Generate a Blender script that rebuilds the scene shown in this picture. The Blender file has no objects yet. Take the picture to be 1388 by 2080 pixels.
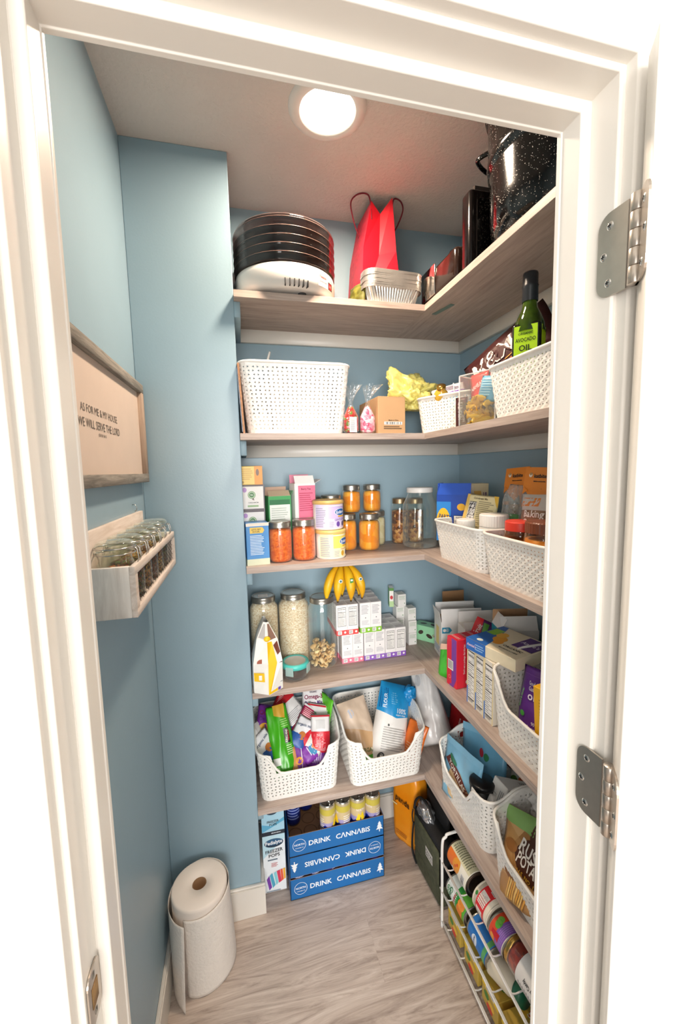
import bpy, bmesh, math, random
from mathutils import Vector, Matrix, Euler, noise
C = bpy.context.scene.collection
R = math.radians
PI = math.pi
random.seed(7)

# ------------------------------------------------------------------ camera
def rz_(a): return Matrix.Rotation(a, 4, 'Z')
cam_data = bpy.data.cameras.new('camera')
cam = bpy.data.objects.new('camera', cam_data); C.objects.link(cam)
cam_data.sensor_fit = 'VERTICAL'; cam_data.sensor_height = 36.0; cam_data.sensor_width = 36.0
cam_data.lens = 826.34 / 2080 * 36.0
cam_data.clip_start = 0.02
cam.matrix_world = (Matrix.Translation((0, 0, 1.5269)) @ Matrix.Rotation(-0.2403, 4, 'Z') @ Matrix.Rotation(-0.1046, 4, 'X')
                    @ Matrix.Rotation(0.0221, 4, 'Y') @ Matrix.Rotation(PI / 2, 4, 'X'))
bpy.context.scene.camera = cam
# ------------------------------------------------------------------ light
S_ = bpy.context.scene
S_.view_settings.view_transform = 'Standard'; S_.view_settings.look = 'None'
S_.view_settings.gamma = 1; S_.view_settings.exposure = -0.06
S_.view_settings.use_curve_mapping = False
w = bpy.data.worlds.new('world'); S_.world = w; w.use_nodes = True
w.node_tree.nodes['Background'].inputs[0].default_value = (1.0, 0.97, 0.93, 1)
w.node_tree.nodes['Background'].inputs[1].default_value = 0.42
def area(name, loc, rot, sx, sy, power, col):
    l = bpy.data.lights.new(name, 'AREA'); l.shape = 'RECTANGLE'; l.size = sx; l.size_y = sy
    l.energy = power; l.color = col
    o = bpy.data.objects.new(name, l); C.objects.link(o); o.location = loc; o.rotation_euler = rot
    return o
area('kitchen_window_light', (-0.55, -3.6, 1.80), (R(87), 0, R(-10)), 2.6, 1.5, 250, (1.0, 0.98, 0.95))
area('hall_fill_light', (-1.15, -1.9, 1.25), (R(90), 0, R(-32)), 1.1, 1.3, 34, (1.0, 0.98, 0.95))  # added fill lamp, not a window: brightens aisle-facing sides of the right shelves
area('hall_ceiling_light', (0.5, -0.9, 2.42), (0, 0, 0), 1.0, 1.0, 3, (1.0, 0.95, 0.88))
pl = bpy.data.lights.new('pantry_bulb', 'AREA'); pl.shape = 'DISK'; pl.size = 0.13; pl.energy = 16; pl.color = (1.0, 0.79, 0.60)
plo = bpy.data.objects.new('pantry_bulb', pl); C.objects.link(plo); plo.location = (0.258, 1.107, 2.418)

# ------------------------------------------------------------------ materials
def lin(c):
    c = c / 255.0
    return c / 12.92 if c <= 0.04045 else ((c + 0.055) / 1.055) ** 2.4
def hexc(h): return (lin(int(h[0:2], 16)), lin(int(h[2:4], 16)), lin(int(h[4:6], 16)), 1)
_mc = {}
def _new(key):
    m = bpy.data.materials.new('mat_' + str(len(_mc))); m.use_nodes = True
    _mc[key] = m
    nt = m.node_tree; b = nt.nodes['Principled BSDF']
    return m, nt, b
def mat(h, rough=0.45, metal=0.0, var=0.03, scale=30.0, bump=0.0, bscale=60.0, spec=0.5, coat=0.0, stretch=None, h2=None, detail=4):
    key = (h, rough, metal, var, scale, bump, bscale, spec, coat, stretch, h2)
    if key in _mc: return _mc[key]
    m, nt, b = _new(key)
    c = hexc(h)
    tc = nt.nodes.new('ShaderNodeTexCoord'); mp = nt.nodes.new('ShaderNodeMapping')
    nt.links.new(tc.outputs['Object'], mp.inputs[0])
    if stretch: mp.inputs['Scale'].default_value = stretch
    n = nt.nodes.new('ShaderNodeTexNoise'); n.inputs['Scale'].default_value = scale; n.inputs['Detail'].default_value = detail
    nt.links.new(mp.outputs[0], n.inputs['Vector'])
    r = nt.nodes.new('ShaderNodeValToRGB')
    r.color_ramp.elements[0].position = 0.3; r.color_ramp.elements[1].position = 0.7
    c2 = hexc(h2) if h2 else tuple(min(1, v * (1 + var)) for v in c[:3]) + (1,)
    c1 = c if h2 else tuple(v * (1 - var) for v in c[:3]) + (1,)
    r.color_ramp.elements[0].color = c1; r.color_ramp.elements[1].color = c2
    nt.links.new(n.outputs['Fac'], r.inputs[0]); nt.links.new(r.outputs[0], b.inputs['Base Color'])
    b.inputs['Roughness'].default_value = rough; b.inputs['Metallic'].default_value = metal
    b.inputs['Specular IOR Level'].default_value = spec; b.inputs['Coat Weight'].default_value = coat
    if bump:
        n2 = nt.nodes.new('ShaderNodeTexNoise'); n2.inputs['Scale'].default_value = bscale; n2.inputs['Detail'].default_value = 3
        nt.links.new(mp.outputs[0], n2.inputs['Vector'])
        bp = nt.nodes.new('ShaderNodeBump'); bp.inputs['Strength'].default_value = bump; bp.inputs['Distance'].default_value = 0.004
        nt.links.new(n2.outputs['Fac'], bp.inputs['Height']); nt.links.new(bp.outputs[0], b.inputs['Normal'])
    return m
def speck(cols, scale, rough=0.7, bump=0.5, dist=0.004, stretch=None, metal=0.0, feature='F1'):
    key = ('speck', tuple(cols), scale, rough, bump, stretch, metal)
    if key in _mc: return _mc[key]
    m, nt, b = _new(key)
    tc = nt.nodes.new('ShaderNodeTexCoord'); mp = nt.nodes.new('ShaderNodeMapping')
    nt.links.new(tc.outputs['Object'], mp.inputs[0])
    if stretch: mp.inputs['Scale'].default_value = stretch
    v = nt.nodes.new('ShaderNodeTexVoronoi'); v.inputs['Scale'].default_value = scale
    nt.links.new(mp.outputs[0], v.inputs['Vector'])
    sp = nt.nodes.new('ShaderNodeSeparateColor'); nt.links.new(v.outputs['Color'], sp.inputs[0])
    r = nt.nodes.new('ShaderNodeValToRGB'); r.color_ramp.interpolation = 'CONSTANT'
    els = r.color_ramp.elements
    while len(els) < len(cols): els.new(0.5)
    for i, c in enumerate(cols):
        els[i].position = i / len(cols); els[i].color = hexc(c)
    nt.links.new(sp.outputs[0], r.inputs[0]); nt.links.new(r.outputs[0], b.inputs['Base Color'])
    b.inputs['Roughness'].default_value = rough; b.inputs['Metallic'].default_value = metal
    if bump:
        bp = nt.nodes.new('ShaderNodeBump'); bp.inputs['Strength'].default_value = bump; bp.inputs['Distance'].default_value = dist * 0.3
        bp.invert = True
        nt.links.new(v.outputs['Distance'], bp.inputs['Height']); nt.links.new(bp.outputs[0], b.inputs['Normal'])
    return m
def enamel():                                                       # black enamel with white speckles
    m, nt, b = _new('enamel')
    tc = nt.nodes.new('ShaderNodeTexCoord')
    v = nt.nodes.new('ShaderNodeTexVoronoi'); v.inputs['Scale'].default_value = 330
    nt.links.new(tc.outputs['Object'], v.inputs['Vector'])
    sp = nt.nodes.new('ShaderNodeSeparateColor'); nt.links.new(v.outputs['Color'], sp.inputs[0])
    a = nt.nodes.new('ShaderNodeMath'); a.operation = 'MULTIPLY'; nt.links.new(sp.outputs[0], a.inputs[0]); a.inputs[1].default_value = 0.30
    l = nt.nodes.new('ShaderNodeMath'); l.operation = 'LESS_THAN'; nt.links.new(v.outputs['Distance'], l.inputs[0]); nt.links.new(a.outputs[0], l.inputs[1])
    g = nt.nodes.new('ShaderNodeMath'); g.operation = 'GREATER_THAN'; nt.links.new(sp.outputs[1], g.inputs[0]); g.inputs[1].default_value = 0.42
    mm = nt.nodes.new('ShaderNodeMath'); mm.operation = 'MULTIPLY'; nt.links.new(l.outputs[0], mm.inputs[0]); nt.links.new(g.outputs[0], mm.inputs[1])
    mx = nt.nodes.new('ShaderNodeMix'); mx.data_type = 'RGBA'
    mx.inputs[6].default_value = hexc('0B0A0A'); mx.inputs[7].default_value = hexc('D8D4CC')
    nt.links.new(mm.outputs[0], mx.inputs[0]); nt.links.new(mx.outputs[2], b.inputs['Base Color'])
    b.inputs['Roughness'].default_value = 0.12
    return m
def film(tint='FFFFFF', gloss=0.25, rough=0.05, edge=0.35, bump=0.0, bscale=40, haze=0.0):
    """thin clear glass or plastic: transparent with a glossy coat, denser at grazing angles"""
    key = ('film', tint, gloss, rough, edge, bump, bscale, haze)
    if key in _mc: return _mc[key]
    m, nt, b = _new(key); nt.nodes.remove(b)
    out = nt.nodes['Material Output']
    tr = nt.nodes.new('ShaderNodeBsdfTransparent'); tr.inputs[0].default_value = hexc(tint)
    gl = nt.nodes.new('ShaderNodeBsdfGlossy'); gl.inputs['Roughness'].default_value = rough; gl.inputs[0].default_value = (1, 1, 1, 1)
    fr = nt.nodes.new('ShaderNodeLayerWeight'); fr.inputs[0].default_value = 0.5
    pw = nt.nodes.new('ShaderNodeMath'); pw.operation = 'POWER'; pw.inputs[1].default_value = 4.0; nt.links.new(fr.outputs['Facing'], pw.inputs[0])
    ad = nt.nodes.new('ShaderNodeMath'); ad.operation = 'MULTIPLY_ADD'; ad.inputs[1].default_value = 0.95; ad.inputs[2].default_value = 0.03 + gloss * 0.03
    ad.use_clamp = True
    nt.links.new(pw.outputs[0], ad.inputs[0])
    mx = nt.nodes.new('ShaderNodeMixShader')
    nt.links.new(ad.outputs[0], mx.inputs[0]); nt.links.new(tr.outputs[0], mx.inputs[1]); nt.links.new(gl.outputs[0], mx.inputs[2])
    df = nt.nodes.new('ShaderNodeBsdfDiffuse'); df.inputs[0].default_value = hexc(tint)
    lw = nt.nodes.new('ShaderNodeLayerWeight'); lw.inputs[0].default_value = 0.25
    e2 = nt.nodes.new('ShaderNodeMath'); e2.operation = 'MULTIPLY_ADD'; e2.inputs[1].default_value = edge * 0.75; e2.inputs[2].default_value = haze; e2.use_clamp = True
    nt.links.new(lw.outputs['Facing'], e2.inputs[0])
    m2 = nt.nodes.new('ShaderNodeMixShader'); nt.links.new(e2.outputs[0], m2.inputs[0])
    nt.links.new(mx.outputs[0], m2.inputs[1]); nt.links.new(df.outputs[0], m2.inputs[2])
    nt.links.new(m2.outputs[0], out.inputs[0])
    if bump:
        n2 = nt.nodes.new('ShaderNodeTexNoise'); n2.inputs['Scale'].default_value = bscale
        tc = nt.nodes.new('ShaderNodeTexCoord'); nt.links.new(tc.outputs['Object'], n2.inputs['Vector'])
        bp = nt.nodes.new('ShaderNodeBump'); bp.inputs['Strength'].default_value = bump; bp.inputs['Distance'].default_value = 0.01
        nt.links.new(n2.outputs['Fac'], bp.inputs['Height'])
        for q in (gl, fr, lw): nt.links.new(bp.outputs[0], q.inputs['Normal'])
    return m
def emis(h, s):
    key = ('e', h, s)
    if key in _mc: return _mc[key]
    m, nt, b = _new(key)
    b.inputs['Emission Color'].default_value = hexc(h); b.inputs['Emission Strength'].default_value = s
    b.inputs['Base Color'].default_value = hexc(h)
    return m
def wood(h1, h2, scale=6, stretch=(1, 12, 12), rough=0.55, bump=0.08, h3=None):
    key = ('w', h1, h2, scale, stretch, rough)
    if key in _mc: return _mc[key]
    m, nt, b = _new(key)
    tc = nt.nodes.new('ShaderNodeTexCoord'); mp = nt.nodes.new('ShaderNodeMapping'); mp.inputs['Scale'].default_value = stretch
    nt.links.new(tc.outputs['Object'], mp.inputs[0])
    n = nt.nodes.new('ShaderNodeTexNoise'); n.inputs['Scale'].default_value = scale; n.inputs['Detail'].default_value = 8
    n.inputs['Roughness'].default_value = 0.65; n.inputs['Distortion'].default_value = 0.6
    nt.links.new(mp.outputs[0], n.inputs['Vector'])
    r = nt.nodes.new('ShaderNodeValToRGB'); r.color_ramp.elements[0].position = 0.35; r.color_ramp.elements[1].position = 0.66
    r.color_ramp.elements[0].color = hexc(h1); r.color_ramp.elements[1].color = hexc(h2)
    nt.links.new(n.outputs['Fac'], r.inputs[0]); nt.links.new(r.outputs[0], b.inputs['Base Color'])
    b.inputs['Roughness'].default_value = rough
    bp = nt.nodes.new('ShaderNodeBump'); bp.inputs['Strength'].default_value = bump; bp.inputs['Distance'].default_value = 0.003
    nt.links.new(n.outputs['Fac'], bp.inputs['Height']); nt.links.new(bp.outputs[0], b.inputs['Normal'])
    return m

# ------------------------------------------------------------------ mesh builder
_tx = {}
def text_mesh(s, bold):
    k = (s, bold)
    if k not in _tx:
        c = bpy.data.curves.new('t', 'FONT'); c.body = s; c.size = 1; c.resolution_u = 2; c.offset = 0.018 if bold else 0.0
        o = bpy.data.objects.new('t', c); me = o.to_mesh()
        vs = [(v.co.x, v.co.y) for v in me.vertices]; fs = [tuple(p.vertices) for p in me.polygons]
        o.to_mesh_clear(); bpy.data.objects.remove(o); bpy.data.curves.remove(c)
        if vs:
            x0 = min(v[0] for v in vs); x1 = max(v[0] for v in vs); y0 = min(v[1] for v in vs); y1 = max(v[1] for v in vs)
        else: x0 = y0 = 0; x1 = y1 = 1
        _tx[k] = ([(a - (x0 + x1) / 2, b - (y0 + y1) / 2) for a, b in vs], fs, x1 - x0, y1 - y0)
    return _tx[k]
class Face:
    """flat face: origin o, unit axes au (right) and av (up), outward normal n, size W x H metres"""
    def __init__(s, o, au, av, W, H):
        s.o = Vector(o); s.au = Vector(au).normalized(); s.av = Vector(av).normalized(); s.n = s.au.cross(s.av); s.W = W; s.H = H; s.curved = False
    def __call__(s, a, b, off=0): return s.o + s.au * a + s.av * b + s.n * off
class Cyl:
    """upright cylinder wall; a=0..W goes round, the middle of W faces -Y"""
    def __init__(s, r, z0, z1): s.r = r; s.z0 = z0; s.W = 2 * PI * r; s.H = z1 - z0; s.curved = True
    def __call__(s, a, b, off=0):
        t = (a - s.W / 2) / s.r - PI / 2; r = s.r + off
        return Vector((r * math.cos(t), r * math.sin(t), s.z0 + b))
class MB:
    def __init__(s): s.v = []; s.f = []; s.mi = []; s.sm = []; s.mats = []; s.k = 0; s.M = None
    def m(s, mt):
        if mt not in s.mats: s.mats.append(mt)
        return s.mats.index(mt)
    def add(s, vs, fs, mt, smooth=False):
        b = len(s.v)
        s.v += [tuple(s.M @ Vector(v)) if s.M else tuple(v) for v in vs]
        i = s.m(mt)
        for f in fs: s.f.append(tuple(b + q for q in f)); s.mi.append(i); s.sm.append(smooth)
    def box(s, x0, y0, z0, x1, y1, z1, mt, r=0, seg=2, smooth=True):
        if r <= 0:
            vs = [(x0, y0, z0), (x1, y0, z0), (x1, y1, z0), (x0, y1, z0), (x0, y0, z1), (x1, y0, z1), (x1, y1, z1), (x0, y1, z1)]
            s.add(vs, [(0, 3, 2, 1), (4, 5, 6, 7), (0, 1, 5, 4), (1, 2, 6, 5), (2, 3, 7, 6), (3, 0, 4, 7)], mt); return
        bm = bmesh.new(); bmesh.ops.create_cube(bm, size=1)
        for v in bm.verts: v.co = Vector(((x0 + x1) / 2 + v.co.x * (x1 - x0), (y0 + y1) / 2 + v.co.y * (y1 - y0), (z0 + z1) / 2 + v.co.z * (z1 - z0)))
        bmesh.ops.bevel(bm, geom=bm.edges[:], offset=r, segments=seg, affect='EDGES', profile=0.5)
        bm.verts.index_update()
        s.add([v.co for v in bm.verts], [tuple(v.index for v in f.verts) for f in bm.faces], mt, smooth); bm.free()
    def prism(s, pts, z0, z1, mt, smooth=False):
        n = len(pts)
        s.add([(x, y, z0) for x, y in pts] + [(x, y, z1) for x, y in pts],
              [tuple(range(n - 1, -1, -1)), tuple(range(n, 2 * n))] + [(i, (i + 1) % n, n + (i + 1) % n, n + i) for i in range(n)], mt, smooth)
    def lathe(s, prof, mt, seg=32, smooth=True, squash=1.0):
        n = len(prof); vs = []
        for r, z in prof:
            for i in range(seg):
                a = 2 * PI * i / seg; vs.append((r * math.cos(a), r * squash * math.sin(a), z))
        fs = [(j * seg + i, j * seg + (i + 1) % seg, (j + 1) * seg + (i + 1) % seg, (j + 1) * seg + i) for j in range(n - 1) for i in range(seg)]
        s.add(vs, fs, mt, smooth)
    def tube(s, pts, r, mt, seg=8, closed=False, caps=True, flat=1.0):
        pts = [Vector(p) for p in pts]; n = len(pts); vs = []
        rr = r if isinstance(r, (list, tuple)) else [r] * n
        up = None
        for i, p in enumerate(pts):
            t = (pts[(i + 1) % n] - pts[i - 1]) if closed else (pts[min(i + 1, n - 1)] - pts[max(i - 1, 0)])
            t.normalize()
            if up is None: up = t.orthogonal().normalized()
            up = (up - t * up.dot(t)); up = up.normalized() if up.length > 1e-6 else t.orthogonal().normalized()
            sd = t.cross(up)
            for k in range(seg):
                a = 2 * PI * k / seg; vs.append(p + up * math.cos(a) * rr[i] + sd * math.sin(a) * rr[i] * flat)
        m_ = n if closed else n - 1
        fs = [(i * seg + k, i * seg + (k + 1) % seg, ((i + 1) % n) * seg + (k + 1) % seg, ((i + 1) % n) * seg + k) for i in range(m_) for k in range(seg)]
        if not closed and caps: fs += [tuple(range(seg - 1, -1, -1)), tuple(range((n - 1) * seg, n * seg))]
        s.add(vs, fs, mt, True)
    def grid(s, S, nu, nv, mt, u0=0, v0=0, u1=1, v1=1, off=0, smooth=True):
        vs = [S((u0 + (u1 - u0) * i / nu) * S.W, (v0 + (v1 - v0) * j / nv) * S.H, off) for j in range(nv + 1) for i in range(nu + 1)]
        fs = [(j * (nu + 1) + i, j * (nu + 1) + i + 1, (j + 1) * (nu + 1) + i + 1, (j + 1) * (nu + 1) + i) for j in range(nv) for i in range(nu)]
        s.add(vs, fs, mt, smooth)
    # ---- printed artwork, laid on the surface S
    def o_(s): s.k += 1; return 0.0003 + 0.00006 * s.k
    def d(s, S, u0, v0, u1, v1, mt):
        c = getattr(S, 'curved', False)
        nu = max(1, int(abs(u1 - u0) * S.W / 0.006)) if c else 1
        nv = max(1, int(abs(v1 - v0) * S.H / 0.008)) if c and not isinstance(S, Cyl) else 1
        s.grid(S, nu, nv, mt, u0, v0, u1, v1, s.o_() + (0.0010 if c and not isinstance(S, Cyl) else 0), smooth=c)
    def t(s, S, txt, u, v, h, mt, rot=0, wmax=None, bold=True, sx=1.0):
        vs, fs, W, H = text_mesh(txt, bold)
        k = h / 0.7
        kx = k * sx
        if wmax and W * kx > wmax: kx = wmax / W
        ca, sa = math.cos(R(rot)), math.sin(R(rot)); off = s.o_() + (0.0022 if getattr(S, 'curved', False) and not isinstance(S, Cyl) else 0.0002)
        s.add([S(u * S.W + x * kx * ca - y * k * sa, v * S.H + x * kx * sa + y * k * ca, off) for x, y in vs], fs, mt)
    def rows(s, S, u0, v0, u1, v1, n, mt, rot=0):
        for i in range(n):
            y = v1 - (i + 0.5) * (v1 - v0) / n; hh = (v1 - v0) / n * 0.22
            s.d(S, u0, y - hh, u0 + (u1 - u0) * random.uniform(0.7, 1), y + hh, mt); s.k -= 1
        s.k += 1
    def e(s, S, u, v, ru, rv, mt, seg=20, rot=0):
        ca, sa = math.cos(R(rot)), math.sin(R(rot)); pts = []
        for i in range(seg):
            a = 2 * PI * i / seg; x = ru * math.cos(a); y = rv * math.sin(a)
            pts.append(((u * S.W + x * ca - y * sa) / S.W, (v * S.H + x * sa + y * ca) / S.H))
        s.g(S, pts, mt)
    def g(s, S, pts, mt):
        """filled shape laid on the surface; on a curved surface it is cut into small cells that follow the curve"""
        off = s.o_()
        if not getattr(S, 'curved', False):
            s.add([S(u * S.W, v * S.H, off) for u, v in pts], [tuple(range(len(pts)))], mt); return
        if not isinstance(S, Cyl): off += 0.0012
        u0, u1 = min(p[0] for p in pts), max(p[0] for p in pts); v0, v1 = min(p[1] for p in pts), max(p[1] for p in pts)
        nu = min(24, max(2, int((u1 - u0) * S.W / 0.006))); nv = min(24, max(2, int((v1 - v0) * S.H / 0.007)))
        def cut(poly, ax, val, keep):
            out = []
            for i in range(len(poly)):
                p, q = poly[i - 1], poly[i]; ip = (p[ax] - val) * keep >= 0; iq = (q[ax] - val) * keep >= 0
                if ip != iq:
                    t = (val - p[ax]) / (q[ax] - p[ax]); out.append((p[0] + (q[0] - p[0]) * t, p[1] + (q[1] - p[1]) * t))
                if iq: out.append(q)
            return out
        for i in range(nu):
            a0, a1 = u0 + (u1 - u0) * i / nu, u0 + (u1 - u0) * (i + 1) / nu
            col = cut(cut(list(pts), 0, a0, 1), 0, a1, -1) if True else None
            if len(col) < 3: continue
            for j in range(nv):
                b0, b1 = v0 + (v1 - v0) * j / nv, v0 + (v1 - v0) * (j + 1) / nv
                c = cut(cut(col, 1, b0, 1), 1, b1, -1)
                if len(c) >= 3: s.add([S(p[0] * S.W, p[1] * S.H, off) for p in c], [tuple(range(len(c)))], mt, True)
    def nutr(s, S, u0, v0, u1, v1):
        s.d(S, u0, v0, u1, v1, INK); a = 0.03 * (u1 - u0); b = 0.02 * (v1 - v0)
        s.d(S, u0 + a, v0 + b, u1 - a, v1 - b, WH)
        s.t(S, 'Nutrition Facts', (u0 + u1) / 2, v1 - 0.09 * (v1 - v0), 0.055 * (v1 - v0) * S.H, INK, wmax=(u1 - u0) * S.W * 0.86)
        n = 9
        for i in range(n):
            y = v0 + (v1 - v0) * (0.06 + 0.76 * i / n); hh = 0.02 if i in (5, 8) else 0.008
            s.d(S, u0 + 2 * a, y, u1 - 2 * a, y + hh * (v1 - v0), INK); s.k -= 1
            s.d(S, u0 + 2 * a, y + 0.035 * (v1 - v0), u0 + (u1 - u0) * random.uniform(0.5, 0.8), y + 0.05 * (v1 - v0), GREY); s.k -= 1
    def bar(s, S, u0, v0, u1, v1):
        s.d(S, u0, v0, u1, v1, WH); n = 18; rnd = random.Random(3)
        for i in range(n):
            x = u0 + (u1 - u0) * (0.06 + 0.88 * i / n); s.d(S, x, v0 + 0.1 * (v1 - v0), x + (u1 - u0) * rnd.choice((0.012, 0.02, 0.033)), v1 - 0.08 * (v1 - v0), INK); s.k -= 1
    def art(s, F, lst):
        for q in lst:
            k = q[0]; S = F[q[1]]
            if k == 'd': s.d(S, *q[2:6], pr(q[6]))
            elif k == 't': s.t(S, q[2], q[3], q[4], q[5], pr(q[6]), *(q[7:8] or (0,)), **({'wmax': q[8]} if len(q) > 8 else {}))
            elif k == 'r': s.rows(S, *q[2:7], pr(q[7]))
            elif k == 'n': s.nutr(S, *q[2:6])
            elif k == 'b': s.bar(S, *q[2:6])
            elif k == 'e': s.e(S, *q[2:6], pr(q[6]), rot=q[7] if len(q) > 7 else 0)
            elif k == 'g': s.g(S, q[2], pr(q[3]))
    def build(s, name, parent=None, loc=None, rot=None, label=None, cat=None, group=None, kind=None, bevel=0, solid=0, merge=False, sub=0):
        me = bpy.data.meshes.new(name); me.from_pydata(s.v, [], s.f)
        for m_ in s.mats: me.materials.append(m_)
        me.polygons.foreach_set('material_index', s.mi); me.polygons.foreach_set('use_smooth', s.sm)
        me.update()
        if merge:
            bm = bmesh.new(); bm.from_mesh(me); bmesh.ops.remove_doubles(bm, verts=bm.verts, dist=1e-5); bm.to_mesh(me); bm.free()
        o = bpy.data.objects.new(name, me); C.objects.link(o)
        if parent: o.parent = parent
        if loc is not None: o.location = loc
        if rot is not None: o.rotation_euler = rot if isinstance(rot, (tuple, list, Euler)) else (0, 0, rot)
        tag(o, label, cat, group, kind)
        if solid:
            q = o.modifiers.new('solid', 'SOLIDIFY'); q.thickness = solid; q.offset = 0
        if bevel:
            q = o.modifiers.new('bevel', 'BEVEL'); q.width = bevel; q.segments = 2; q.limit_method = 'ANGLE'
        if sub:
            q = o.modifiers.new('sub', 'SUBSURF'); q.levels = sub; q.render_levels = sub
        return o
def tag(o, label=None, cat=None, group=None, kind=None):
    for k, v in (('label', label), ('category', cat), ('group', group), ('kind', kind)):
        if v: o[k] = v
    return o
def emp(name, label, cat, loc=(0, 0, 0), rot=(0, 0, 0), group=None):
    o = bpy.data.objects.new(name, None); C.objects.link(o); o.empty_display_size = 0.02
    o.location = loc; o.rotation_euler = rot if isinstance(rot, (tuple, list)) else (0, 0, rot)
    return tag(o, label, cat, group)
def dup(root, loc, rot=None, label=None, scale=None):
    def cp(o, par):
        c = o.copy(); C.objects.link(c)
        if par: c.parent = par
        for ch in list(o.children): cp(ch, c)
        return c
    r = cp(root, None); r.location = loc
    if rot is not None: r.rotation_euler = rot if isinstance(rot, (tuple, list)) else (0, 0, rot)
    if label: r['label'] = label
    if scale: r.scale = scale
    return r
def struct(name, mb, **k): return mb.build(name, kind='structure', **k)
def pr(h, rough=0.4): return h if not isinstance(h, str) else mat(h, rough, var=0.02, scale=60)
INK = mat('1B1B1E', 0.5); GREY = mat('8A8A8C', 0.5); WH = mat('F1EFEC', 0.45)
def faces(w, d, h):
    return {'F': Face((-w / 2, -d / 2, 0), (1, 0, 0), (0, 0, 1), w, h), 'B': Face((w / 2, d / 2, 0), (-1, 0, 0), (0, 0, 1), w, h),
            'R': Face((w / 2, -d / 2, 0), (0, 1, 0), (0, 0, 1), d, h), 'L': Face((-w / 2, d / 2, 0), (0, -1, 0), (0, 0, 1), d, h),
            'T': Face((-w / 2, -d / 2, h), (1, 0, 0), (0, 1, 0), w, d)}
def carton(name, label, cat, loc, rot, dims, base, art=(), group=None, flaps=(), open_top=False, inner='B79B7C', parent=None):
    """printed box; flaps: (side, length, angle from upright, colour)"""
    w, d, h = dims; b = MB(); m_ = pr(base)
    if open_top:
        t = 0.0012; kb = pr(inner, 0.8)
        b.box(-w / 2, -d / 2, 0, w / 2, -d / 2 + t, h, m_); b.box(-w / 2, d / 2 - t, 0, w / 2, d / 2, h, m_)
        b.box(-w / 2, -d / 2 + t, 0, -w / 2 + t, d / 2 - t, h, m_); b.box(w / 2 - t, -d / 2 + t, 0, w / 2, d / 2 - t, h, m_)
        b.box(-w / 2, -d / 2, 0, w / 2, d / 2, t, m_)
        e_ = 0.0003
        for S in (Face((w / 2 - t, -d / 2 + t + e_, 0.002), (-1, 0, 0), (0, 0, 1), w - 2 * t, h - 0.002), Face((-w / 2 + t, d / 2 - t - e_, 0.002), (1, 0, 0), (0, 0, 1), w - 2 * t, h - 0.002),
                  Face((-w / 2 + t + e_, -d / 2 + t, 0.002), (0, 1, 0), (0, 0, 1), d - 2 * t, h - 0.002), Face((w / 2 - t - e_, d / 2 - t, 0.002), (0, -1, 0), (0, 0, 1), d - 2 * t, h - 0.002)):
            b.grid(S, 1, 1, kb)
    else: b.box(-w / 2, -d / 2, 0, w / 2, d / 2, h, m_, r=0.0012, seg=1, smooth=False)
    b.art(faces(w, d, h), art)
    if parent is None and not flaps: return b.build(name, loc=loc, rot=rot, label=label, cat=cat, group=group)
    root = emp(name, label, cat, loc, rot, group) if parent is None else parent
    b.build('box_body', parent=root)
    for side, ln, ang, col in flaps:
        f = MB(); W = w if side in 'FB' else d
        f.box(-W / 2 + 0.002, -0.0006, 0, W / 2 - 0.002, 0.0006, ln, pr(col))
        o = f.build('flap', parent=root)
        z = {'F': (0, -d / 2, 0), 'B': (0, d / 2, PI), 'R': (w / 2, 0, PI / 2), 'L': (-w / 2, 0, -PI / 2)}[side]
        o.location = (z[0], z[1], h - 0.0005); o.rotation_euler = (R(ang), 0, z[2])
    return root
class Pillow:
    """one side of a soft bag, W x H, fullest near the middle; side=-1 front, +1 back"""
    def __init__(s, W, H, T, side, seed, wr=0.004, low=0.45, taper=0.0, pinch=0.5):
        s.W = W; s.H = H; s.T = T; s.side = side; s.seed = seed; s.wr = wr; s.low = low; s.taper = taper; s.curved = True; s.pinch = pinch
    def __call__(s, a, b, off=0):
        u = min(1, max(0, a / s.W)) * 2 - 1; v = min(1, max(0, b / s.H))
        pu = max(0, 1 - abs(u) ** 2.6) ** 0.6
        pv = min(1, v / 0.10) ** 0.6 if v < 0.10 else (1.0 if v < s.low else max(0.0, 1 - ((v - s.low) / (1 - s.low)) ** 2) ** 0.8)
        t = s.T / 2 * pu * pv
        nz = noise.noise(Vector((u * 2.3 + s.seed, v * 3.7, s.seed * 1.7 + s.side))) + 0.5 * noise.noise(Vector((u * 6 + s.seed, v * 9, s.side * 3.1)))
        nz2 = noise.noise(Vector((u * 1.5, v * 2.0, s.seed * 3.3)))
        edge = min(1, (1 - abs(u)) * 5) * min(1, v * 12 + 0.0) * min(1, (1 - v) * 8)
        x = u * s.W / 2 * (1 - s.taper * v) * (1 - 0.06 * pv * pu) + 0.004 * nz2 * s.W / 0.1 * v
        y = s.side * (t + s.wr * nz * edge + off) + s.wr * 1.4 * nz2 * v
        return Vector((x, y, v * s.H + 0.0))
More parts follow.
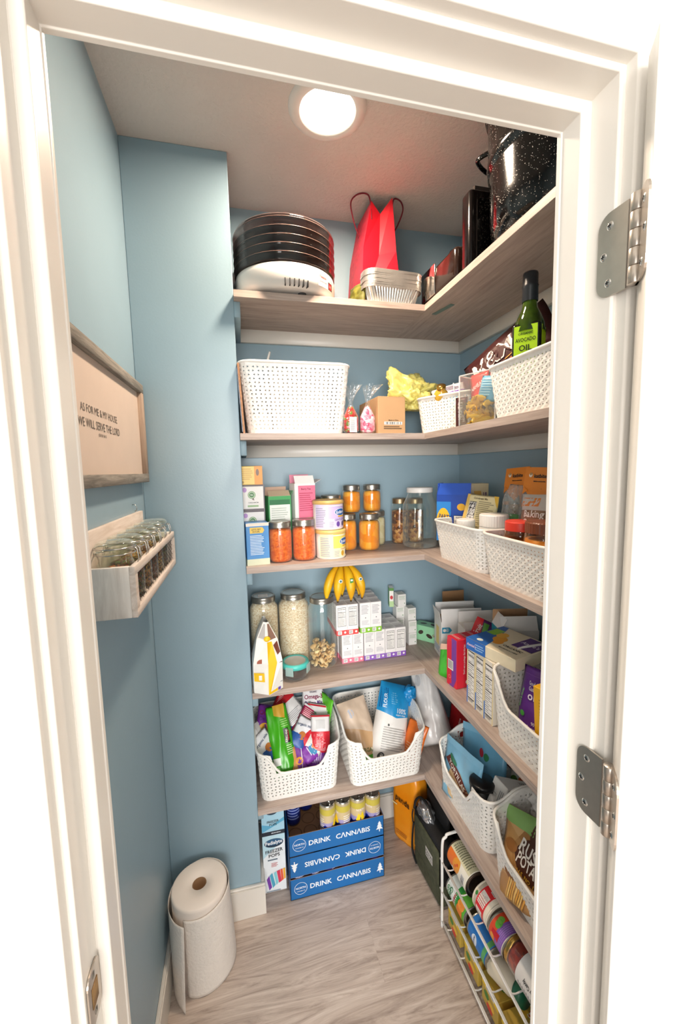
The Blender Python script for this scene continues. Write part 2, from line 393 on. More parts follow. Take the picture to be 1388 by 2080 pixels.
def pouch(name, label, cat, loc, rot, dims, base, art=(), group=None, seed=1, back=None, wr=0.004, low=0.45, taper=0.0, crimp=None, extra=None, parent=None, nu=16, nv=22, kind=None):
    W, H, T = dims; b = MB()
    F = Pillow(W, H, T, -1, seed, wr, low, taper); B = Pillow(W, H, T, 1, seed, wr, low, taper)
    b.grid(F, nu, nv, pr(base))
    vs = [B((i / nu) * W, (j / nv) * H) for j in range(nv + 1) for i in range(nu + 1)]
    fs = [(j * (nu + 1) + i, (j + 1) * (nu + 1) + i, (j + 1) * (nu + 1) + i + 1, j * (nu + 1) + i + 1) for j in range(nv) for i in range(nu)]
    b.add(vs, fs, pr(back or base), True)
    if crimp: b.art({'F': F}, [('d', 'F', 0, 0.955, 1, 1, crimp)])
    b.art({'F': F, 'B': B}, art)
    if extra: extra(b, F)
    if parent is not None: return b.build(name, parent=parent, loc=loc, rot=rot, merge=True)
    return b.build(name, loc=loc, rot=rot, label=label, cat=cat, group=group, kind=kind, merge=True)
def crumple(name, label, cat, loc, rot, size, mt, seed=1, amp=0.25, freq=2.5, sub=4, parent=None, flat_bottom=True, peak=None):
    bm = bmesh.new(); bmesh.ops.create_icosphere(bm, subdivisions=sub, radius=1)
    for v in bm.verts:
        p = v.co.copy(); n1 = noise.noise(p * freq + Vector((seed, 0, 0))); n2 = abs(noise.noise(p * freq * 2.3 + Vector((0, seed, 0))))
        k = 1 + amp * n1 - amp * 0.9 * n2
        q = p * k
        if peak:
            for dx, dy, dz, s_ in peak:
                dd = Vector((dx, dy, dz)).normalized().dot(p)
                if dd > 0.75: q += Vector((dx, dy, dz)).normalized() * s_ * ((dd - 0.75) / 0.25) ** 1.5
        q = Vector((q.x * size[0], q.y * size[1], q.z * size[2]))
        if flat_bottom and q.z < -size[2] * 0.85: q.z = -size[2] * 0.85
        v.co = q + Vector((0, 0, size[2] * 0.85 if flat_bottom else 0))
    bm.verts.index_update(); b = MB(); b.add([v.co for v in bm.verts], [tuple(v.index for v in f.verts) for f in bm.faces], mt, True); bm.free()
    if parent is not None: return b.build(name, parent=parent, loc=loc, rot=rot)
    return b.build(name, loc=loc, rot=rot, label=label, cat=cat)

# ================================================================== the setting
XL, XP, XR = -0.281, 0.004, 0.899       # left wall, pilaster side, right wall
YJ, YP, YB = 0.464, 1.306, 1.56         # back of door frame, pilaster face, back wall
YS, XS = 1.2696, 0.603                  # shelf fronts
Z1, Z2, Z3, Z4, Z5, TH, CE = 2.0502, 1.6409, 1.2300, 0.8191, 0.4112, 0.0200, 2.44
PAINT = mat('95AFBD', 0.36, var=0.015, scale=8, bump=0.05, bscale=160)
CEIL = mat('D6CBC3', 0.8, var=0.02, scale=10, bump=0.8, bscale=95)
TRIM = mat('E2DDD5', 0.32, var=0.01, scale=6)
HALLW = mat('ECECE9', 0.6, var=0.01, scale=6)
SHELF = wood('A08E84', 'BFAFA5', scale=5, stretch=(1.2, 14, 26), rough=0.5)
SHELFY = wood('A08E84', 'BFAFA5', scale=5, stretch=(14, 1.2, 26), rough=0.5)
NICKEL = mat('B9AFA4', 0.33, 0.95, var=0.04, scale=90)
STEEL = mat('C9C8C4', 0.22, 1.0, var=0.03, scale=90)
ZINC = mat('A8A49C', 0.32, 0.9, var=0.05, scale=80)
WIRE = mat('EDEDEB', 0.35)
BLACK = mat('161517', 0.45, var=0.1)

def floor_mat():
    m, nt, b = _new('floor'); L_ = nt.links.new
    tc = nt.nodes.new('ShaderNodeTexCoord'); mp = nt.nodes.new('ShaderNodeMapping'); L_(tc.outputs['Object'], mp.inputs[0])
    mp.inputs['Location'].default_value = (0.42, 0.075, 0)
    br = nt.nodes.new('ShaderNodeTexBrick'); L_(mp.outputs[0], br.inputs['Vector'])
    br.inputs['Scale'].default_value = 1; br.inputs['Brick Width'].default_value = 1.22; br.inputs['Row Height'].default_value = 0.18
    br.inputs['Mortar Size'].default_value = 0.0007; br.inputs['Color1'].default_value = (0.0, 0, 0, 1); br.inputs['Color2'].default_value = (1, 1, 1, 1)
    br.inputs['Mortar'].default_value = (0.35, 0.35, 0.35, 1); br.offset = 0.37
    g = nt.nodes.new('ShaderNodeMapping'); g.inputs['Scale'].default_value = (1.1, 10, 1); L_(tc.outputs['Object'], g.inputs[0])
    ad = nt.nodes.new('ShaderNodeVectorMath'); ad.operation = 'MULTIPLY_ADD'; ad.inputs[1].default_value = (7, 3, 0); L_(br.outputs['Color'], ad.inputs[0]); L_(g.outputs[0], ad.inputs[2])
    n = nt.nodes.new('ShaderNodeTexNoise'); n.inputs['Scale'].default_value = 2.6; n.inputs['Detail'].default_value = 9; n.inputs['Roughness'].default_value = 0.68; n.inputs['Distortion'].default_value = 2.6
    L_(ad.outputs[0], n.inputs['Vector'])
    r = nt.nodes.new('ShaderNodeValToRGB'); e = r.color_ramp.elements
    e[0].position = 0.30; e[0].color = hexc('94857B'); e[1].position = 0.68; e[1].color = hexc('D5C9BF'); x = e.new(0.5); x.color = hexc('BFB0A5')
    L_(n.outputs['Fac'], r.inputs[0])
    mx = nt.nodes.new('ShaderNodeMix'); mx.data_type = 'RGBA'; mx.blend_type = 'MULTIPLY'
    r2 = nt.nodes.new('ShaderNodeValToRGB'); r2.color_ramp.elements[0].color = (0.88, 0.86, 0.85, 1); r2.color_ramp.elements[1].color = (1, 1, 1, 1)
    L_(br.outputs['Color'], r2.inputs[0]); mx.inputs[0].default_value = 1; L_(r.outputs[0], mx.inputs[6]); L_(r2.outputs[0], mx.inputs[7])
    L_(mx.outputs[2], b.inputs['Base Color']); b.inputs['Roughness'].default_value = 0.42
    bp = nt.nodes.new('ShaderNodeBump'); bp.inputs['Strength'].default_value = 0.12; bp.inputs['Distance'].default_value = 0.003
    L_(n.outputs['Fac'], bp.inputs['Height']); L_(bp.outputs[0], b.inputs['Normal'])
    return m
b = MB(); b.box(-1.8, -4.4, -0.05, 1.8, YB + 0.05, 0, floor_mat()); struct('floor', b)
b = MB(); b.box(XL - 0.02, YJ, CE, XR + 0.02, YB + 0.05, CE + 0.05, CEIL); struct('ceiling', b)
b = MB(); b.box(XL - 0.06, YJ, 0, XL, YB + 0.05, CE, PAINT); struct('wall_left', b)
b = MB(); b.box(XL, YB, 0, XR + 0.06, YB + 0.06, CE, PAINT); struct('wall_back', b)
b = MB(); b.box(XR, YJ, 0, XR + 0.06, YB, CE, PAINT); struct('wall_right', b)
b = MB(); b.box(XL, YP, 0, XP, YB, CE, PAINT, r=0.002, seg=2, smooth=False); struct('wall_bump_out', b)
# the wall the door is in, with the pantry's own side painted blue
WF = 0.389                                              # hall face of the wall
JO = 0.014                                              # jamb face behind the stop
ox0, ox1, oz = -0.154, 0.396, 1.925                     # opening at the stops
b = MB()
for x0, x1, z0, z1 in ((-1.6, ox0 - JO - 0.006, 0, CE), (ox1 + JO + 0.006, 1.6, 0, CE), (ox0 - JO - 0.006, ox1 + JO + 0.006, oz + JO + 0.006, CE)):
    b.box(x0, WF, z0, x1, YJ - 0.012, z1, HALLW); b.box(max(x0, XL), YJ - 0.012, z0, min(x1, XR), YJ - 0.001, z1, PAINT)
struct('wall_front', b)
b = MB(); b.box(-1.8, -4.4, CE, 1.8, WF, CE + 0.05, HALLW); struct('hall_ceiling', b)

# door frame swept round three sides: left post, head, right post (profile = depth y, outward offset o)
def frame_run(prof, mt, name):
    b = MB()
    path = lambda o: [(ox0 - o, 0), (ox0 - o, oz + o), (ox1 + o, oz + o), (ox1 + o, 0)]
    n = len(prof); vs = []
    for y, o in prof:
        for x, z in path(o): vs.append((x, y, z))
    fs = []
    for i in range(n):
        j = (i + 1) % n
        for k in range(3): fs.append((i * 4 + k, i * 4 + k + 1, j * 4 + k + 1, j * 4 + k))
    b.add(vs, fs, mt)
    return b
jamb = [(YJ, 0.004), (YJ - 0.0015, 0.0), (YJ - 0.008, 0.0), (YJ - 0.009, 0.0012), (0.4275, 0.0012), (0.4255, 0.003), (0.4255, 0.0125), (0.4262, JO), (WF + 0.001, JO), (WF - 0.001, JO + 0.002), (WF - 0.001, 0.03), (YJ, 0.03)]
struct('trim_1', frame_run(jamb, TRIM, 'jamb'), bevel=0.0008)
cas = [(WF, 0.020), (0.375, 0.020), (0.3725, 0.0225), (0.3720, 0.030), (0.3735, 0.036), (0.3735, 0.050), (0.371, 0.060), (0.3705, 0.076), (0.374, 0.080), (WF, 0.080)]
struct('trim_2', frame_run(cas, TRIM, 'casing'), bevel=0.0008)

# cleats under the shelves and baseboards
CW = 0.045
k = 3
for z in (Z1, Z2, Z3, Z4, Z5):
    b = MB(); b.box(XP + 0.018, YB - 0.018, z - TH - CW, XR, YB, z - TH, TRIM, r=0.001, seg=1); struct('trim_%d' % k, b); k += 1
    b = MB(); b.box(XR - 0.018, YJ, z - TH - CW, XR, YB - 0.018, z - TH, TRIM, r=0.001, seg=1); struct('trim_%d' % k, b); k += 1
    b = MB(); b.box(XP, YP - 0.001, z - TH - CW, XP + 0.018, YB, z - TH, mat('93AEBC', 0.5, var=0.05, scale=40), r=0.001, seg=1); struct('trim_%d' % k, b); k += 1
def baseb(name, x0, y0, x1, y1):
    b = MB(); b.box(x0, y0, 0, x1, y1, 0.105, TRIM)
    cx = 0.003; b.box(x0 + (cx if x1 - x0 < 0.03 and x0 > 0.5 else 0), y0 + (cx if y1 - y0 < 0.03 else 0), 0.105, x1 - (cx if x1 - x0 < 0.03 and x0 < 0.5 else 0), y1, 0.112, TRIM, r=0.002)
    struct(name, b)
baseb('baseboard_left', XL, YJ, XL + 0.013, YP - 0.013)
baseb('baseboard_front', XL, YP - 0.013, XP + 0.013, YP)
baseb('baseboard_return', XP, YP, XP + 0.013, YB - 0.013)
baseb('baseboard_back', XP, YB - 0.013, XR, YB)
baseb('baseboard_right', XR - 0.013, YJ, XR, YB - 0.013)

# shelves: a back board and a side board at each of five heights
words = ['topmost', 'second', 'third', 'fourth', 'lowest']
for i, z in enumerate((Z1, Z2, Z3, Z4, Z5)):
    b = MB(); b.box(XP, YS, z - TH, XS, YB, z, SHELF)
    b.build('shelf_board', label='greige wood-grain back shelf board, %s level, running left from the corner' % words[i], cat='shelf', group='back shelf boards', bevel=0.0008)
    b = MB(); b.box(XS, YJ, z - TH, XR, YB, z, SHELFY)
    o = b.build('shelf_board', label='greige wood-grain right-hand shelf board, %s level, running towards the doorway' % words[i], cat='shelf', group='right-hand shelf boards', bevel=0.0008)
    if i == 0:
        b = MB(); b.M = Matrix.Translation((0.655, 1.245, z - TH - 0.0012)) @ rz_(R(-78))
        b.box(-0.045, -0.008, -0.001, 0.045, 0.008, 0.001, mat('7C8F84', 0.4, 0.4)); b.build('mending_plate', parent=o)

# door, standing open on the right, and its hinges
ang = R(143)
piv = (0.4145, 0.364)
door = emp('door_1', None, None, (piv[0], piv[1], 0), (0, 0, ang)); door['kind'] = 'structure'
b = MB(); b.box(-0.56, 0.0, 0.01, -0.0015, 0.035, oz + 0.006, TRIM, r=0.0012, seg=1)
b.build('door_slab', parent=door)
def hinge(z, lab):
    h = emp('door_hinge', lab, 'hinge', (piv[0], piv[1], z), 0, 'brushed nickel door hinges')
    def leaf(sgn):
        scr = []; b = MB(); H, W, rr = 0.089, 0.037, 0.016
        pts = [(0, -H / 2), (0, H / 2)]
        for k in range(7): a = PI / 2 - k * PI / 12; pts.append((W - rr + rr * math.cos(a), H / 2 - rr + rr * math.sin(a)))
        for k in range(7): a = -k * PI / 12; pts.append((W - rr + rr * math.cos(a), -H / 2 + rr + rr * math.sin(a)))
        b.prism(pts, 0, 0.0022, NICKEL)
        for y_, x_ in ((0.030, 0.022), (0.0, 0.029), (-0.030, 0.022)):
            b.M = Matrix.Translation((x_, y_, 0.0022)); q = MB(); q.M = b.M; q.lathe([(0.0001, 0.001), (0.003, 0.0009), (0.0042, 0.0002), (0.0044, 0)], STEEL, 14)
            q.box(-0.0022, -0.0005, 0.0009, 0.0022, 0.0005, 0.0014, BLACK); q.box(-0.0005, -0.0022, 0.0009, 0.0005, 0.0022, 0.0014, BLACK); b.M = None; scr.append(q)
        return b, scr
    # jamb leaf lies on the jamb face (normal -x), running back into the frame (+y)
    lf, scr = leaf(1); o = lf.build('jamb_leaf', parent=h); [q.build('screw', parent=o) for q in scr]; o.rotation_euler = Euler((0, 0, 0))
    o.matrix_local = Matrix(((0, 0, -1, -0.0045), (1, 0, 0, 0.006), (0, 1, 0, 0), (0, 0, 0, 1)))
    lf, scr = leaf(-1); o = lf.build('door_leaf', parent=h); [q.build('screw', parent=o) for q in scr]
    o.matrix_local = Matrix.Rotation(ang, 4, 'Z') @ Matrix(((0, 0, 1, -0.0012), (1, 0, 0, 0.002), (0, 1, 0, 0), (0, 0, 0, 1)))
    for j in range(5):
        b = MB(); z0 = -0.0445 + j * 0.0178
        b.lathe([(0.0001, z0), (0.0062, z0), (0.0066, z0 + 0.0006), (0.0066, z0 + 0.0168), (0.0062, z0 + 0.0174), (0.0001, z0 + 0.0174)], NICKEL, 20)
        b.build('knuckle', parent=h, loc=(-0.006, -0.004, 0))
hinge(1.757, 'brushed nickel butt hinge near the top of the door frame')
hinge(1.127, 'darker brushed nickel butt hinge lower down on the door frame')
# strike plate on the left jamb
h = emp('strike_plate', 'brushed metal latch strike plate on the left door jamb', 'strike plate', (ox0 - JO + 0.0005, 0.408, 1.010), (0, 0, 0))
b = MB(); zz = []
H_, W_, rr = 0.057, 0.030, 0.009
pts = []
for cx, cy, a0 in ((W_ / 2 - rr, H_ / 2 - rr, 0), (-W_ / 2 + rr, H_ / 2 - rr, 90), (-W_ / 2 + rr, -H_ / 2 + rr, 180), (W_ / 2 - rr, -H_ / 2 + rr, 270)):
    for k in range(6): a = R(a0 + k * 18); pts.append((cx + rr * math.cos(a), cy + rr * math.sin(a)))
b.prism(pts, 0, 0.0016, NICKEL)
o = b.build('plate', parent=h); MX = Matrix(((0, 0, 1, 0), (1, 0, 0, 0), (0, 1, 0, 0), (0, 0, 0, 1))); o.matrix_local = MX
b = MB(); b.box(-0.007, -0.011, 0.0017, 0.007, 0.011, 0.0022, mat('B08A55', 0.7, h2='5E4326')); o = b.build('latch_hole', parent=h); o.matrix_local = MX
for s_ in (-1, 1):
    b = MB(); b.lathe([(0.0001, 0.0008), (0.0032, 0.0004), (0.0036, 0)], ZINC, 14); o = b.build('screw', parent=h); o.matrix_local = MX @ Matrix.Translation((0, s_ * 0.020, 0.0017))

# recessed ceiling light
h = emp('ceiling_light', 'round recessed ceiling light glowing warm white', 'ceiling light', (0.258, 1.107, CE))
b = MB(); b.lathe([(0.070, -0.004), (0.073, -0.010), (0.088, -0.008), (0.099, -0.003), (0.100, 0)], mat('E6DED6', 0.45), 48); b.build('trim_ring', parent=h)
b = MB(); b.lathe([(0.0001, -0.0155), (0.03, -0.015), (0.055, -0.0125), (0.070, -0.005)], emis('FFF4E2', 6), 48); b.build('diffuser', parent=h)

# ------------------------------------------------------------------ left wall: sign and jar rack
WEATH = wood('6E6962', 'A39C92', scale=7, stretch=(14, 1, 14), rough=0.8, bump=0.3)
h = emp('framed_sign', 'weathered wood framed cream sign with scripture lettering on left wall', 'sign', (XL, 0, 0))
y0, y1, z0, z1, fw, dp = 0.735, 1.291, 1.503, 1.777, 0.024, 0.022
CREAM = mat('D3C1B3', 0.7, var=0.02, scale=15)
b = MB(); b.box(0.001, y0 + 0.01, z0 + 0.01, 0.010, y1 - 0.01, z1 - 0.01, CREAM)
S = Face((0.010, y0 + fw, z0 + fw), (0, 1, 0), (0, 0, 1), y1 - y0 - 2 * fw, z1 - z0 - 2 * fw)
tm = mat('6B635C', 0.8)
b.t(S, 'AS FOR ME & MY HOUSE', 0.352, 0.545, 0.0150, tm, 0, 0.223, bold=False)
b.t(S, 'WE WILL SERVE THE LORD', 0.350, 0.425, 0.0165, tm, 0, 0.252, bold=False)
b.t(S, 'JOSHUA 24:15', 0.352, 0.345, 0.0055, tm, 0, 0.05)
b.build('sign_panel', parent=h)
for nm, bx in (('top', (y0, z1 - fw, y1, z1)), ('bottom', (y0, z0, y1, z0 + fw)), ('near', (y0, z0 + fw, y0 + fw, z1 - fw)), ('far', (y1 - fw, z0 + fw, y1, z1 - fw))):
    b = MB(); b.box(0.001, bx[0], bx[1], dp, bx[2], bx[3], WEATH if nm != 'far' else wood('9A8575', 'B7A08C', scale=7, stretch=(14, 14, 1)), r=0.001, seg=1); b.build('frame_rail', parent=h)
b = MB(); b.tube([(XL, 1.172, 1.446), (XL + 0.006, 1.172, 1.446), (XL + 0.010, 1.172, 1.440), (XL + 0.010, 1.172, 1.432), (XL + 0.005, 1.172, 1.428)], 0.0012, STEEL, 6)
b.build('wall_hook', label='tiny clear wall hook on the blue left wall under the sign', cat='hook')

WW = wood('CDBEB2', 'E6DBD2', scale=6, stretch=(10, 1.2, 10), rough=0.75, bump=0.2)
WW2 = wood('D8D2CC', 'F0ECE7', scale=6, stretch=(10, 10, 1.5), rough=0.75, bump=0.25)
h = emp('wooden_jar_box', 'whitewashed wooden wall box with a wire mesh window, holding jars', 'wall shelf', (XL, 0, 0))
xf, yn, yf, zb, zt = 0.088, 0.788, 1.237, 1.266, 1.361
b = MB(); b.box(0, yn, zb, 0.010, yf, 1.424, WW, r=0.001, seg=1); b.build('back_panel', parent=h)
b = MB(); b.box(0.010, yn, zb, xf - 0.010, yn + 0.010, zt, WW2, r=0.001, seg=1); b.build('side_panel', parent=h)
b = MB(); b.box(0.010, yf - 0.010, zb, xf - 0.010, yf, zt, WW2, r=0.001, seg=1); b.build('side_panel', parent=h)
b = MB(); b.box(0.010, yn + 0.01, zb, xf - 0.010, yf - 0.01, zb + 0.008, WW, r=0.001, seg=1); b.build('bottom_panel', parent=h)
b = MB()
b.box(xf - 0.010, yn, zt - 0.016, xf, yf, zt, WW, r=0.0008, seg=1); b.box(xf - 0.010, yn, zb, xf, yf, zb + 0.016, WW, r=0.0008, seg=1)
b.box(xf - 0.010, yn, zb + 0.016, xf, yn + 0.018, zt - 0.016, WW); b.box(xf - 0.010, yf - 0.018, zb + 0.016, xf, yf, zt - 0.016, WW)
b.build('front_frame', parent=h)
b = MB(); wm = mat('4B4540', 0.5, 0.6); hy = 0.012
ny = int((yf - yn - 0.036) / hy)
for i in range(ny + 1):
    for j in range(5):
        cy = yn + 0.02 + i * hy; cz = zb + 0.022 + j * 0.0125 + (0.00625 if i % 2 else 0)
        if cz + 0.006 > zt - 0.012: continue
        b.tube([(xf - 0.006, cy - 0.003, cz), (xf - 0.005, cy + 0.003, cz)], 0.0006, wm, 4, caps=False)
        b.tube([(xf - 0.006, cy + 0.003, cz), (xf - 0.006, cy + 0.009, cz + 0.00625)], 0.0005, wm, 4, caps=False)
        b.tube([(xf - 0.006, cy + 0.003, cz), (xf - 0.006, cy + 0.009, cz - 0.00625)], 0.0005, wm, 4, caps=False)
b.build('wire_mesh', parent=h)
GLG = film('F6FAF4', 0.4, 0.03, 0.28)
SPICES = ['8A4B2E', '5D6B3A', 'B6763C', '7A3A2A', 'C7A35A', '6E5138']
def clip_jar(i, x, y, lab):
    h = emp('swing_top_jar', lab, 'jar', (x, y, zb + 0.0085), 0, 'swing-top jars in the wall box')
    b = MB(); b.lathe([(0.0001, 0), (0.026, 0), (0.030, 0.004), (0.030, 0.066), (0.026, 0.074), (0.026, 0.084), (0.030, 0.086)], GLG, 28); b.build('jar_glass', parent=h)
    b = MB(); b.lathe([(0.0001, 0.002), (0.0275, 0.003), (0.0275, 0.058), (0.015, 0.062), (0.0001, 0.060)], speck([SPICES[i % 6], '3F2C20', SPICES[(i + 2) % 6]], 350, rough=0.9), 20); b.build('spice', parent=h)
    b = MB(); b.lathe([(0.0305, 0.0885), (0.031, 0.094), (0.029, 0.099), (0.024, 0.101), (0.014, 0.098), (0.0001, 0.0975)], GLG, 28); b.build('glass_lid', parent=h)
    b = MB(); ring = [(0.0315 * math.cos(a), 0.0315 * math.sin(a), 0.083) for a in [2 * PI * q / 24 for q in range(24)]]
    b.tube(ring, 0.0011, STEEL, 6, closed=True)
    b.tube([(0.0325 * math.cos(a), 0.0325 * math.sin(a), 0.092) for a in [2 * PI * q / 24 for q in range(24)]], 0.0011, STEEL, 6, closed=True)
    for sy in (-0.008, 0.008):
        b.tube([(0.031, sy, 0.092), (0.037, sy, 0.088), (0.039, sy, 0.074), (0.034, sy, 0.062)], 0.0011, STEEL, 6)
    b.tube([(0.034, -0.008, 0.062), (0.036, 0, 0.058), (0.034, 0.008, 0.062)], 0.0011, STEEL, 6)
    b.tube([(-0.031, -0.006, 0.083), (-0.037, -0.006, 0.087), (-0.037, 0.006, 0.087), (-0.031, 0.006, 0.083)], 0.0011, STEEL, 6)
    b.build('wire_bail', parent=h); h.scale = (1.08, 1.08, 1.27)
pos = ['nearest the doorway', 'second from the doorway', 'third from the doorway', 'fourth from the doorway', 'fifth from the doorway', 'farthest from the doorway']
for i in range(6): clip_jar(i, XL + 0.045, 0.836 + i * 0.0702, 'clear swing-top glass spice jar in the wall box, ' + pos[i])

# ------------------------------------------------------------------ paper towel roll
h = emp('paper_towel_roll', 'white paper towel roll standing on the floor by the left wall', 'paper towels', (-0.180, 1.196, 0.0))
PT = mat('EDE6DE', 0.85, var=0.02, scale=40, bump=0.6, bscale=130)
PT2 = mat('EFE4DA', 0.85, var=0.015, scale=20)
b = MB(); b.lathe([(0.0205, 0.276), (0.0215, 0.280), (0.05, 0.2805), (0.076, 0.280), (0.0805, 0.277), (0.081, 0.27), (0.081, 0.002), (0.0205, 0.002)], PT2, 56); b.build('towel_roll', parent=h)
b = MB(); b.lathe([(0.0205, 0.001), (0.0205, 0.278), (0.0190, 0.278), (0.0190, 0.001)], mat('8A6A4C', 0.9), 32); b.build('cardboard_core', parent=h)
b = MB(); vs = []; na, nz_ = 56, 26
for j in range(nz_ + 1):
    f = j / nz_
    for i in range(na + 1):
        t = i / na; a = R(-478) + t * R(368)
        lean = 0.0
        r = 0.0835 + 0.007 * t + 0.0015 * math.sin(a * 3 + f * 4) * (1 - f)
        # the free end hangs out to the front-left
        rr_ = r + (0.012 * (1 - f) * math.sin(max(0, min(1, (t - 0.15) / 0.5)) * PI)) + 0.030 * max(0, (t - 0.80) / 0.2) ** 2 * (0.35 + 0.65 * (1 - f))
        zt_ = 0.262 + 0.012 * math.cos(a - 0.9)
        vs.append((rr_ * math.cos(a), rr_ * math.sin(a), 0.001 + (zt_) * f + 0.002 * noise.noise(Vector((a * 2, f * 3, 0)))))
fs = [(j * (na + 1) + i, j * (na + 1) + i + 1, (j + 1) * (na + 1) + i + 1, (j + 1) * (na + 1) + i) for j in range(nz_) for i in range(na)]
b.add(vs, fs, PT, True); b.build('loose_sheet', parent=h, solid=0.0008)

# ================================================================== white woven-look plastic baskets
PLAST = mat('F3F1EC', 0.38, var=0.01, scale=20)
def rrect(L, W, r, f):
    """point and outward normal at fraction f of the outline of a rounded rectangle, starting mid-left, running along the front"""
    segs = [('l', W / 2 - r), ('a', PI * r / 2), ('l', L - 2 * r), ('a', PI * r / 2), ('l', W - 2 * r), ('a', PI * r / 2), ('l', L - 2 * r), ('a', PI * r / 2), ('l', W / 2 - r)]
    P_ = sum(s_[1] for s_ in segs); d = (f % 1.0) * P_; x, y, h = -L / 2, 0.0, -PI / 2
    for k, ln in segs:
        q = min(d, ln)
        if k == 'l': x += math.cos(h) * q; y += math.sin(h) * q
        else:
            a = q / r; cx = x - math.sin(h) * r; cy = y + math.cos(h) * r
            x = cx + math.sin(h + a) * r; y = cy - math.cos(h + a) * r; h += a
        d -= ln
        if d <= 0: break
    return Vector((x, y, 0)), Vector((math.sin(h), -math.cos(h), 0))
def outline_fraction(L, W, r): return
def basket(name, label, loc, rot, Lb, Wb, flare, H, r=0.03, pitch=0.0125, dip=None, slot=None, group='white woven-look plastic baskets'):
    """dip(x, y, L, W) -> rim height factor; slot: list of (fraction, height factor) hand holes"""
    Lt, Wt = Lb + 2 * flare, Wb + 2 * flare
    Pm = 2 * (Lb + Wb) - 8 * r + 2 * PI * r
    nc = int(Pm / pitch) // 2 * 2; nr = int(H / (pitch * 0.88))
    def S(i, z):
        t = z / H
        a, na = rrect(Lb + 2 * flare * t, Wb + 2 * flare * t, r, i / nc)
        return a, na
    hr = []
    for i in range(nc + 1):
        p, n = S(i, H * 0.8); hr.append(dip(p.x, p.y, Lb + 2 * flare * 0.8, Wb + 2 * flare * 0.8) * H if dip else H)
    root = emp(name, label, 'basket', loc, rot, group)
    b = MB(); vs = {}; V = []; F = []
    def vid(i, j):
        i = i % nc
        if (i, j) not in vs:
            z = min(j * H / nr, hr[i]); p, n = S(i, z)
            off = 0.0007 if (i + j) % 2 else -0.0007
            if j in (0, nr) or z >= hr[i] - 1e-6: off = 0
            p = p + n * off; vs[(i, j)] = len(V); V.append((p.x, p.y, z))
        return vs[(i, j)]
    for i in range(nc):
        for j in range(nr):
            z0, z1 = j * H / nr, (j + 1) * H / nr
            ha, hb_ = hr[i], hr[(i + 1) % nc]
            if z0 >= max(ha, hb_) - 0.0005: continue
            if slot and any(abs((i + 0.5) / nc - f0) < hw and abs((z0 + z1) / 2 / H - hz) < hh for f0, hw, hz, hh in slot): continue
            A, B_, C_, D = vid(i, j), vid(i + 1, j), vid(i + 1, j + 1), vid(i, j + 1)
            solid = j < 1 or z1 > min(ha, hb_) - 0.007
            if solid: F.append((A, B_, C_, D)); continue
            zc = (z0 + z1) / 2; dz = (z1 - z0)
            s_ = 1 if (i + j // 1) % 2 == 0 else -1
            ids = []
            hw_ = 0.215
            for du, dv in ((0.5 - s_ * hw_, 0.5 - 0.26), (0.5 + s_ * hw_, 0.5), (0.5 - s_ * hw_, 0.5 + 0.26)):
                p0, n0 = S(i + du, z0 + dz * dv); ids.append(len(V)); V.append((p0.x, p0.y, z0 + dz * dv))
            p0, p1, p2 = ids
            if s_ == 1: F += [(A, B_, p1, p0), (B_, C_, p1), (C_, D, p2, p1), (D, A, p0, p2)]
            else: F += [(A, B_, p0), (B_, C_, p2, p0), (C_, D, p1, p2), (D, A, p1), (A, p0, p1)][0:4] + [(A, p0, p1)]
    if True:
        # left-pointing cells need their own fan so that no face overlaps
        F = [f for f in F if len(set(f)) == len(f)]
    b.add(V, F, PLAST, False)
    b.build('basket_wall', parent=root, solid=0.0018)
    b = MB(); ring = [tuple(S(i, 0)[0]) for i in range(nc)]
    b.add([(x, y, 0.003) for x, y, _ in ring] + [(x, y, 0.0002) for x, y, _ in ring], [tuple(range(nc)), tuple(range(2 * nc - 1, nc - 1, -1))] + [(i, nc + i, nc + (i + 1) % nc, (i + 1) % nc) for i in range(nc)], PLAST)
    b.build('basket_floor', parent=root)
    b = MB(); pts = []
    for i in range(nc):
        z = hr[i]; p, n = S(i, z); p = p + n * 0.0025; pts.append((p.x, p.y, z - 0.001))
    # smooth the rim line
    for _ in range(2):
        pts = [tuple((Vector(pts[i - 1]) + 2 * Vector(pts[i]) + Vector(pts[(i + 1) % nc])) / 4) for i in range(nc)]
    b.tube(pts, 0.0042, PLAST, 8, closed=True)
    b.build('rim', parent=root)
    if slot:
        for f0, hw, hz, hh in slot:
            b = MB(); q = []
            for k in range(28):
                a = 2 * PI * k / 28; ca, sa = math.cos(a), math.sin(a)
                fx = f0 + (hw + 0.002) * math.copysign(abs(ca) ** 0.5, ca); z = H * (hz + (hh + 0.02) * math.copysign(abs(sa) ** 0.6, sa))
                p, n = rrect(Lb + 2 * flare * z / H, Wb + 2 * flare * z / H, r, fx); q.append((p.x, p.y, z))
            b.tube(q, 0.0028, PLAST, 6, closed=True); b.build('hand_hole', parent=root)
    return root
def smooth(t): t = max(0, min(1, t)); return t * t * (3 - 2 * t)
def dipf(x, y, L, W, c=0.0, hw=0.300, tr=0.055):
    """open-front bin: high shoulders, front dipping to half height"""
    x = x - c
    if y < -W / 2 + 0.045:
        side = smooth((abs(x) - L * hw) / (L * tr))            # 0 in the dip, 1 at the shoulder
        front = 0.47 + (0.83 - 0.47) * side
        back = smooth((y - (-W / 2 + 0.022)) / 0.03)
        return front + (0.86 - front) * back
    return 0.86 + 0.14 * smooth((y + W / 2 - 0.045) / 0.05)
SLOT = [(0.5 + 0.0, 0.032, 0.80, 0.055)]
FH = -PI / 2
basket('storage_basket', 'large tall white woven-look plastic basket on second shelf, left end', (0.181, 1.402, Z2), 0, 0.300, 0.215, 0.021, 0.213)
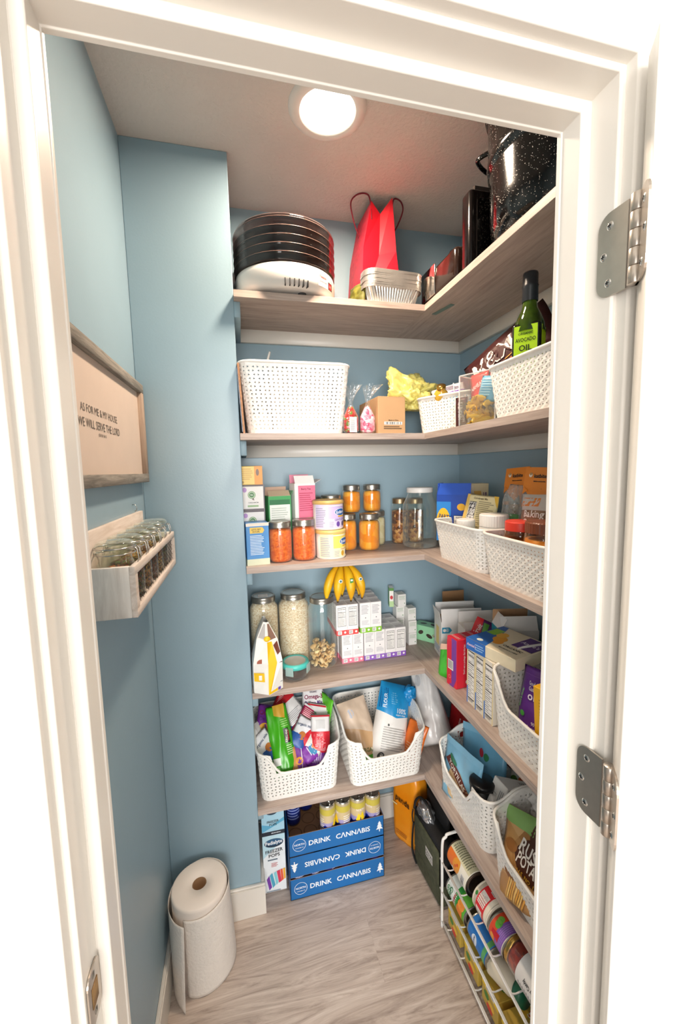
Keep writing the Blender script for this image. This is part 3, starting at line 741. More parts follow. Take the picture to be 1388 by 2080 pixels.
basket('storage_basket', 'small white woven-look basket in the corner of second shelf, turned at an angle', (0.722, 1.272, Z2), R(-60), 0.195, 0.155, 0.012, 0.118, pitch=0.0100)
basket('storage_basket', 'white woven-look basket on second shelf near the doorway, holding the oil bottle', (0.737, 0.805, Z2), FH, 0.235, 0.225, 0.014, 0.126, pitch=0.0100)
basket('storage_basket', 'white woven-look basket on third shelf, farther one near the corner', (0.745, 1.102, Z3), FH, 0.255, 0.222, 0.015, 0.124, pitch=0.0100)
basket('storage_basket', 'white woven-look basket on third shelf, nearer one at the doorway', (0.738, 0.822, Z3), FH, 0.235, 0.228, 0.013, 0.124, pitch=0.0100)
basket('storage_basket', 'white open-front bin on lowest shelf full of snack packets, left end', (0.152, 1.412, Z5), 0, 0.262, 0.225, 0.014, 0.212, dip=dipf)
basket('storage_basket', 'white open-front bin on lowest shelf holding flour bags, beside the corner', (0.464, 1.394, Z5), 0, 0.262, 0.225, 0.018, 0.212, dip=dipf)
basket('storage_basket', 'white open-front bin on lowest right shelf holding tortillas and a milk carton', (0.748, 1.072, Z5), FH, 0.272, 0.225, 0.014, 0.205, dip=lambda x, y, L, W: dipf(x, y, L, W, -0.020, 0.27, 0.035), slot=[(0.0, 0.034, 0.82, 0.05), (1.0, 0.034, 0.82, 0.05)])
basket('storage_basket', 'white open-front bin on lowest right shelf holding the potato bag', (0.748, 0.763, Z5), FH, 0.268, 0.225, 0.014, 0.205, dip=dipf)
basket('storage_basket', 'white open-front bin on fourth right shelf holding purple rice pouches', (0.742, 0.775, Z4), FH, 0.250, 0.225, 0.014, 0.215, dip=dipf)

# ================================================================== top shelf
# food dehydrator
h = emp('food_dehydrator', 'round food dehydrator with white base and smoky stacked trays', 'food dehydrator', (0.170, 1.393, Z1))
WB = mat('EFEBE6', 0.28, var=0.01)
b = MB(); prof = [(0.0001, 0.010), (0.135, 0.010), (0.150, 0.014), (0.158, 0.030), (0.160, 0.060), (0.157, 0.074), (0.150, 0.078), (0.0001, 0.078)]
b.lathe(prof, WB, 64)
Sd = Cyl(0.1602, 0.02, 0.065)
for a in (-0.5, 0, 0.5): pass
b.build('base', parent=h)
for a in (20, 110, 200, 290): b = MB(); b.M = Matrix.Translation((0.11 * math.cos(R(a)), 0.11 * math.sin(R(a)), 0)); b.lathe([(0.0001, 0), (0.012, 0), (0.013, 0.012)], mat('3A3A3C', 0.7), 12); b.build('foot', parent=h)
b = MB(); S = Cyl(0.1602, 0.018, 0.068)
b.d(S, 0.585, 0.15, 0.66, 0.95, mat('D9D2CB', 0.35)); b.t(S, 'Nesco', 0.607, 0.72, 0.008, pr('C22B33'), 0, 0.03); b.t(S, 'American Harvest', 0.607, 0.45, 0.0035, pr('5A4A6A'), 0, 0.032)
b.d(S, 0.632, 0.18, 0.656, 0.62, BLACK); b.d(S, 0.636, 0.24, 0.652, 0.56, pr('D1201F')); b.t(S, 'I O', 0.644, 0.4, 0.006, pr('F6C8C0'))
b.build('switch_panel', parent=h)
b = MB()
for q in range(6):
    a = R(-97 + q * 5); b.M = rz_(a); b.box(0.146, -0.0015, 0.012, 0.1585, 0.0015, 0.030, BLACK); b.M = None
b.build('vent_slots', parent=h)
SMOKE = film('A89490', 0.9, 0.08, 0.20)
for q in range(5):
    z = 0.079 + q * 0.0235; b = MB()
    b.lathe([(0.150, z), (0.1585, z + 0.0005), (0.1595, z + 0.004), (0.1600, z + 0.0205), (0.1610, z + 0.0215), (0.1600, z + 0.0235)], SMOKE, 72)
    b.tube([(0.1602 * math.cos(a), 0.1602 * math.sin(a), z + 0.0225) for a in [2 * PI * k / 64 for k in range(64)]], 0.0010, mat('6A5650', 0.2), 6, closed=True)
    b.lathe([(0.03, z + 0.004), (0.155, z + 0.004)], mat('7A645C', 0.35), 48); b.build('tray', parent=h)
b = MB(); z = 0.079 + 5 * 0.0235; b.lathe([(0.159, z), (0.1605, z + 0.004), (0.157, z + 0.009), (0.12, z + 0.012), (0.04, z + 0.013), (0.035, z + 0.018), (0.0001, z + 0.018)], SMOKE, 64); b.build('lid', parent=h)

# red gift bag, its narrow side towards the doorway
h = emp('gift_bag', 'bright red paper gift bag with cord handles on top shelf', 'gift bag', (0.494, 1.364, Z1), (0, 0, R(2)))
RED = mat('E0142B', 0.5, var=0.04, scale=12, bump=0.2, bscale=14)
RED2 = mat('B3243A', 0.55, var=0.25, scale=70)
wB, dB, hB = 0.152, 0.175, 0.380
b = MB()
# front gusset: bottom W, two peaks at the top with a folded valley
b.add([(-wB / 2, 0, 0), (wB / 2, 0, 0), (0.056, 0.012, 0.21), (-0.062, 0.012, 0.21), (0.0, 0.028, 0.20), (-0.030, 0.016, hB - 0.02), (0.044, 0.014, hB), (0.008, 0.035, hB - 0.045)],
      [(0, 1, 2, 4), (0, 4, 3), (3, 4, 7, 5), (4, 2, 6, 7)], RED)
b.add([(-wB / 2, dB, 0), (wB / 2, dB, 0), (0.056, dB - 0.012, 0.21), (-0.062, dB - 0.012, 0.21), (0.0, dB - 0.03, 0.20), (-0.030, dB - 0.016, hB - 0.02), (0.044, dB - 0.014, hB), (0.008, dB - 0.035, hB - 0.045)],
      [(4, 2, 1, 0), (3, 4, 0), (5, 7, 4, 3), (7, 6, 2, 4)], RED)
b.build('gusset', parent=h, solid=0.0006)
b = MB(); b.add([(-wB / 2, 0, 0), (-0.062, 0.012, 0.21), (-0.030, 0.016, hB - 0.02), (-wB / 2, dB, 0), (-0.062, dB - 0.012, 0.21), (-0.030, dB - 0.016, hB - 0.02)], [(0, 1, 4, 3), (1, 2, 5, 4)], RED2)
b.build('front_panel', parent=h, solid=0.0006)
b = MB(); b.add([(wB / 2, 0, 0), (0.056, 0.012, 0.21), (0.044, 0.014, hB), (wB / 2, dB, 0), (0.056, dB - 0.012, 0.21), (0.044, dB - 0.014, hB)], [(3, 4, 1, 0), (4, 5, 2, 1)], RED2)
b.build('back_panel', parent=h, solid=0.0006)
b = MB(); b.box(-wB / 2, 0, 0, wB / 2, dB, 0.001, RED); b.build('bag_base', parent=h)
def arc(pts, n=20):
    out = []; P4 = [Vector(p) for p in pts]; m_ = len(P4)
    for s_ in range(m_ - 1):
        p0 = P4[max(0, s_ - 1)]; p1 = P4[s_]; p2 = P4[s_ + 1]; p3 = P4[min(m_ - 1, s_ + 2)]
        for k in range(n):
            t = k / n; out.append(0.5 * ((2 * p1) + (-p0 + p2) * t + (2 * p0 - 5 * p1 + 4 * p2 - p3) * t * t + (-p0 + 3 * p1 - 3 * p2 + p3) * t ** 3))
    return out + [P4[-1]]
CORD = mat('7C1428', 0.7)
for a_, sg in ((-0.030, -1), (0.044, 1)):
    b = MB()
    b.tube(arc([(a_ - sg * 0.0015, 0.020, hB - 0.075), (a_ + sg * 0.004, 0.020, hB - 0.012), (a_ + sg * 0.018, 0.026, hB + 0.006), (a_ + sg * 0.045, 0.04, hB + 0.005), (a_ + sg * 0.058, 0.06, hB - 0.012), (a_ + sg * 0.040, 0.08, hB - 0.06), (a_ + sg * 0.012, 0.10, hB - 0.10)], 8), 0.0024, CORD, 8)
    b.build('handle', parent=h)

# foil pans
FOIL = mat('E6E2DC', 0.30, 0.85, var=0.05, scale=60, bump=0.15, bscale=220)
def foil(k):
    L_, W_, H_, r = 0.190, 0.070, 0.052, 0.030
    b = MB(); n = 96; base = []; top = []
    for i in range(n):
        p, nn = rrect(L_ - 0.03, W_ - 0.03, r * 0.8, i / n); q, mm = rrect(L_, W_, r, i / n)
        wv = 0.0016 if i % 2 else -0.0016
        base.append(tuple(p + nn * wv)); top.append(tuple(q + mm * wv * 0.6))
    lip = [tuple(rrect(L_ + 0.014, W_ + 0.014, r + 0.006, i / n)[0]) for i in range(n)]
    vs = [(x, y, 0) for x, y, _ in base] + [(x, y, H_) for x, y, _ in top] + [(x, y, H_ + 0.0005) for x, y, _ in lip] + [(x * 0.995, y * 0.995, H_ - 0.0062) for x, y, _ in lip]
    fs = [(i, (i + 1) % n, n + (i + 1) % n, n + i) for i in range(n)] + [(n + i, n + (i + 1) % n, 2 * n + (i + 1) % n, 2 * n + i) for i in range(n)] + [(2 * n + i, 2 * n + (i + 1) % n, 3 * n + (i + 1) % n, 3 * n + i) for i in range(n)] + [tuple(range(n - 1, -1, -1))]
    b.add(vs, fs, FOIL); return b
names = ['bottom', 'second', 'third', 'fourth', 'fifth', 'sixth', 'seventh', 'eighth', 'top']
fp = None
for k in range(9):
    lab = 'fluted foil baking pan, %s one of the nested stack on top shelf' % names[k]
    z = Z1 + 0.0005 + k * 0.0056 + (0.002 if k else 0)
    if fp is None: fp = foil(0).build('foil_pan', loc=(0.506, 1.318, z), rot=R(3), label=lab, cat='baking pan', group='nested foil pans'); fp.modifiers.new('solid', 'SOLIDIFY').thickness = 0.0004
    else: dup(fp, (0.506 + 0.001 * (k % 3), 1.318, z), R(3 + (k * 7 % 5) * 0.4), lab)
pouch('folded_bag', 'olive green folded bag tucked behind the foil pans', 'bag', (0.398, 1.350, Z1), (R(-4), 0, R(-75)), (0.10, 0.080, 0.020), mat('77752A', 0.5, h2='3E401C', scale=25), seed=3, wr=0.006)

# countertop grill: dark body, chrome end, glass lid with a black knob
h = emp('electric_grill', 'dark countertop cooker with shiny chrome end and glass lid', 'cooker', (0.735, 1.216, Z1))
DK = mat('2A1C17', 0.12, var=0.1)
b = MB(); b.box(-0.118, -0.115, 0.010, 0.118, 0.110, 0.100, DK, r=0.012, seg=3); b.build('cooker_body', parent=h)
b = MB(); b.box(-0.1215, 0.006, 0.016, -0.1175, 0.100, 0.106, mat('C9C2BC', 0.08, 1.0), r=0.0015); b.build('chrome_panel', parent=h)
b = MB(); b.M = Matrix.Translation((0, 0, 0.100)) ; b.lathe([(0.104, 0), (0.100, 0.010), (0.08, 0.026), (0.05, 0.036), (0.0001, 0.040)], film('C9C2BC', 0.9, 0.04, 0.25), 40); gl_ = b.build('glass_lid', parent=h)
b = MB(); b.M = Matrix.Translation((-0.03, 0.035, 0.132)); b.lathe([(0.008, 0), (0.009, 0.012), (0.022, 0.014), (0.026, 0.022), (0.022, 0.031), (0.0001, 0.034)], BLACK, 24); b.build('lid_knob', parent=gl_)
for x in (-0.1, 0.08): b = MB(); b.box(x, -0.09, 0, x + 0.02, 0.09, 0.012, BLACK); b.build('foot', parent=h)
# wooden-handled tool lying behind
b = MB(); b.M = Matrix.Translation((0.80, 1.345, Z1 + 0.205)); b.M = None
h = emp('rolling_pin', 'wooden rolling pin standing on end behind the cooker', 'rolling pin', (0.815, 1.385, Z1))
WO = wood('8A4A1E', 'B86A30', scale=8, stretch=(10, 10, 1)); b = MB()
b.lathe([(0.0001, 0), (0.012, 0), (0.014, 0.02), (0.010, 0.045), (0.025, 0.048), (0.025, 0.215), (0.010, 0.218)], WO, 20); b.build('roller', parent=h)
b = MB(); b.lathe([(0.010, 0.218), (0.015, 0.235), (0.013, 0.255), (0.0001, 0.262)], WO, 20); b.build('handle', parent=h)

# tall black slab appliance and the tray behind it
h = emp('coffee_maker', 'tall black coffee maker with rounded corners beside the stockpot', 'coffee maker', (0.742, 1.055, Z1))
b = MB(); b.box(-0.118, -0.016, 0.0, 0.118, 0.030, 0.212, mat('100C0C', 0.16, var=0.2), r=0.011, seg=4); b.build('housing', parent=h)
b = MB(); b.box(-0.098, -0.0185, 0.018, 0.100, -0.0155, 0.188, mat('060505', 0.08), r=0.001); b.box(-0.0985, -0.0195, 0.03, -0.0968, -0.0175, 0.18, mat('5A5452', 0.2, 0.9)); b.build('front_panel', parent=h)
carton('flat_box', 'dark grey flat box standing behind the coffee maker', 'box', (0.772, 1.0925, Z1), 0, (0.21, 0.010, 0.252), mat('3E3734', 0.5), [('d', 'F', 0.01, 0.01, 0.99, 0.99, '4A423F')])

# stockpot
EN = enamel()
h = emp('stockpot', 'huge black speckled enamel stockpot on top shelf by the doorway', 'pot', (0.763, 0.863, Z1))
b = MB(); b.lathe([(0.0001, 0.004), (0.10, 0.003), (0.130, 0.005), (0.150, 0.018), (0.1600, 0.045), (0.1625, 0.090), (0.1640, 0.165), (0.1655, 0.172), (0.1700, 0.178), (0.1715, 0.190), (0.1700, 0.202), (0.1690, 0.206), (0.1695, 0.300), (0.1760, 0.306), (0.176, 0.312), (0.168, 0.314)], EN, 80); b.build('pot_body', parent=h)
b = MB(); b.lathe([(0.177, 0.310), (0.178, 0.318), (0.165, 0.326), (0.12, 0.342), (0.05, 0.352), (0.0001, 0.354)], EN, 80); b.build('lid', parent=h)
for a in (118, 298):
    b = MB(); b.M = rz_(R(a)); b.tube(arc([(0.166, -0.045, 0.262), (0.196, -0.044, 0.262), (0.205, -0.02, 0.262), (0.205, 0.02, 0.262), (0.196, 0.044, 0.262), (0.166, 0.045, 0.262)], 6), 0.0055, EN, 10); b.build('handle', parent=h)

# ================================================================== second shelf
z = Z2
# framed board leaning against the side wall
h = emp('cutting_board', 'thin wooden board leaning beside the tall white basket', 'board', (0.017, 1.285, z), (0, R(-2.5), 0))
b = MB(); b.box(-0.003, 0, 0, 0.003, 0.22, 0.208, wood('9A6B4A', 'C39068', scale=8, stretch=(20, 1, 14))); b.build('board', parent=h)
b = MB(); b.box(-0.006, 0.006, 0.006, -0.003, 0.214, 0.2, mat('39485A', 0.4, h2='8FA0B5', scale=60)); b.build('backing', parent=h)
# things poking out of the tall basket
h = emp('spatula', 'white plastic spatula handle sticking up from the tall basket', 'spatula', (0.070, 1.40, z + 0.02), (R(-8), R(9), 0))
b = MB(); b.tube(arc([(0, 0, 0), (0.0, 0, 0.12), (-0.002, 0, 0.22), (0.003, 0, 0.272)], 6), 0.0045, PLAST, 10, flat=0.7); b.build('handle', parent=h)
b = MB(); b.box(-0.03, -0.0015, -0.004, 0.03, 0.0015, 0.05, PLAST, r=0.001); b.build('blade', parent=h)
pouch('white_bag', 'white crinkled bag showing over the back of the tall basket', 'bag', (0.215, 1.44, z + 0.004), (R(3), 0, 0), (0.21, 0.232, 0.05), mat('EDEAE4', 0.4, bump=0.3, bscale=20), seed=21, wr=0.010)
# two candy bags
CLEAR = film('FFFFFF', 0.9, 0.07, 0.35, bump=0.8, bscale=55)
def candy(x, y, cols, lab, tag_, s):
    h = emp('candy_bag', lab, 'candy bag', (x, y, z), 0, 'small clear candy bags')
    b = MB(); pr_ = []
    for k in range(11):
        t = k / 10; zz = 0.004 + 0.083 * t; r = 0.0245 * (min(1, t * 5 + 0.55)) * (1 - 0.65 * max(0, t - 0.6) / 0.4); pr_.append((r, zz))
    b.lathe([(0.0001, 0.002)] + pr_ + [(0.0001, 0.088)], speck(cols, 95, rough=0.25, bump=0.9, dist=0.01), 28, squash=0.62); b.build('candies', parent=h)
    b = MB(); pr_ = []
    for k in range(20):
        t = k / 19
        if t < 0.62: q = t / 0.62; r = 0.0262 * (min(1, q * 6 + 0.5)) * (1 - 0.80 * max(0, q - 0.55) / 0.45)
        else: q = (t - 0.62) / 0.38; r = 0.0055 + 0.022 * q ** 1.4
        pr_.append((r, 0.001 + 0.152 * t))
    n0 = len(b.v); b.lathe([(0.0001, 0.001)] + pr_, CLEAR, 36, squash=0.62)
    for i in range(len(b.v)):
        x_, y_, z_ = b.v[i]; a = math.atan2(y_, x_)
        if z_ > 0.085:
            f = (z_ - 0.085) / 0.068; q = 1 + 0.35 * f * math.sin(a * 7 + s); x_ += s * 0.012 * f * f; b.v[i] = (x_ * q, y_ * q, z_ + 0.008 * f * math.sin(a * 3 + s))
    b.build('clear_bag', parent=h)
    if tag_:
        b = MB(); b.box(-0.0100, -0.0198, 0.004, 0.0140, -0.0190, 0.052, WH); S = Face((-0.0100, -0.0199, 0.004), (1, 0, 0), (0, 0, 1), 0.024, 0.048); b.rows(S, 0.1, 0.1, 0.9, 0.9, 12, GREY); b.build('paper_label', parent=h)
candy(0.357, 1.300, ['A51D1A', 'C62A22', '6E7F2A', '7E1714', 'B03020'], 'clear bag of red and green gummy candies on second shelf', True, 0.4)
candy(0.413, 1.298, ['F08CA0', 'F9D9DE', 'E45A7C', 'F4B4C2'], 'clear bag of pink candies beside the gummy bag', False, 1.2)
b = MB(); b.M = Matrix.Translation((0.413, 1.298, z + 0.001)) ; b.M = None
# cardboard box
CB = mat('C29A70', 0.75, var=0.04, scale=14)
carton('cardboard_box', 'plain brown cardboard box with barcode on second shelf', 'box', (0.4880, 1.376, z), R(2), (0.096, 0.19, 0.119), CB,
       [('t', 'F', 'Made In China', 0.56, 0.36, 0.0042, '3A2A20'), ('b', 'F', 0.22, 0.24, 0.88, 0.32, ''), ('r', 'F', 0.2, 0.11, 0.9, 0.21, 2, '5A4636'), ('d', 'F', 0.0, 0.985, 1, 0.99, '8F6C49'), ('d', 'T', 0.0, 0.49, 1, 0.505, '8F6C49')])
# crumpled yellow bag
YB_ = mat('DDD36A', 0.35, h2='C9BE4A', scale=10)
_m, _nt, _b = _new('ybag'); _b.inputs['Base Color'].default_value = hexc('EEE588'); _b.inputs['Roughness'].default_value = 0.3; _b.inputs['Transmission Weight'].default_value = 0.0; _b.inputs['Subsurface Weight'].default_value = 0.3; _b.inputs['Subsurface Radius'].default_value = (0.02, 0.02, 0.01)
_tc = _nt.nodes.new('ShaderNodeTexCoord'); _n = _nt.nodes.new('ShaderNodeTexNoise'); _n.inputs['Scale'].default_value = 28; _nt.links.new(_tc.outputs['Object'], _n.inputs['Vector'])
_bp = _nt.nodes.new('ShaderNodeBump'); _bp.inputs['Strength'].default_value = 0.9; _bp.inputs['Distance'].default_value = 0.008; _nt.links.new(_n.outputs['Fac'], _bp.inputs['Height']); _nt.links.new(_bp.outputs[0], _b.inputs['Normal'])
crumple('yellow_bag', 'crumpled translucent yellow shopping bag spilling over the corner basket', 'bag', (0.612, 1.395, z + 0.092), (0, 0, R(20)), (0.090, 0.062, 0.062), _m, seed=5, amp=0.5, freq=2.2, sub=5, peak=[(-0.8, -0.2, 0.9, 0.75), (-1, -0.1, 0.1, 0.35), (0.4, 0.3, 0.8, 0.4), (0.9, 0, 0.35, 0.4)])
# packets in the corner basket
h = emp('gold_jar', 'small gold-capped bottle with oval dark label lying in the corner basket', 'bottle', (0.662, 1.268, z + 0.088), (R(28), R(-24), R(10)))
b = MB(); b.lathe([(0.0001, 0), (0.021, 0), (0.023, 0.004), (0.023, 0.046), (0.016, 0.056), (0.013, 0.062)], mat('D9A93A', 0.2, var=0.1), 28); S = Cyl(0.0233, 0, 0.05)
b.e(S, 0.52, 0.42, 0.019, 0.013, pr('1D2B2A'), rot=8); b.t(S, 'Cafe', 0.52, 0.42, 0.008, pr('E7D9A6'), 8); b.build('bottle', parent=h)
b = MB(); b.lathe([(0.0135, 0.060), (0.0145, 0.062), (0.0145, 0.074), (0.0001, 0.075)], mat('C39A4A', 0.25, 0.9), 24); b.build('cap', parent=h)
b = MB(); b.tube([(0, 0, 0), (0.006, -0.003, 0.055)], 0.0016, PLAST, 6); b.build('lollipop_stick', loc=(0.683, 1.215, z + 0.098), rot=(0, R(-14), 0), label='thin white stick poking out of the corner basket', cat='stick')
carton('chocolate_box', 'flat maroon chocolate box lying across the back of the corner basket', 'box', (0.735, 1.41, z + 0.140), (R(-4), R(2), R(-12)), (0.165, 0.07, 0.018), '4A1420', [('t', 'F', 'Dark Chocolate', 0.55, 0.5, 0.006, 'E6D5C4'), ('d', 'F', 0.30, 0.25, 0.34, 0.75, 'E6D5C4'), ('d', 'F', 0.8, 0.3, 0.95, 0.7, '6A2A34')])
pouch('snack_packet', 'white and purple fun-size candy packet in the corner basket', 'packet', (0.728, 1.300, z + 0.088), (R(-22), R(-14), R(-20)), (0.115, 0.090, 0.035), 'EDE9EC', [('d', 'F', 0, 0.28, 1, 0.62, '7A3FB0'), ('t', 'F', '12 FUN', 0.5, 0.44, 0.012, 'F3E9FA', 3), ('r', 'F', 0.1, 0.7, 0.9, 0.92, 5, '8A7A90')], seed=8)
pouch('snack_packet', 'shiny blue candy packet low in the corner basket', 'packet', (0.730, 1.255, z + 0.074), (R(-30), R(12), R(-30)), (0.10, 0.070, 0.03), mat('2AA6D8', 0.2, var=0.2), seed=9)
pouch('hershey_bar', 'narrow dark brown chocolate bar standing between basket and clear bin', 'chocolate bar', (0.640, 1.098, z), (0, R(-1), R(-52)), (0.036, 0.088, 0.008), '43191A', [('t', 'F', 'HERSHEY\'S', 0.45, 0.55, 0.013, 'E3D9D2', 90, 0.05), ('d', 'F', 0.62, 0.12, 0.85, 0.62, '5E2A2C'), ('t', 'F', 'NEW', 0.75, 0.3, 0.006, 'E3D9D2', 90)], seed=2, wr=0.001, nu=8, nv=10)
bpy.data.objects['hershey_bar'].name = 'chocolate_bar'
# clear acrylic bin of candy
h = emp('acrylic_bin', 'clear acrylic bin packed with gold and blue wrapped candy', 'bin', (0.661, 1.008, z), (0, 0, R(-68)))
AC = film('F4F6F4', 1.0, 0.03, 0.45); w_, d_, h_, t_ = 0.112, 0.085, 0.134, 0.002
b = MB()
for q in ((-w_ / 2, -d_ / 2, 0, w_ / 2, -d_ / 2 + t_, h_), (-w_ / 2, d_ / 2 - t_, 0, w_ / 2, d_ / 2, h_), (-w_ / 2, -d_ / 2, 0, -w_ / 2 + t_, d_ / 2, h_), (w_ / 2 - t_, -d_ / 2, 0, w_ / 2, d_ / 2, h_), (-w_ / 2, -d_ / 2, 0, w_ / 2, d_ / 2, t_)): b.box(*q, AC)
b.build('bin_walls', parent=h)
b = MB(); ed = film('FFFFFF', 1.5, 0.05, 0.6, haze=0.35)
for sx in (-1, 1):
    for sy in (-1, 1): b.tube([(sx * w_ / 2, sy * d_ / 2, 0), (sx * w_ / 2, sy * d_ / 2, h_)], 0.0018, ed, 6)
b.tube([(-w_ / 2, -d_ / 2, h_), (w_ / 2, -d_ / 2, h_), (w_ / 2, d_ / 2, h_), (-w_ / 2, d_ / 2, h_)], 0.0018, ed, 6, closed=True); b.build('bin_edges', parent=h)
GOLD = mat('FFC42E', 0.25, 0.0, var=0.1, scale=90, bump=0.4, bscale=60)
def candy_piece(cols, k):
    b = MB(); tw = 0.018
    vs = []; n = 10
    prof = [(-0.026, 0.008), (-0.017, 0.003), (-0.013, 0.008), (-0.006, 0.0105), (0.006, 0.0105), (0.013, 0.008), (0.017, 0.003), (0.026, 0.008)]
    for x, r in prof:
        for i in range(n):
            a = 2 * PI * i / n; q = 1 + (0.35 * math.sin(a * 4 + k) if abs(x) > 0.02 else 0.08 * math.sin(a * 3 + k)); vs.append((x, r * q * math.cos(a), r * q * 0.75 * math.sin(a)))
    fs = [(j * n + i, j * n + (i + 1) % n, (j + 1) * n + (i + 1) % n, (j + 1) * n + i) for j in range(len(prof) - 1) for i in range(n)]
    b.add(vs, fs, cols, True); return b
rw = random.Random(11); proto = None
Mb = h.matrix_basis.copy()
for k in range(34):
    x, y, zz = rw.uniform(-0.030, 0.030), rw.uniform(-0.022, 0.022), 0.012 + (k // 5) * 0.0115
    p = Matrix.Translation((0.661, 1.008, z)) @ rz_(R(-68)) @ Vector((x, y, zz)); ro = (rw.uniform(0, 3), rw.uniform(-0.5, 0.5), rw.uniform(0, 3))
    if proto is None: proto = candy_piece(GOLD, 1).build('wrapped_candy', loc=p, rot=ro, label='gold-wrapped candy in the clear acrylic bin', cat='candy', group='gold-wrapped candies in the bin')
    else: dup(proto, p, ro)
A_ = Matrix.Translation((0.661, 1.008, z)) @ rz_(R(-68))
pouch('candy_wrapper', 'light blue folded candy wrapper standing in the acrylic bin', 'wrapper', A_ @ Vector((0.014, -0.020, 0.058)), (R(-6), R(10), R(-68)), (0.058, 0.068, 0.014), mat('7CC4EC', 0.3, var=0.1), [('r', 'F', 0.1, 0.2, 0.9, 0.9, 7, 'B9E2F6')], seed=4, wr=0.002, nu=10, nv=10)
pouch('candy_wrapper', 'red candy packet standing in the acrylic bin behind the blue', 'wrapper', A_ @ Vector((-0.020, 0.004, 0.050)), (R(-4), R(-6), R(-68)), (0.062, 0.095, 0.016), mat('E2463A', 0.3, var=0.1), [('t', 'F', 'AIRHEADS', 0.5, 0.62, 0.011, 'F7E6E2', 20, 0.055)], seed=6, wr=0.002, nu=10, nv=10)
pouch('candy_wrapper', 'orange-red packet corner at the rim of the acrylic bin', 'wrapper', A_ @ Vector((0.022, 0.012, 0.070)), (R(4), R(8), R(-68)), (0.052, 0.080, 0.012), mat('EE5A48', 0.3, var=0.1), seed=16, wr=0.002, nu=10, nv=10)
# chocolate candy bag lying against the wall in the near basket
pouch('chocolate_candy_bag', 'large brown bag of chocolate candies leaning in the near basket', 'bag', (0, 0, 0), (0, 0, 0), (0.275, 0.140, 0.045), mat('40191A', 0.3, var=0.1),
      [('t', 'F', "M&M'S", 0.46, 0.60, 0.050, 'EDE6DF', 0, 0.235), ('t', 'F', "M&M'S", 0.46, 0.60, 0.042, '4A2420', 0, 0.222), ('e', 'F', 0.74, 0.24, 0.013, 0.012, '2C86C6'), ('e', 'F', 0.83, 0.34, 0.013, 0.012, '5FA84A'), ('e', 'F', 0.56, 0.20, 0.013, 0.012, 'E8792A'),
       ('e', 'F', 0.90, 0.52, 0.014, 0.013, 'C92C2A'), ('t', 'F', 'peanut', 0.70, 0.08, 0.010, 'EDE6DF'), ('d', 'F', 0.50, 0.34, 0.82, 0.36, 'E0A040')], seed=12, wr=0.003).matrix_world = Matrix.Translation((0.735, 1.020, z + 0.190)) @ rz_(R(-70)) @ Matrix.Rotation(R(-10), 4, 'X') @ Matrix.Rotation(R(-30), 4, 'Y') @ Matrix.Translation((0, 0, -0.070))
# oil bottle
OILG = mat('1E2A0C', 0.05, var=0.2, coat=1.0)
h = emp('oil_bottle', 'dark green square oil bottle with black cap and lime label', 'bottle', (0.689, 0.877, z + 0.004), (0, 0, R(-52)))
b = MB(); q = 0.032
b.box(-q, -q, 0, q, q, 0.215, mat('14170C', 0.06, var=0.2), r=0.007, seg=3)
b.build('bottle_body', parent=h)
b = MB(); b.lathe([(0.036, 0.196), (0.033, 0.217), (0.026, 0.236), (0.018, 0.252), (0.0155, 0.268), (0.0155, 0.275)], mat('3F5A14', 0.05, h2='22340C', scale=25), 32); b.build('bottle_neck', parent=h)
b = MB(); S = Face((-0.026, -q - 0.0002, 0.092), (1, 0, 0), (0, 0, 1), 0.052, 0.116)
b.grid(S, 1, 1, pr('B8E61C')); tk = '28330F'
b.t(S, 'ORGANIC', 0.5, 0.84, 0.0050, pr(tk), 0, 0.034); b.t(S, 'AVOCADO', 0.5, 0.72, 0.0085, pr(tk), 0, 0.045); b.t(S, 'OIL', 0.5, 0.56, 0.0130, pr(tk)); b.rows(S, 0.2, 0.25, 0.8, 0.40, 2, pr(tk)); b.build('front_label', parent=h)
b = MB(); S2 = Face((q + 0.0002, -0.020, 0.092), (0, 1, 0), (0, 0, 1), 0.040, 0.116); b.grid(S2, 1, 1, pr('B8E61C')); b.build('side_label', parent=h)
b = MB(); b.lathe([(0.0172, 0.268), (0.0180, 0.270), (0.0176, 0.300), (0.0190, 0.303), (0.0172, 0.306), (0.0172, 0.330), (0.016, 0.334), (0.0001, 0.335)], mat('23262B', 0.35), 32)
b.build('screw_cap', parent=h)
h = emp('vinegar_bottle', 'dark brown square bottle behind the lime-labelled oil bottle', 'bottle', (0.796, 0.850, z + 0.004), (0, 0, R(-30)))
b = MB(); b.box(-0.038, -0.038, 0, 0.038, 0.038, 0.215, mat('1A120E', 0.06, var=0.2), r=0.012, seg=4); b.build('bottle_body', parent=h)
b = MB(); b.lathe([(0.034, 0.205), (0.020, 0.232), (0.014, 0.245), (0.014, 0.262), (0.0001, 0.263)], mat('2A1710', 0.08), 28); b.build('bottle_neck', parent=h)
h = emp('glass_canister', 'clear glass jar of snacks leaning at the edge of the near basket', 'jar', (0.708, 0.752, z + 0.006), (R(-3), R(17), 0))
b = MB(); b.lathe([(0.0001, 0), (0.040, 0), (0.044, 0.006), (0.044, 0.170), (0.034, 0.200), (0.034, 0.22)], film('E9ECEA', 0.7, 0.03, 0.4), 36); b.build('jar_glass', parent=h)
b = MB(); b.lathe([(0.0001, 0.002), (0.041, 0.004), (0.041, 0.14), (0.0001, 0.142)], speck(['B98A52', 'D9B98A', '8A5A30', 'E7D6B4'], 90), 24); b.build('snacks', parent=h)
b = MB(); b.lathe([(0.036, 0.212), (0.038, 0.214), (0.038, 0.238), (0.0001, 0.24)], mat('2A2420', 0.3), 32); b.build('jar_lid', parent=h)

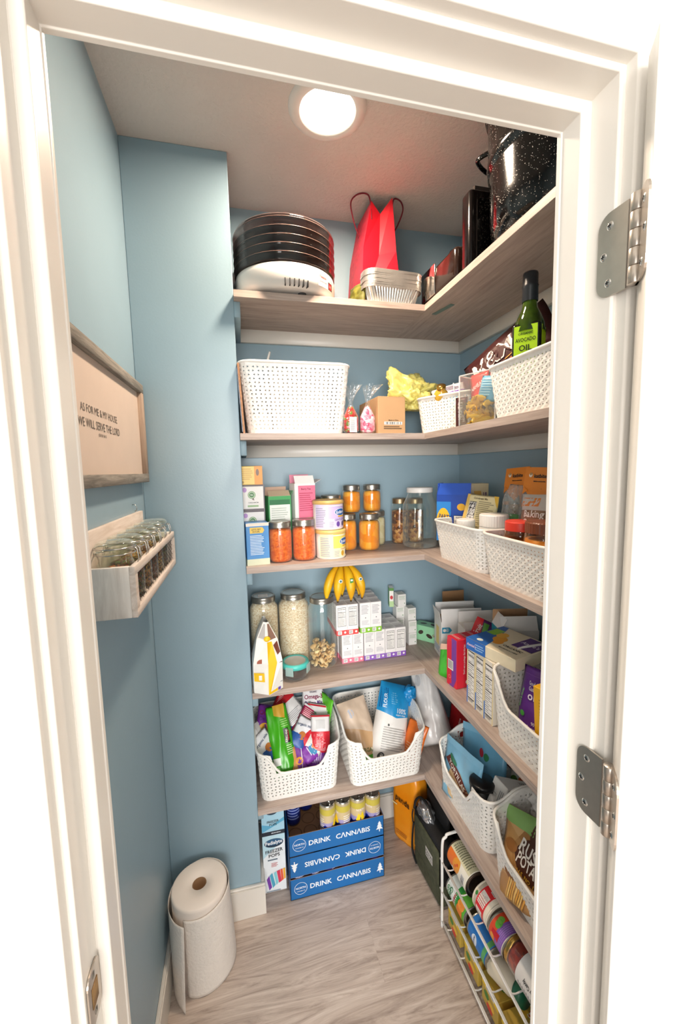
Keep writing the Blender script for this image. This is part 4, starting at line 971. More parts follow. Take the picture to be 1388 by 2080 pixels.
def lay(center, rz, rx, ry, H):
    """pose for a bag given its middle: spun ry in its own plane, leant back rx, turned rz"""
    return (Matrix.Translation(center) @ rz_(R(rz)) @ Matrix.Rotation(R(-rx), 4, 'X') @ Matrix.Rotation(R(ry), 4, 'Y') @ Matrix.Translation((0, 0, -H / 2)))
def bag(name, label, cat, center, ang, dims, base, art=(), **k):
    o = pouch(name, label, cat, (0, 0, 0), (0, 0, 0), dims, base, art, **k); o.matrix_world = lay(center, ang[0], ang[1], ang[2], dims[1]); return o
GLASS = film('FBFDFB', 0.5, 0.03, 0.30)
GLASS2 = film('F8FBF9', 0.8, 0.03, 0.42)
def mason(name, label, cat, loc, r, H, fillm, fill, group, lidc=ZINC, lidr=None, rn=None, ribs=True, rot=0, squash=1, embossed=None, glass=None, top_paper=False):
    """screw-top preserving jar: glass, contents, ring and lid"""
    rn = rn or r * 0.86; lr = lidr or rn * 1.04; hs = H - 0.018
    h = emp(name, label, cat, loc, rot, group)
    b = MB()
    b.lathe([(0.0001, 0.002), (r * 0.86, 0), (r * 0.97, 0.005), (r, 0.014), (r, hs - r * 0.62), (r * 0.985, hs - r * 0.42), (rn * 1.02, hs - 0.006), (rn, hs), (rn, H - 0.002)], glass or GLASS, 40)
    if embossed:
        S = Cyl(r, 0, hs - r * 0.5); b.t(S, embossed, 0.5, 0.60, 0.009, film('FFFFFF', 2.0, 0.05, 0.5), 14, r * 1.3)
    b.build('jar_glass', parent=h)
    if fillm:
        b = MB(); top = fill * hs; pr_ = [(0.0001, 0.003), (r * 0.84, 0.003), (r * 0.955, 0.014)]
        lim = hs - r * 0.62
        if top <= lim: pr_ += [(r * 0.955, top), (r * 0.5, top + 0.004), (0.0001, top + 0.001)]
        else: pr_ += [(r * 0.955, lim), (r * 0.93, lim + r * 0.2), (rn * 0.96, min(top, hs - 0.008)), (0.0001, top)]
        b.lathe(pr_, fillm, 36); b.build('contents', parent=h)
    b = MB(); z0 = H - 0.020
    b.lathe([(lr, z0), (lr * 1.03, z0 + 0.001), (lr, z0 + 0.003), (lr * 1.02, z0 + 0.008), (lr, z0 + 0.010), (lr * 1.02, z0 + 0.013), (lr, z0 + 0.0185), (lr * 0.97, z0 + 0.020), (lr * 0.85, z0 + 0.0202), (lr * 0.84, z0 + 0.0190)], lidc, 40); sb_ = b.build('screw_band', parent=h)
    b = MB(); b.lathe([(lr * 0.845, z0 + 0.0191), (lr * 0.75, z0 + 0.0195), (lr * 0.7, z0 + 0.0188), (0.0001, z0 + 0.0188)], mat('B4B0A8', 0.25, 0.9) if lidc is ZINC else lidc, 40)
    if top_paper: b.box(-0.018, -0.012, z0 + 0.0192, 0.016, 0.013, z0 + 0.0197, WH)
    b.build('lid_disc', parent=sb_)
    return h
# ================================================================== third shelf
z = Z3
carton('snack_box', 'light blue carton of printed text, front left of third shelf', 'box', (0.040, 1.340, z), R(5), (0.071, 0.085, 0.134), '4F92D2',
       [('d', 'F', 0.16, 0.76, 0.72, 0.90, 'E8C65A'), ('g', 'F', [(0.72, 0.76), (0.80, 0.83), (0.72, 0.90)], 'E8C65A'), ('t', 'F', "LET'S GET", 0.44, 0.85, 0.0048, '3B3B3B'), ('t', 'F', 'SOCIAL', 0.44, 0.80, 0.0048, '3B3B3B'),
        ('r', 'F', 0.16, 0.24, 0.84, 0.72, 13, 'DDEBF7'), ('d', 'F', 0, 0, 1, 0.15, 'D8DFC4'), ('d', 'L', 0, 0, 1, 0.15, 'D8DFC4'), ('d', 'F', 0, 0.93, 1, 1, 'F3E7DA')], flaps=[('F', 0.022, 82, 'E9E0D3')])
def tin(i, zz, lab):
    carton('tea_box', lab, 'box', (0.036, 1.405, zz), R(1), (0.074, 0.080, 0.084), 'EAE6E2',
           [('d', 'F', 0, 0.93, 1, 1, '5D5258'), ('d', 'F', 0, 0, 1, 0.06, '5D5258'), ('d', 'F', 0, 0, 0.05, 1, '6E646A'), ('d', 'F', 0.95, 0, 1, 1, '6E646A'), ('e', 'F', 0.14, 0.8, 0.007, 0.008, 'B488C8'),
            ('e', 'F', 0.44, 0.60, 0.0125, 0.0125, '6F9A5C'), ('e', 'F', 0.44, 0.60, 0.010, 0.010, 'DCE8D0'), ('e', 'F', 0.44, 0.60, 0.0085, 0.0085, '3F7A3C'), ('t', 'F', 'TEA', 0.44, 0.60, 0.004, 'F0F5EA'),
            ('t', 'F', 'CARDAMOM', 0.5, 0.30, 0.0040, '5A5A58'), ('d', 'F', 0.25, 0.13, 0.72, 0.20, '8DB07A'), ('g', 'F', [(0.44, 0.42), (0.55, 0.38), (0.52, 0.50)], '7A6A60'), ('r', 'R', 0.1, 0.1, 0.9, 0.9, 8, 'B9B2B6')], group='stacked square tea boxes')
tin(0, z + 0.0003, 'square pale tea box with green seal, bottom of the stack'); tin(1, z + 0.0847, 'square pale tea box with green seal, lower middle of the stack')
tin(2, z + 0.1691, 'square pale tea box with green seal, upper middle of the stack'); 
carton('tea_box', 'yellow and orange tea box on top of the tea stack', 'box', (0.035, 1.408, z + 0.2535), R(-2), (0.072, 0.115, 0.060), 'F2CE6B',
       [('d', 'F', 0.64, 0, 1, 1, 'E8951E'), ('e', 'F', 0.78, 0.66, 0.005, 0.011, '7A5C4A'), ('r', 'F', 0.08, 0.25, 0.58, 0.9, 6, 'D9A94A'), ('d', 'T', 0, 0, 1, 1, '3A2E22'), ('e', 'F', 0.12, 0.14, 0.004, 0.004, 'B8903A')])
carton('tea_carton', 'open green and white tea carton behind the left sauce jar', 'box', (0.120, 1.412, z), R(9), (0.078, 0.060, 0.212), '4FA866',
       [('d', 'F', 0.05, 0.03, 0.95, 0.94, 'F2F5F0'), ('d', 'F', 0.05, 0.86, 0.95, 0.94, '3E7D55'), ('r', 'F', 0.12, 0.40, 0.85, 0.82, 12, 'C6CFC6'), ('e', 'F', 0.80, 0.42, 0.012, 0.010, 'B8CF4A'), ('e', 'F', 0.66, 0.36, 0.009, 0.008, 'D4E070')],
       flaps=[('B', 0.03, -8, 'D6B39C'), ('F', 0.028, -50, 'CBB59A'), ('R', 0.028, 30, '5DA870')], open_top=True)
carton('tea_carton', 'open pink tea carton with strawberry picture behind the right sauce jar', 'box', (0.206, 1.412, z), R(10), (0.074, 0.062, 0.252), 'F2F0EE',
       [('d', 'F', 0.17, 0.0, 1, 0.97, 'EC7F9C'), ('r', 'F', 0.22, 0.62, 0.92, 0.88, 9, 'C7506F'), ('t', 'F', 'Berry Tea', 0.55, 0.92, 0.006, '8E2B48'), ('d', 'F', 0.28, 0.22, 0.92, 0.53, 'B6C878'), ('e', 'F', 0.45, 0.44, 0.006, 0.006, 'C9302C'), ('e', 'F', 0.62, 0.46, 0.006, 0.006, 'A82528'),
        ('e', 'F', 0.76, 0.42, 0.006, 0.006, 'C9302C'), ('r', 'F', 0.24, 0.24, 0.9, 0.36, 4, 'E6D57A'), ('r', 'F', 0.24, 0.06, 0.9, 0.18, 3, 'B84A68'), ('d', 'R', 0, 0.35, 1, 0.9, '7CA56A'), ('d', 'R', 0, 0, 1, 0.35, 'D8607F')],
       flaps=[('F', 0.030, -28, 'F4F2EF'), ('B', 0.03, 5, 'E890A8'), ('R', 0.026, 62, 'D8D0CC')], open_top=True)
SAUCE = speck(['EC7422', 'E4661C', 'F08030', 'DC5C1A', 'EA6E20'], 190, rough=0.4, bump=0.15)
mason('sauce_jar', 'jar of orange-red sauce, left one of the pair at shelf front', 'jar', (0.1165, 1.334, z), 0.0385, 0.133, SAUCE, 0.97, 'jars of tomato sauce', rn=0.0345, embossed='Mason')
mason('sauce_jar', 'jar of orange-red sauce, right one of the pair beside yellow tub', 'jar', (0.1960, 1.336, z), 0.0385, 0.135, SAUCE, 0.97, 'jars of tomato sauce', rn=0.0345, embossed='Ball')
def tub(name, label, loc, rot, band, light, dark, lid, extra):
    h = emp(name, label, 'tub', loc, rot, 'infant formula tubs'); r = 0.0515; b = MB()
    b.lathe([(0.0001, 0.001), (r * 0.95, 0), (r * 0.985, 0.004), (r * 0.985, 0.086), (0.0001, 0.086)], pr('F4EFE6'), 48)
    S = Cyl(r * 0.987, 0.004, 0.086)
    b.d(S, 0.30, 0.02, 0.80, 0.98, pr(light)); b.g(S, [(0.345, 0.98), (0.45, 0.98), (0.45, 0.42), (0.345, 0.02)], pr(dark)) if False else None
    b.d(S, 0.45, 0.40, 0.80, 0.98, pr(band)); b.d(S, 0.45, 0.90, 0.80, 0.94, pr('F4EFE6'))
    b.e(S, 0.60, 0.66, 0.026, 0.0125, pr('F4F4F6')); b.e(S, 0.60, 0.66, 0.0245, 0.011, pr('1E5FA8')); b.t(S, 'Enfamil', 0.60, 0.665, 0.010, pr('F4F6FA'), 4, 0.040)
    b.d(S, 0.56, 0.46, 0.66, 0.52, pr('D9A62A'))
    b.t(S, extra, 0.59, 0.36, 0.0062, pr(dark), 2, 0.06); b.e(S, 0.56, 0.18, 0.007, 0.009, pr(dark)); b.e(S, 0.635, 0.18, 0.0075, 0.009, pr('4A4A78')); b.e(S, 0.69, 0.22, 0.005, 0.006, pr('4A4A78'))
    b.rows(S, 0.31, 0.06, 0.43, 0.86, 11, pr('A8A4B4')); b.rows(S, 0.46, 0.05, 0.52, 0.3, 5, pr('A8A4B4'))
    b.build('tub_body', parent=h)
    b = MB(); b.lathe([(r * 0.99, 0.084), (r * 1.03, 0.0845), (r * 1.03, 0.094), (r * 1.0, 0.0965), (r * 0.9, 0.0975), (r * 0.88, 0.0955), (0.0001, 0.0955)], mat(lid, 0.35), 48); b.build('tub_lid', parent=h)
tub('formula_tub', 'yellow infant formula tub standing on third shelf under the purple one', (0.2890, 1.345, z), R(16), 'F6DC6E', 'F8EBC0', 'D0A030', 'E9C57A', 'NeuroPro')
tub('formula_tub', 'purple and white infant formula tub with tan lid, stacked on yellow tub', (0.2830, 1.347, z + 0.0985), R(6), 'C9B6E6', 'DDD0EE', '6B4AA0', 'D6B06A', 'GENTLEASE')
mason('preserving_jar', 'preserving jar seen mostly by its silver lid behind the purple tub', 'jar', (0.316, 1.450, z), 0.038, 0.205, speck(['C98A3A', 'E0A050', 'B87428'], 80), 0.8, 'preserving jars behind the tubs', rn=0.034)
mason('preserving_jar', 'preserving jar behind the pink carton, only its lid edge showing', 'jar', (0.252, 1.500, z), 0.038, 0.200, speck(['C98A3A', 'E0A050', 'B87428'], 80), 0.8, 'preserving jars behind the tubs', rn=0.034)
PEACH = speck(['F5A01C', 'F2951A', 'F8B038', 'EE8C14', 'F6A828'], 34, rough=0.25, bump=0.7, dist=0.006)
mason('peach_jar', 'jar of orange peach halves, lower left one beside the formula tubs', 'jar', (0.388, 1.432, z), 0.0385, 0.134, PEACH, 0.93, 'jars of orange peaches', rn=0.0335)
mason('peach_jar', 'jar of orange peach halves, lower right one at the front', 'jar', (0.4500, 1.438 + 0.0, z), 0.0385, 0.134, PEACH, 0.93, 'jars of orange peaches', rn=0.0335)
o1 = [o for o in bpy.data.objects if o.name.startswith('peach_jar')]
o1[0].location = (0.372, 1.448, z); o1[1].location = (0.4515, 1.420, z)
mason('peach_jar', 'upper left jar of orange peaches, standing on the lower row', 'jar', (0.402, 1.492 - 0.012, z + 0.1345), 0.0335, 0.103, PEACH, 0.95, 'upper jars of orange peaches', rn=0.031)
mason('peach_jar', 'upper right jar of orange peaches, standing on the lower row', 'jar', (0.486, 1.488, z + 0.1345), 0.0345, 0.103, PEACH, 0.95, 'upper jars of orange peaches', rn=0.031)
mason('pear_jar', 'jar of pale pears behind the lower right peach jar', 'jar', (0.506, 1.506, z), 0.0375, 0.134, speck(['E3D6A8', 'D8C78E', 'EDE2BC'], 34, rough=0.3, bump=0.6, dist=0.006), 0.93, 'jars of pale fruit', rn=0.0335)
DRIED = speck(['A8622A', '7A3F18', 'C48644', '5B2E12', 'D8A05C'], 85, rough=0.55, bump=1.0, dist=0.012)
mason('dried_fruit_jar', 'glass jar of brown dried fruit, left one near the corner', 'jar', (0.608, 1.507, z), 0.0335, 0.178, DRIED, 0.80, 'jars of dried fruit', rn=0.028, lidc=mat('A08A6C', 0.35, 0.8), glass=GLASS2)
mason('dried_fruit_jar', 'glass jar of brown dried fruit, right one behind the big empty jar', 'jar', (0.675, 1.510, z), 0.0335, 0.175, DRIED, 0.80, 'jars of dried fruit', rn=0.028, lidc=mat('A08A6C', 0.35, 0.8), glass=GLASS2)
h = emp('gallon_jar', 'large empty clear glass jar with white lid at the shelf corner', 'jar', (0.6500, 1.412, z))
b = MB(); b.lathe([(0.0001, 0.004), (0.050, 0.001), (0.060, 0.004), (0.0645, 0.014), (0.0650, 0.135), (0.062, 0.160), (0.052, 0.182), (0.0460, 0.194), (0.0455, 0.215)], GLASS2, 56); b.build('jar_glass', parent=h)
b = MB(); b.lathe([(0.048, 0.205), (0.0485, 0.206), (0.0485, 0.221), (0.046, 0.2235), (0.0001, 0.224)], mat('F0EEEA', 0.35), 48); b.build('jar_lid', parent=h)

# contents of the two side baskets, facing the aisle
carton('snack_box', 'open blue and yellow box in the far basket beside the big jar', 'box', (0.715, 1.262, z + 0.045), R(-42), (0.115, 0.062, 0.158), '1846A8',
       [('d', 'F', 0, 0, 0.42, 0.85, '2A86D8'), ('e', 'F', 0.2, 0.4, 0.024, 0.05, 'F2C22A'), ('t', 'F', 'PARTY', 0.25, 0.52, 0.016, '1B2A6B', -8, 0.042), ('t', 'F', 'MIX', 0.22, 0.36, 0.014, '1B2A6B', -8), ('e', 'F', 0.72, 0.74, 0.014, 0.012, 'F2B62A'),
        ('n', 'F', 0.50, 0.06, 0.96, 0.56), ('n', 'R', 0.12, 0.1, 0.9, 0.6), ('e', 'R', 0.5, 0.78, 0.014, 0.012, 'F2B62A'), ('e', 'L', 0.5, 0.6, 0.014, 0.03, 'F2B62A')],
       flaps=[('L', 0.04, -10, '1846A8'), ('F', 0.040, -12, '1E50B8'), ('B', 0.035, -30, 'D8C8B0')], open_top=True)
carton('ice_cream_cone_box', 'ice cream cone box with pink scoop picture behind the blue box', 'box', (0.800, 1.338, z + 0.045), R(-6), (0.150, 0.050, 0.190), 'E9D7B0',
       [('d', 'F', 0, 0, 0.42, 1, '6A2A6E'), ('e', 'F', 0.30, 0.80, 0.022, 0.026, 'E88A98'), ('e', 'F', 0.46, 0.76, 0.026, 0.032, 'EB96A2'), ('e', 'F', 0.38, 0.66, 0.03, 0.022, 'E27C8C'), ('g', 'F', [(0.52, 0.5), (0.86, 0.5), (0.80, 0.86), (0.60, 0.86)], 'E3B25E'), ('t', 'F', '18', 0.90, 0.80, 0.012, '5A2A6A'), ('t', 'F', 'CONES', 0.90, 0.66, 0.005, '5A2A6A')])
bag('recipe_packet', 'pale yellow packet with recipe text leaning up in the far basket', 'packet', (0.722, 1.130, z + 0.148), (-72, 14, 3), (0.125, 0.120, 0.018), 'EFE3B4',
    [('d', 'F', 0, 0, 0.12, 1, 'F2CE6A'), ('t', 'F', 'Cornbread Mix', 0.5, 0.90, 0.006, '5A4A2A'), ('r', 'F', 0.45, 0.1, 0.93, 0.84, 15, 'A59A78'), ('n', 'F', 0.16, 0.08, 0.40, 0.80), ('g', 'F', [(0.86, 1.0), (1.0, 1.0), (1.0, 0.7)], 'EBC044')], seed=31, wr=0.002)
h = emp('clear_pouch', 'clear bag with bright green label between yellow packet and orange packs', 'bag', (0, 0, 0))
o = bag('bag_film', None, None, (0.765, 1.032, z + 0.168), (-80, 12, 4), (0.075, 0.150, 0.040), film('F2F4F2', 1.2, 0.12, 0.45, bump=0.6, bscale=60, haze=0.10), (), seed=33, wr=0.006, taper=0.3); o.parent = h
o = bag('green_label', None, None, (0.758, 1.032, z + 0.130), (-80, 12, 0), (0.070, 0.055, 0.043), '3DA63A', [('t', 'F', 'parchment', 0.5, 0.5, 0.007, 'EAF6E6', 0, 0.05)], seed=34, wr=0.002); o.parent = h
ORG = 'E98A1E'
for i, (cy, cx, sc, tt, lab) in enumerate(((1.055, 0.800, 1.0, 'Muffin', 'orange-headed clear pack of muffin tulip liners, left of the two'), (0.950, 0.785, 1.05, 'Tulip', 'orange-headed clear pack of baking liners, right of the two'))):
    h = emp('baking_pack', lab, 'packet', (0, 0, 0), 0, 'orange-headed baking packs')
    M_ = lay((cx, cy, z + 0.190), -86 + i * 4, 12, -4 + i * 5, 0.21)
    b = MB(); S = Face((-0.048, -0.012, 0), (1, 0, 0), (0, 0, 1), 0.096, 0.21)
    b.box(-0.048, -0.011, 0, 0.048, 0.012, 0.205, film('F4F2EE', 1.2, 0.1, 0.4, bump=0.5, bscale=50, haze=0.08), r=0.004); b.build('clear_film', parent=h).matrix_local = M_
    b = MB(); b.add([S(0, 0.205, 0.001), S(0, 0.150, 0.001), S(0.030, 0.120, 0.001), S(0.052, 0.105, 0.001), S(0.096, 0.150, 0.001), S(0.096, 0.205, 0.001)], [(0, 1, 2, 3, 4, 5)], pr(ORG))
    S = Face((-0.048, -0.0140, 0), (1, 0, 0), (0, 0, 1), 0.096, 0.21)
    b.t(S, 'katbite', 0.56, 0.86, 0.0105, pr('2B2018'), 0, 0.055); b.t(S, 'kitchen accessories', 0.56, 0.79, 0.0035, pr('2B2018')); b.e(S, 0.22, 0.87, 0.006, 0.006, pr('F1E9DC')); b.e(S, 0.22, 0.885, 0.004, 0.004, pr('B08A50'))
    for k in range(3): b.d(S, 0.02 + k * 0.32, 0.60 + (0.0 if k == 1 else 0.09), 0.05 + k * 0.32, 0.605 + (0.0 if k == 1 else 0.09), pr('3A2A18'))
    b.add([S(0.004, 0.150, 0.0008), S(0.004, 0.128, 0.0008), S(0.020, 0.140, 0.0008)], [(0, 1, 2)], pr(ORG)); b.add([S(0.070, 0.128, 0.0008), S(0.082, 0.09, 0.0008), S(0.090, 0.147, 0.0008)], [(0, 1, 2)], pr(ORG))
    b.build('header_card', parent=h, solid=0.0006).matrix_local = M_
    b = MB(); b.t(S, tt, 0.42, 0.34, 0.016, pr('7A5C3A'), 0, 0.06); b.t(S, 'Paper Liners', 0.46, 0.22, 0.008, pr('7A5C3A'), 0, 0.07); b.d(S, 0.1, 0.44, 0.34, 0.49, pr('D98A3A')); b.build('print', parent=h).matrix_local = M_
    b = MB()
    for q in range(5): b.M = Matrix.Translation((0, 0, 0.012 + q * 0.012)); b.lathe([(0.022, 0), (0.030, 0.035)], mat('C79A6C', 0.8), 18, squash=0.3)
    b.build('paper_liners', parent=h).matrix_local = M_
bag('baking_cups_pack', 'tan pack of paper baking cups in the near basket by the doorway', 'packet', (0.730, 0.882, z + 0.160), (-80, 12, -2), (0.105, 0.125, 0.034), mat('A98564', 0.35, h2='7A4E30', scale=14),
    [('d', 'F', 0.0, 0.66, 1, 1, 'C9C2BA'), ('d', 'F', 0.1, 0.74, 0.62, 0.92, 'D97F35'), ('t', 'F', 'Baking', 0.52, 0.56, 0.0175, 'F5F1EA', 0, 0.080), ('t', 'F', 'Cups', 0.44, 0.38, 0.0175, 'F5F1EA', 0, 0.06), ('t', 'F', 'JUMBO LINERS', 0.5, 0.22, 0.005, '2E1C10'), ('t', 'F', '200', 0.55, 0.10, 0.012, '2E1C10')], seed=41, wr=0.003)
bag('teal_pouch', 'long teal snack pouch lying across the back of both baskets', 'bag', (0.745, 1.075, z + 0.108), (-84, 30, 2), (0.235, 0.060, 0.040), mat('1FA3A0', 0.25, var=0.15), [('d', 'F', 0.72, 0.3, 0.92, 0.62, 'E6F2F0'), ('t', 'F', 'nuts', 0.82, 0.46, 0.010, '1B4A50'), ('g', 'F', [(0, 0.1), (0.12, 0.1), (0.05, 0.9), (0, 0.9)], '158884')], seed=44, wr=0.004)
def screwjar(name, label, loc, r, H, lh, lidm, bodym, fillm=None, fill=0.8, ridges=True, lr=None, group=None):
    h = emp(name, label, 'jar', loc, 0, group); b = MB(); lr = lr or r * 0.95
    b.lathe([(0.0001, 0.001), (r * 0.9, 0), (r, 0.006), (r, H - lh - 0.016), (r * 0.96, H - lh - 0.006), (lr * 0.97, H - lh), (lr * 0.97, H - 0.004)], bodym, 40); b.build('jar_body', parent=h)
    if fillm: b = MB(); b.lathe([(0.0001, 0.003), (r * 0.95, 0.006), (r * 0.95, (H - lh - 0.016) * fill), (0.0001, (H - lh - 0.016) * fill)], fillm, 32); b.build('contents', parent=h)
    b = MB(); n = 72; vs = []
    for zz, k in ((H - lh, 1.0), (H - 0.003, 1.0), (H, 0.95)):
        for i in range(n):
            a = 2 * PI * i / n; q = lr * k * (1 + (0.012 if i % 2 and ridges and k == 1 else 0)); vs.append((q * math.cos(a), q * math.sin(a), zz))
    vs.append((0, 0, H)); fs = [(j * n + i, j * n + (i + 1) % n, (j + 1) * n + (i + 1) % n, (j + 1) * n + i) for j in range(2) for i in range(n)] + [(2 * n + i, 2 * n + (i + 1) % n, 3 * n) for i in range(n)]
    b.add(vs, fs, lidm); b.build('jar_lid', parent=h)
    return h
screwjar('supplement_tub', 'white tub with wide white lid in the far basket', (0.700, 1.020, z + 0.004), 0.042, 0.156, 0.034, mat('F2F0EC', 0.4), mat('EDEBE6', 0.4), lr=0.040)
screwjar('supplement_tub', 'smaller white lidded tub low in the far basket', (0.668, 1.118, z + 0.004), 0.030, 0.132, 0.022, mat('F2F0EC', 0.4), mat('EDEBE6', 0.4), lr=0.028)
screwjar('red_lidded_jar', 'jar with wide bright red lid in the near basket', (0.690, 0.892, z + 0.004), 0.040, 0.152, 0.024, mat('E4402E', 0.35), film('E8C9A8', 0.8, 0.04, 0.3), mat('A8642C', 0.5), 0.95, ridges=False)
screwjar('peanut_butter_jar', 'peanut butter jar with brown lid in the near basket at the door frame', (0.682, 0.800, z + 0.004), 0.043, 0.162, 0.026, mat('7A3F24', 0.35), film('F2DDB8', 0.8, 0.04, 0.25), mat('E0A04A', 0.4), 1.0, ridges=True)

# ================================================================== fourth shelf
z = Z4
OATS = speck(['F4E4CA', 'E8D2B0', 'FAF0DC', 'D8BC94', 'E2CDAC', 'F0E2C8'], 230, rough=0.85, bump=0.3, dist=0.01, stretch=(1, 1, 1.6))
mason('oat_jar', 'tall glass jar of rolled oats with paper on its lid, leftmost', 'jar', (0.058, 1.440, z), 0.0505, 0.268, OATS, 1.02, 'tall jars on the fourth shelf', rn=0.040, top_paper=True)
mason('oat_jar', 'tall glass jar full of rolled oats, middle of the tall jars', 'jar', (0.1655, 1.448, z), 0.0560, 0.268, OATS, 1.02, 'tall jars on the fourth shelf', rn=0.043)
h = mason('chip_jar', 'tall clear glass jar with banana chips in the bottom', 'jar', (0.2640, 1.412, z), 0.0510, 0.254, None, 0, 'tall jars on the fourth shelf', rn=0.041, glass=GLASS2)
# loose chips inside, a heap nobody could count
b = MB(); rw = random.Random(5)
for k in range(190):
    a = rw.uniform(0, 2 * PI); rr = 0.041 * math.sqrt(rw.random()); zz = 0.006 + rw.random() * (0.075 - 0.5 * max(0, math.cos(a - 0.3)) * rr)
    M_ = Matrix.Translation((rr * math.cos(a), rr * math.sin(a), zz)) @ Euler((rw.uniform(-0.9, 0.9), rw.uniform(-0.9, 0.9), rw.uniform(0, 6))).to_matrix().to_4x4()
    b.M = M_; n = 7; s_ = rw.uniform(0.009, 0.013)
    ring = [(s_ * rw.uniform(0.8, 1.2) * math.cos(2 * PI * i / n), s_ * rw.uniform(0.6, 1.0) * math.sin(2 * PI * i / n), rw.uniform(-0.0015, 0.0025)) for i in range(n)]
    b.add([(0, 0, 0)] + ring, [(0, 1 + i, 1 + (i + 1) % n) for i in range(n)], mat(['F2CC90', 'EABB78', 'F6DAA8'][k % 3], 0.6, var=0.1, scale=60), True)
b.M = None
o = b.build('banana_chips', label='heap of golden banana chips in the bottom of the clear tall jar', cat='chips', loc=(0.2640, 1.412, z), kind='stuff'); o.modifiers.new('s', 'SOLIDIFY').thickness = 0.0008
# round glass container, aqua lid
h = emp('food_container', 'round glass food container with aqua clip lid', 'food container', (0.1530, 1.345, z), (0, 0, R(10)))
b = MB(); b.lathe([(0.0001, 0.002), (0.032, 0.0), (0.039, 0.006), (0.0425, 0.020), (0.044, 0.048)], GLASS2, 44); b.build('glass_bowl', parent=h)
b = MB(); b.lathe([(0.0001, 0.004), (0.031, 0.004), (0.036, 0.012), (0.038, 0.030), (0.0001, 0.032)], mat('3E2A24', 0.9, var=0.2, scale=90), 32); b.build('contents', parent=h)
AQ = mat('4FC4BC', 0.35)
b = MB(); b.lathe([(0.044, 0.040), (0.0475, 0.041), (0.0480, 0.050), (0.046, 0.056), (0.040, 0.0575), (0.036, 0.0555)], AQ, 48); b.build('lid_ring', parent=h)
b = MB(); b.lathe([(0.036, 0.0552), (0.034, 0.0540), (0.0001, 0.0540)], mat('C9C6BE', 0.25), 40); b.build('lid_center', parent=h)
for k in range(4):
    b = MB(); b.M = rz_(R(45 + 90 * k + 4)); b.box(0.047, -0.014, 0.022, 0.0500, 0.014, 0.052, film('D9F0EE', 1.0, 0.1, 0.4, haze=0.35), r=0.001); b.M = None; b.build('clip', parent=h)
# standing pouch with yellow stripe, seen edge-on
h = emp('cookie_bag', 'white gusseted bag with bold yellow stripe standing at left shelf edge', 'bag', (0.0540, 1.300, z + 0.0015), (R(1), 0, R(4))); h.scale = (1.28, 1.08, 1.02)
b = MB(); WB2 = pr('F1EFEA'); wv = 0.036; dv = 0.038
b.add([(-wv, dv, 0.004), (-wv, -dv * 0.8, 0.004), (0, -dv - 0.014, 0.0), (wv, -dv * 0.8, 0.004), (wv, dv, 0.004),
       (-0.034, dv, 0.10), (-0.036, -dv, 0.10), (0.002, -dv - 0.002, 0.10), (0.036, -dv, 0.10), (0.034, dv, 0.10),
       (-0.018, dv, 0.18), (-0.024, -dv * 0.6, 0.175), (0.000, -dv * 0.9, 0.165), (0.028, -dv * 0.6, 0.165), (0.020, dv, 0.18),
       (-0.002, dv, 0.222), (-0.006, -0.020, 0.226), (0.000, -0.024, 0.225), (0.006, -0.020, 0.224), (0.002, dv, 0.222)],
      [(0, 1, 6, 5), (1, 2, 7, 6), (2, 3, 8, 7), (3, 4, 9, 8), (5, 6, 11, 10), (6, 7, 12, 11), (7, 8, 13, 12), (8, 9, 14, 13), (10, 11, 16, 15), (11, 12, 17, 16), (12, 13, 18, 17), (13, 14, 19, 18), (0, 5, 10, 15, 19, 14, 9, 4), (4, 3, 2, 1, 0)], WB2)
def quad(b, p, m_): b.add(p, [(0, 1, 2, 3)], m_)
yl = pr('F5C51C')
P_ = [Vector(v) for v in b.v]
def onq(ids, pts, m_, off=0.0008):
    A, B_, C_, D = [P_[i] for i in ids]; n = (B_ - A).cross(D - A).normalized(); n = n if n.y < 0 else -n
    q = [A * (1 - u) * (1 - v) + B_ * u * (1 - v) + C_ * u * v + D * (1 - u) * v + n * off for u, v in pts]; b.add(q, [tuple(range(len(q)))], m_)
onq((2, 3, 8, 7), [(-0.08, 0.02), (0.60, 0.02), (0.58, 1.0), (-0.06, 1.0)], yl); onq((7, 8, 13, 12), [(-0.06, 0.0), (0.58, 0.0), (0.42, 0.98), (0.0, 0.98)], yl)
onq((1, 2, 7, 6), [(0.05, 0.42), (0.72, 0.40), (0.70, 0.68), (0.03, 0.72)], yl); onq((1, 2, 7, 6), [(0.35, 0.46), (0.55, 0.46), (0.55, 0.62), (0.35, 0.62)], WH, 0.0012)
onq((6, 7, 12, 11), [(0.22, 0.02), (0.55, 0.0), (0.55, 0.38), (0.25, 0.36)], pr('9C4A2A')); onq((11, 12, 17, 16), [(0.1, 0.1), (0.8, 0.1), (0.8, 0.9), (0.3, 0.9)], pr('B9B6B4'))
onq((7, 8, 13, 12), [(0.72, 0.3), (0.98, 0.42), (0.9, 0.95), (0.5, 0.78)], pr('6E3A2C'), 0.0012); onq((2, 3, 8, 7), [(0.70, 0.70), (0.86, 0.82), (0.98, 0.99), (0.72, 0.95)], pr('5A2C22'))
onq((12, 13, 18, 17), [(0.15, 0.05), (0.9, 0.1), (0.8, 0.9), (0.3, 0.9)], pr('8A6A5C')); onq((2, 3, 8, 7), [(0.62, 0.02), (0.82, 0.02), (0.82, 0.12), (0.62, 0.12)], pr('6A4AA8'))
onq((2, 3, 8, 7), [(0.66, 0.25), (0.95, 0.27), (0.95, 0.30), (0.66, 0.28)], pr('8A8A90'))
b.build('bag_body', parent=h)
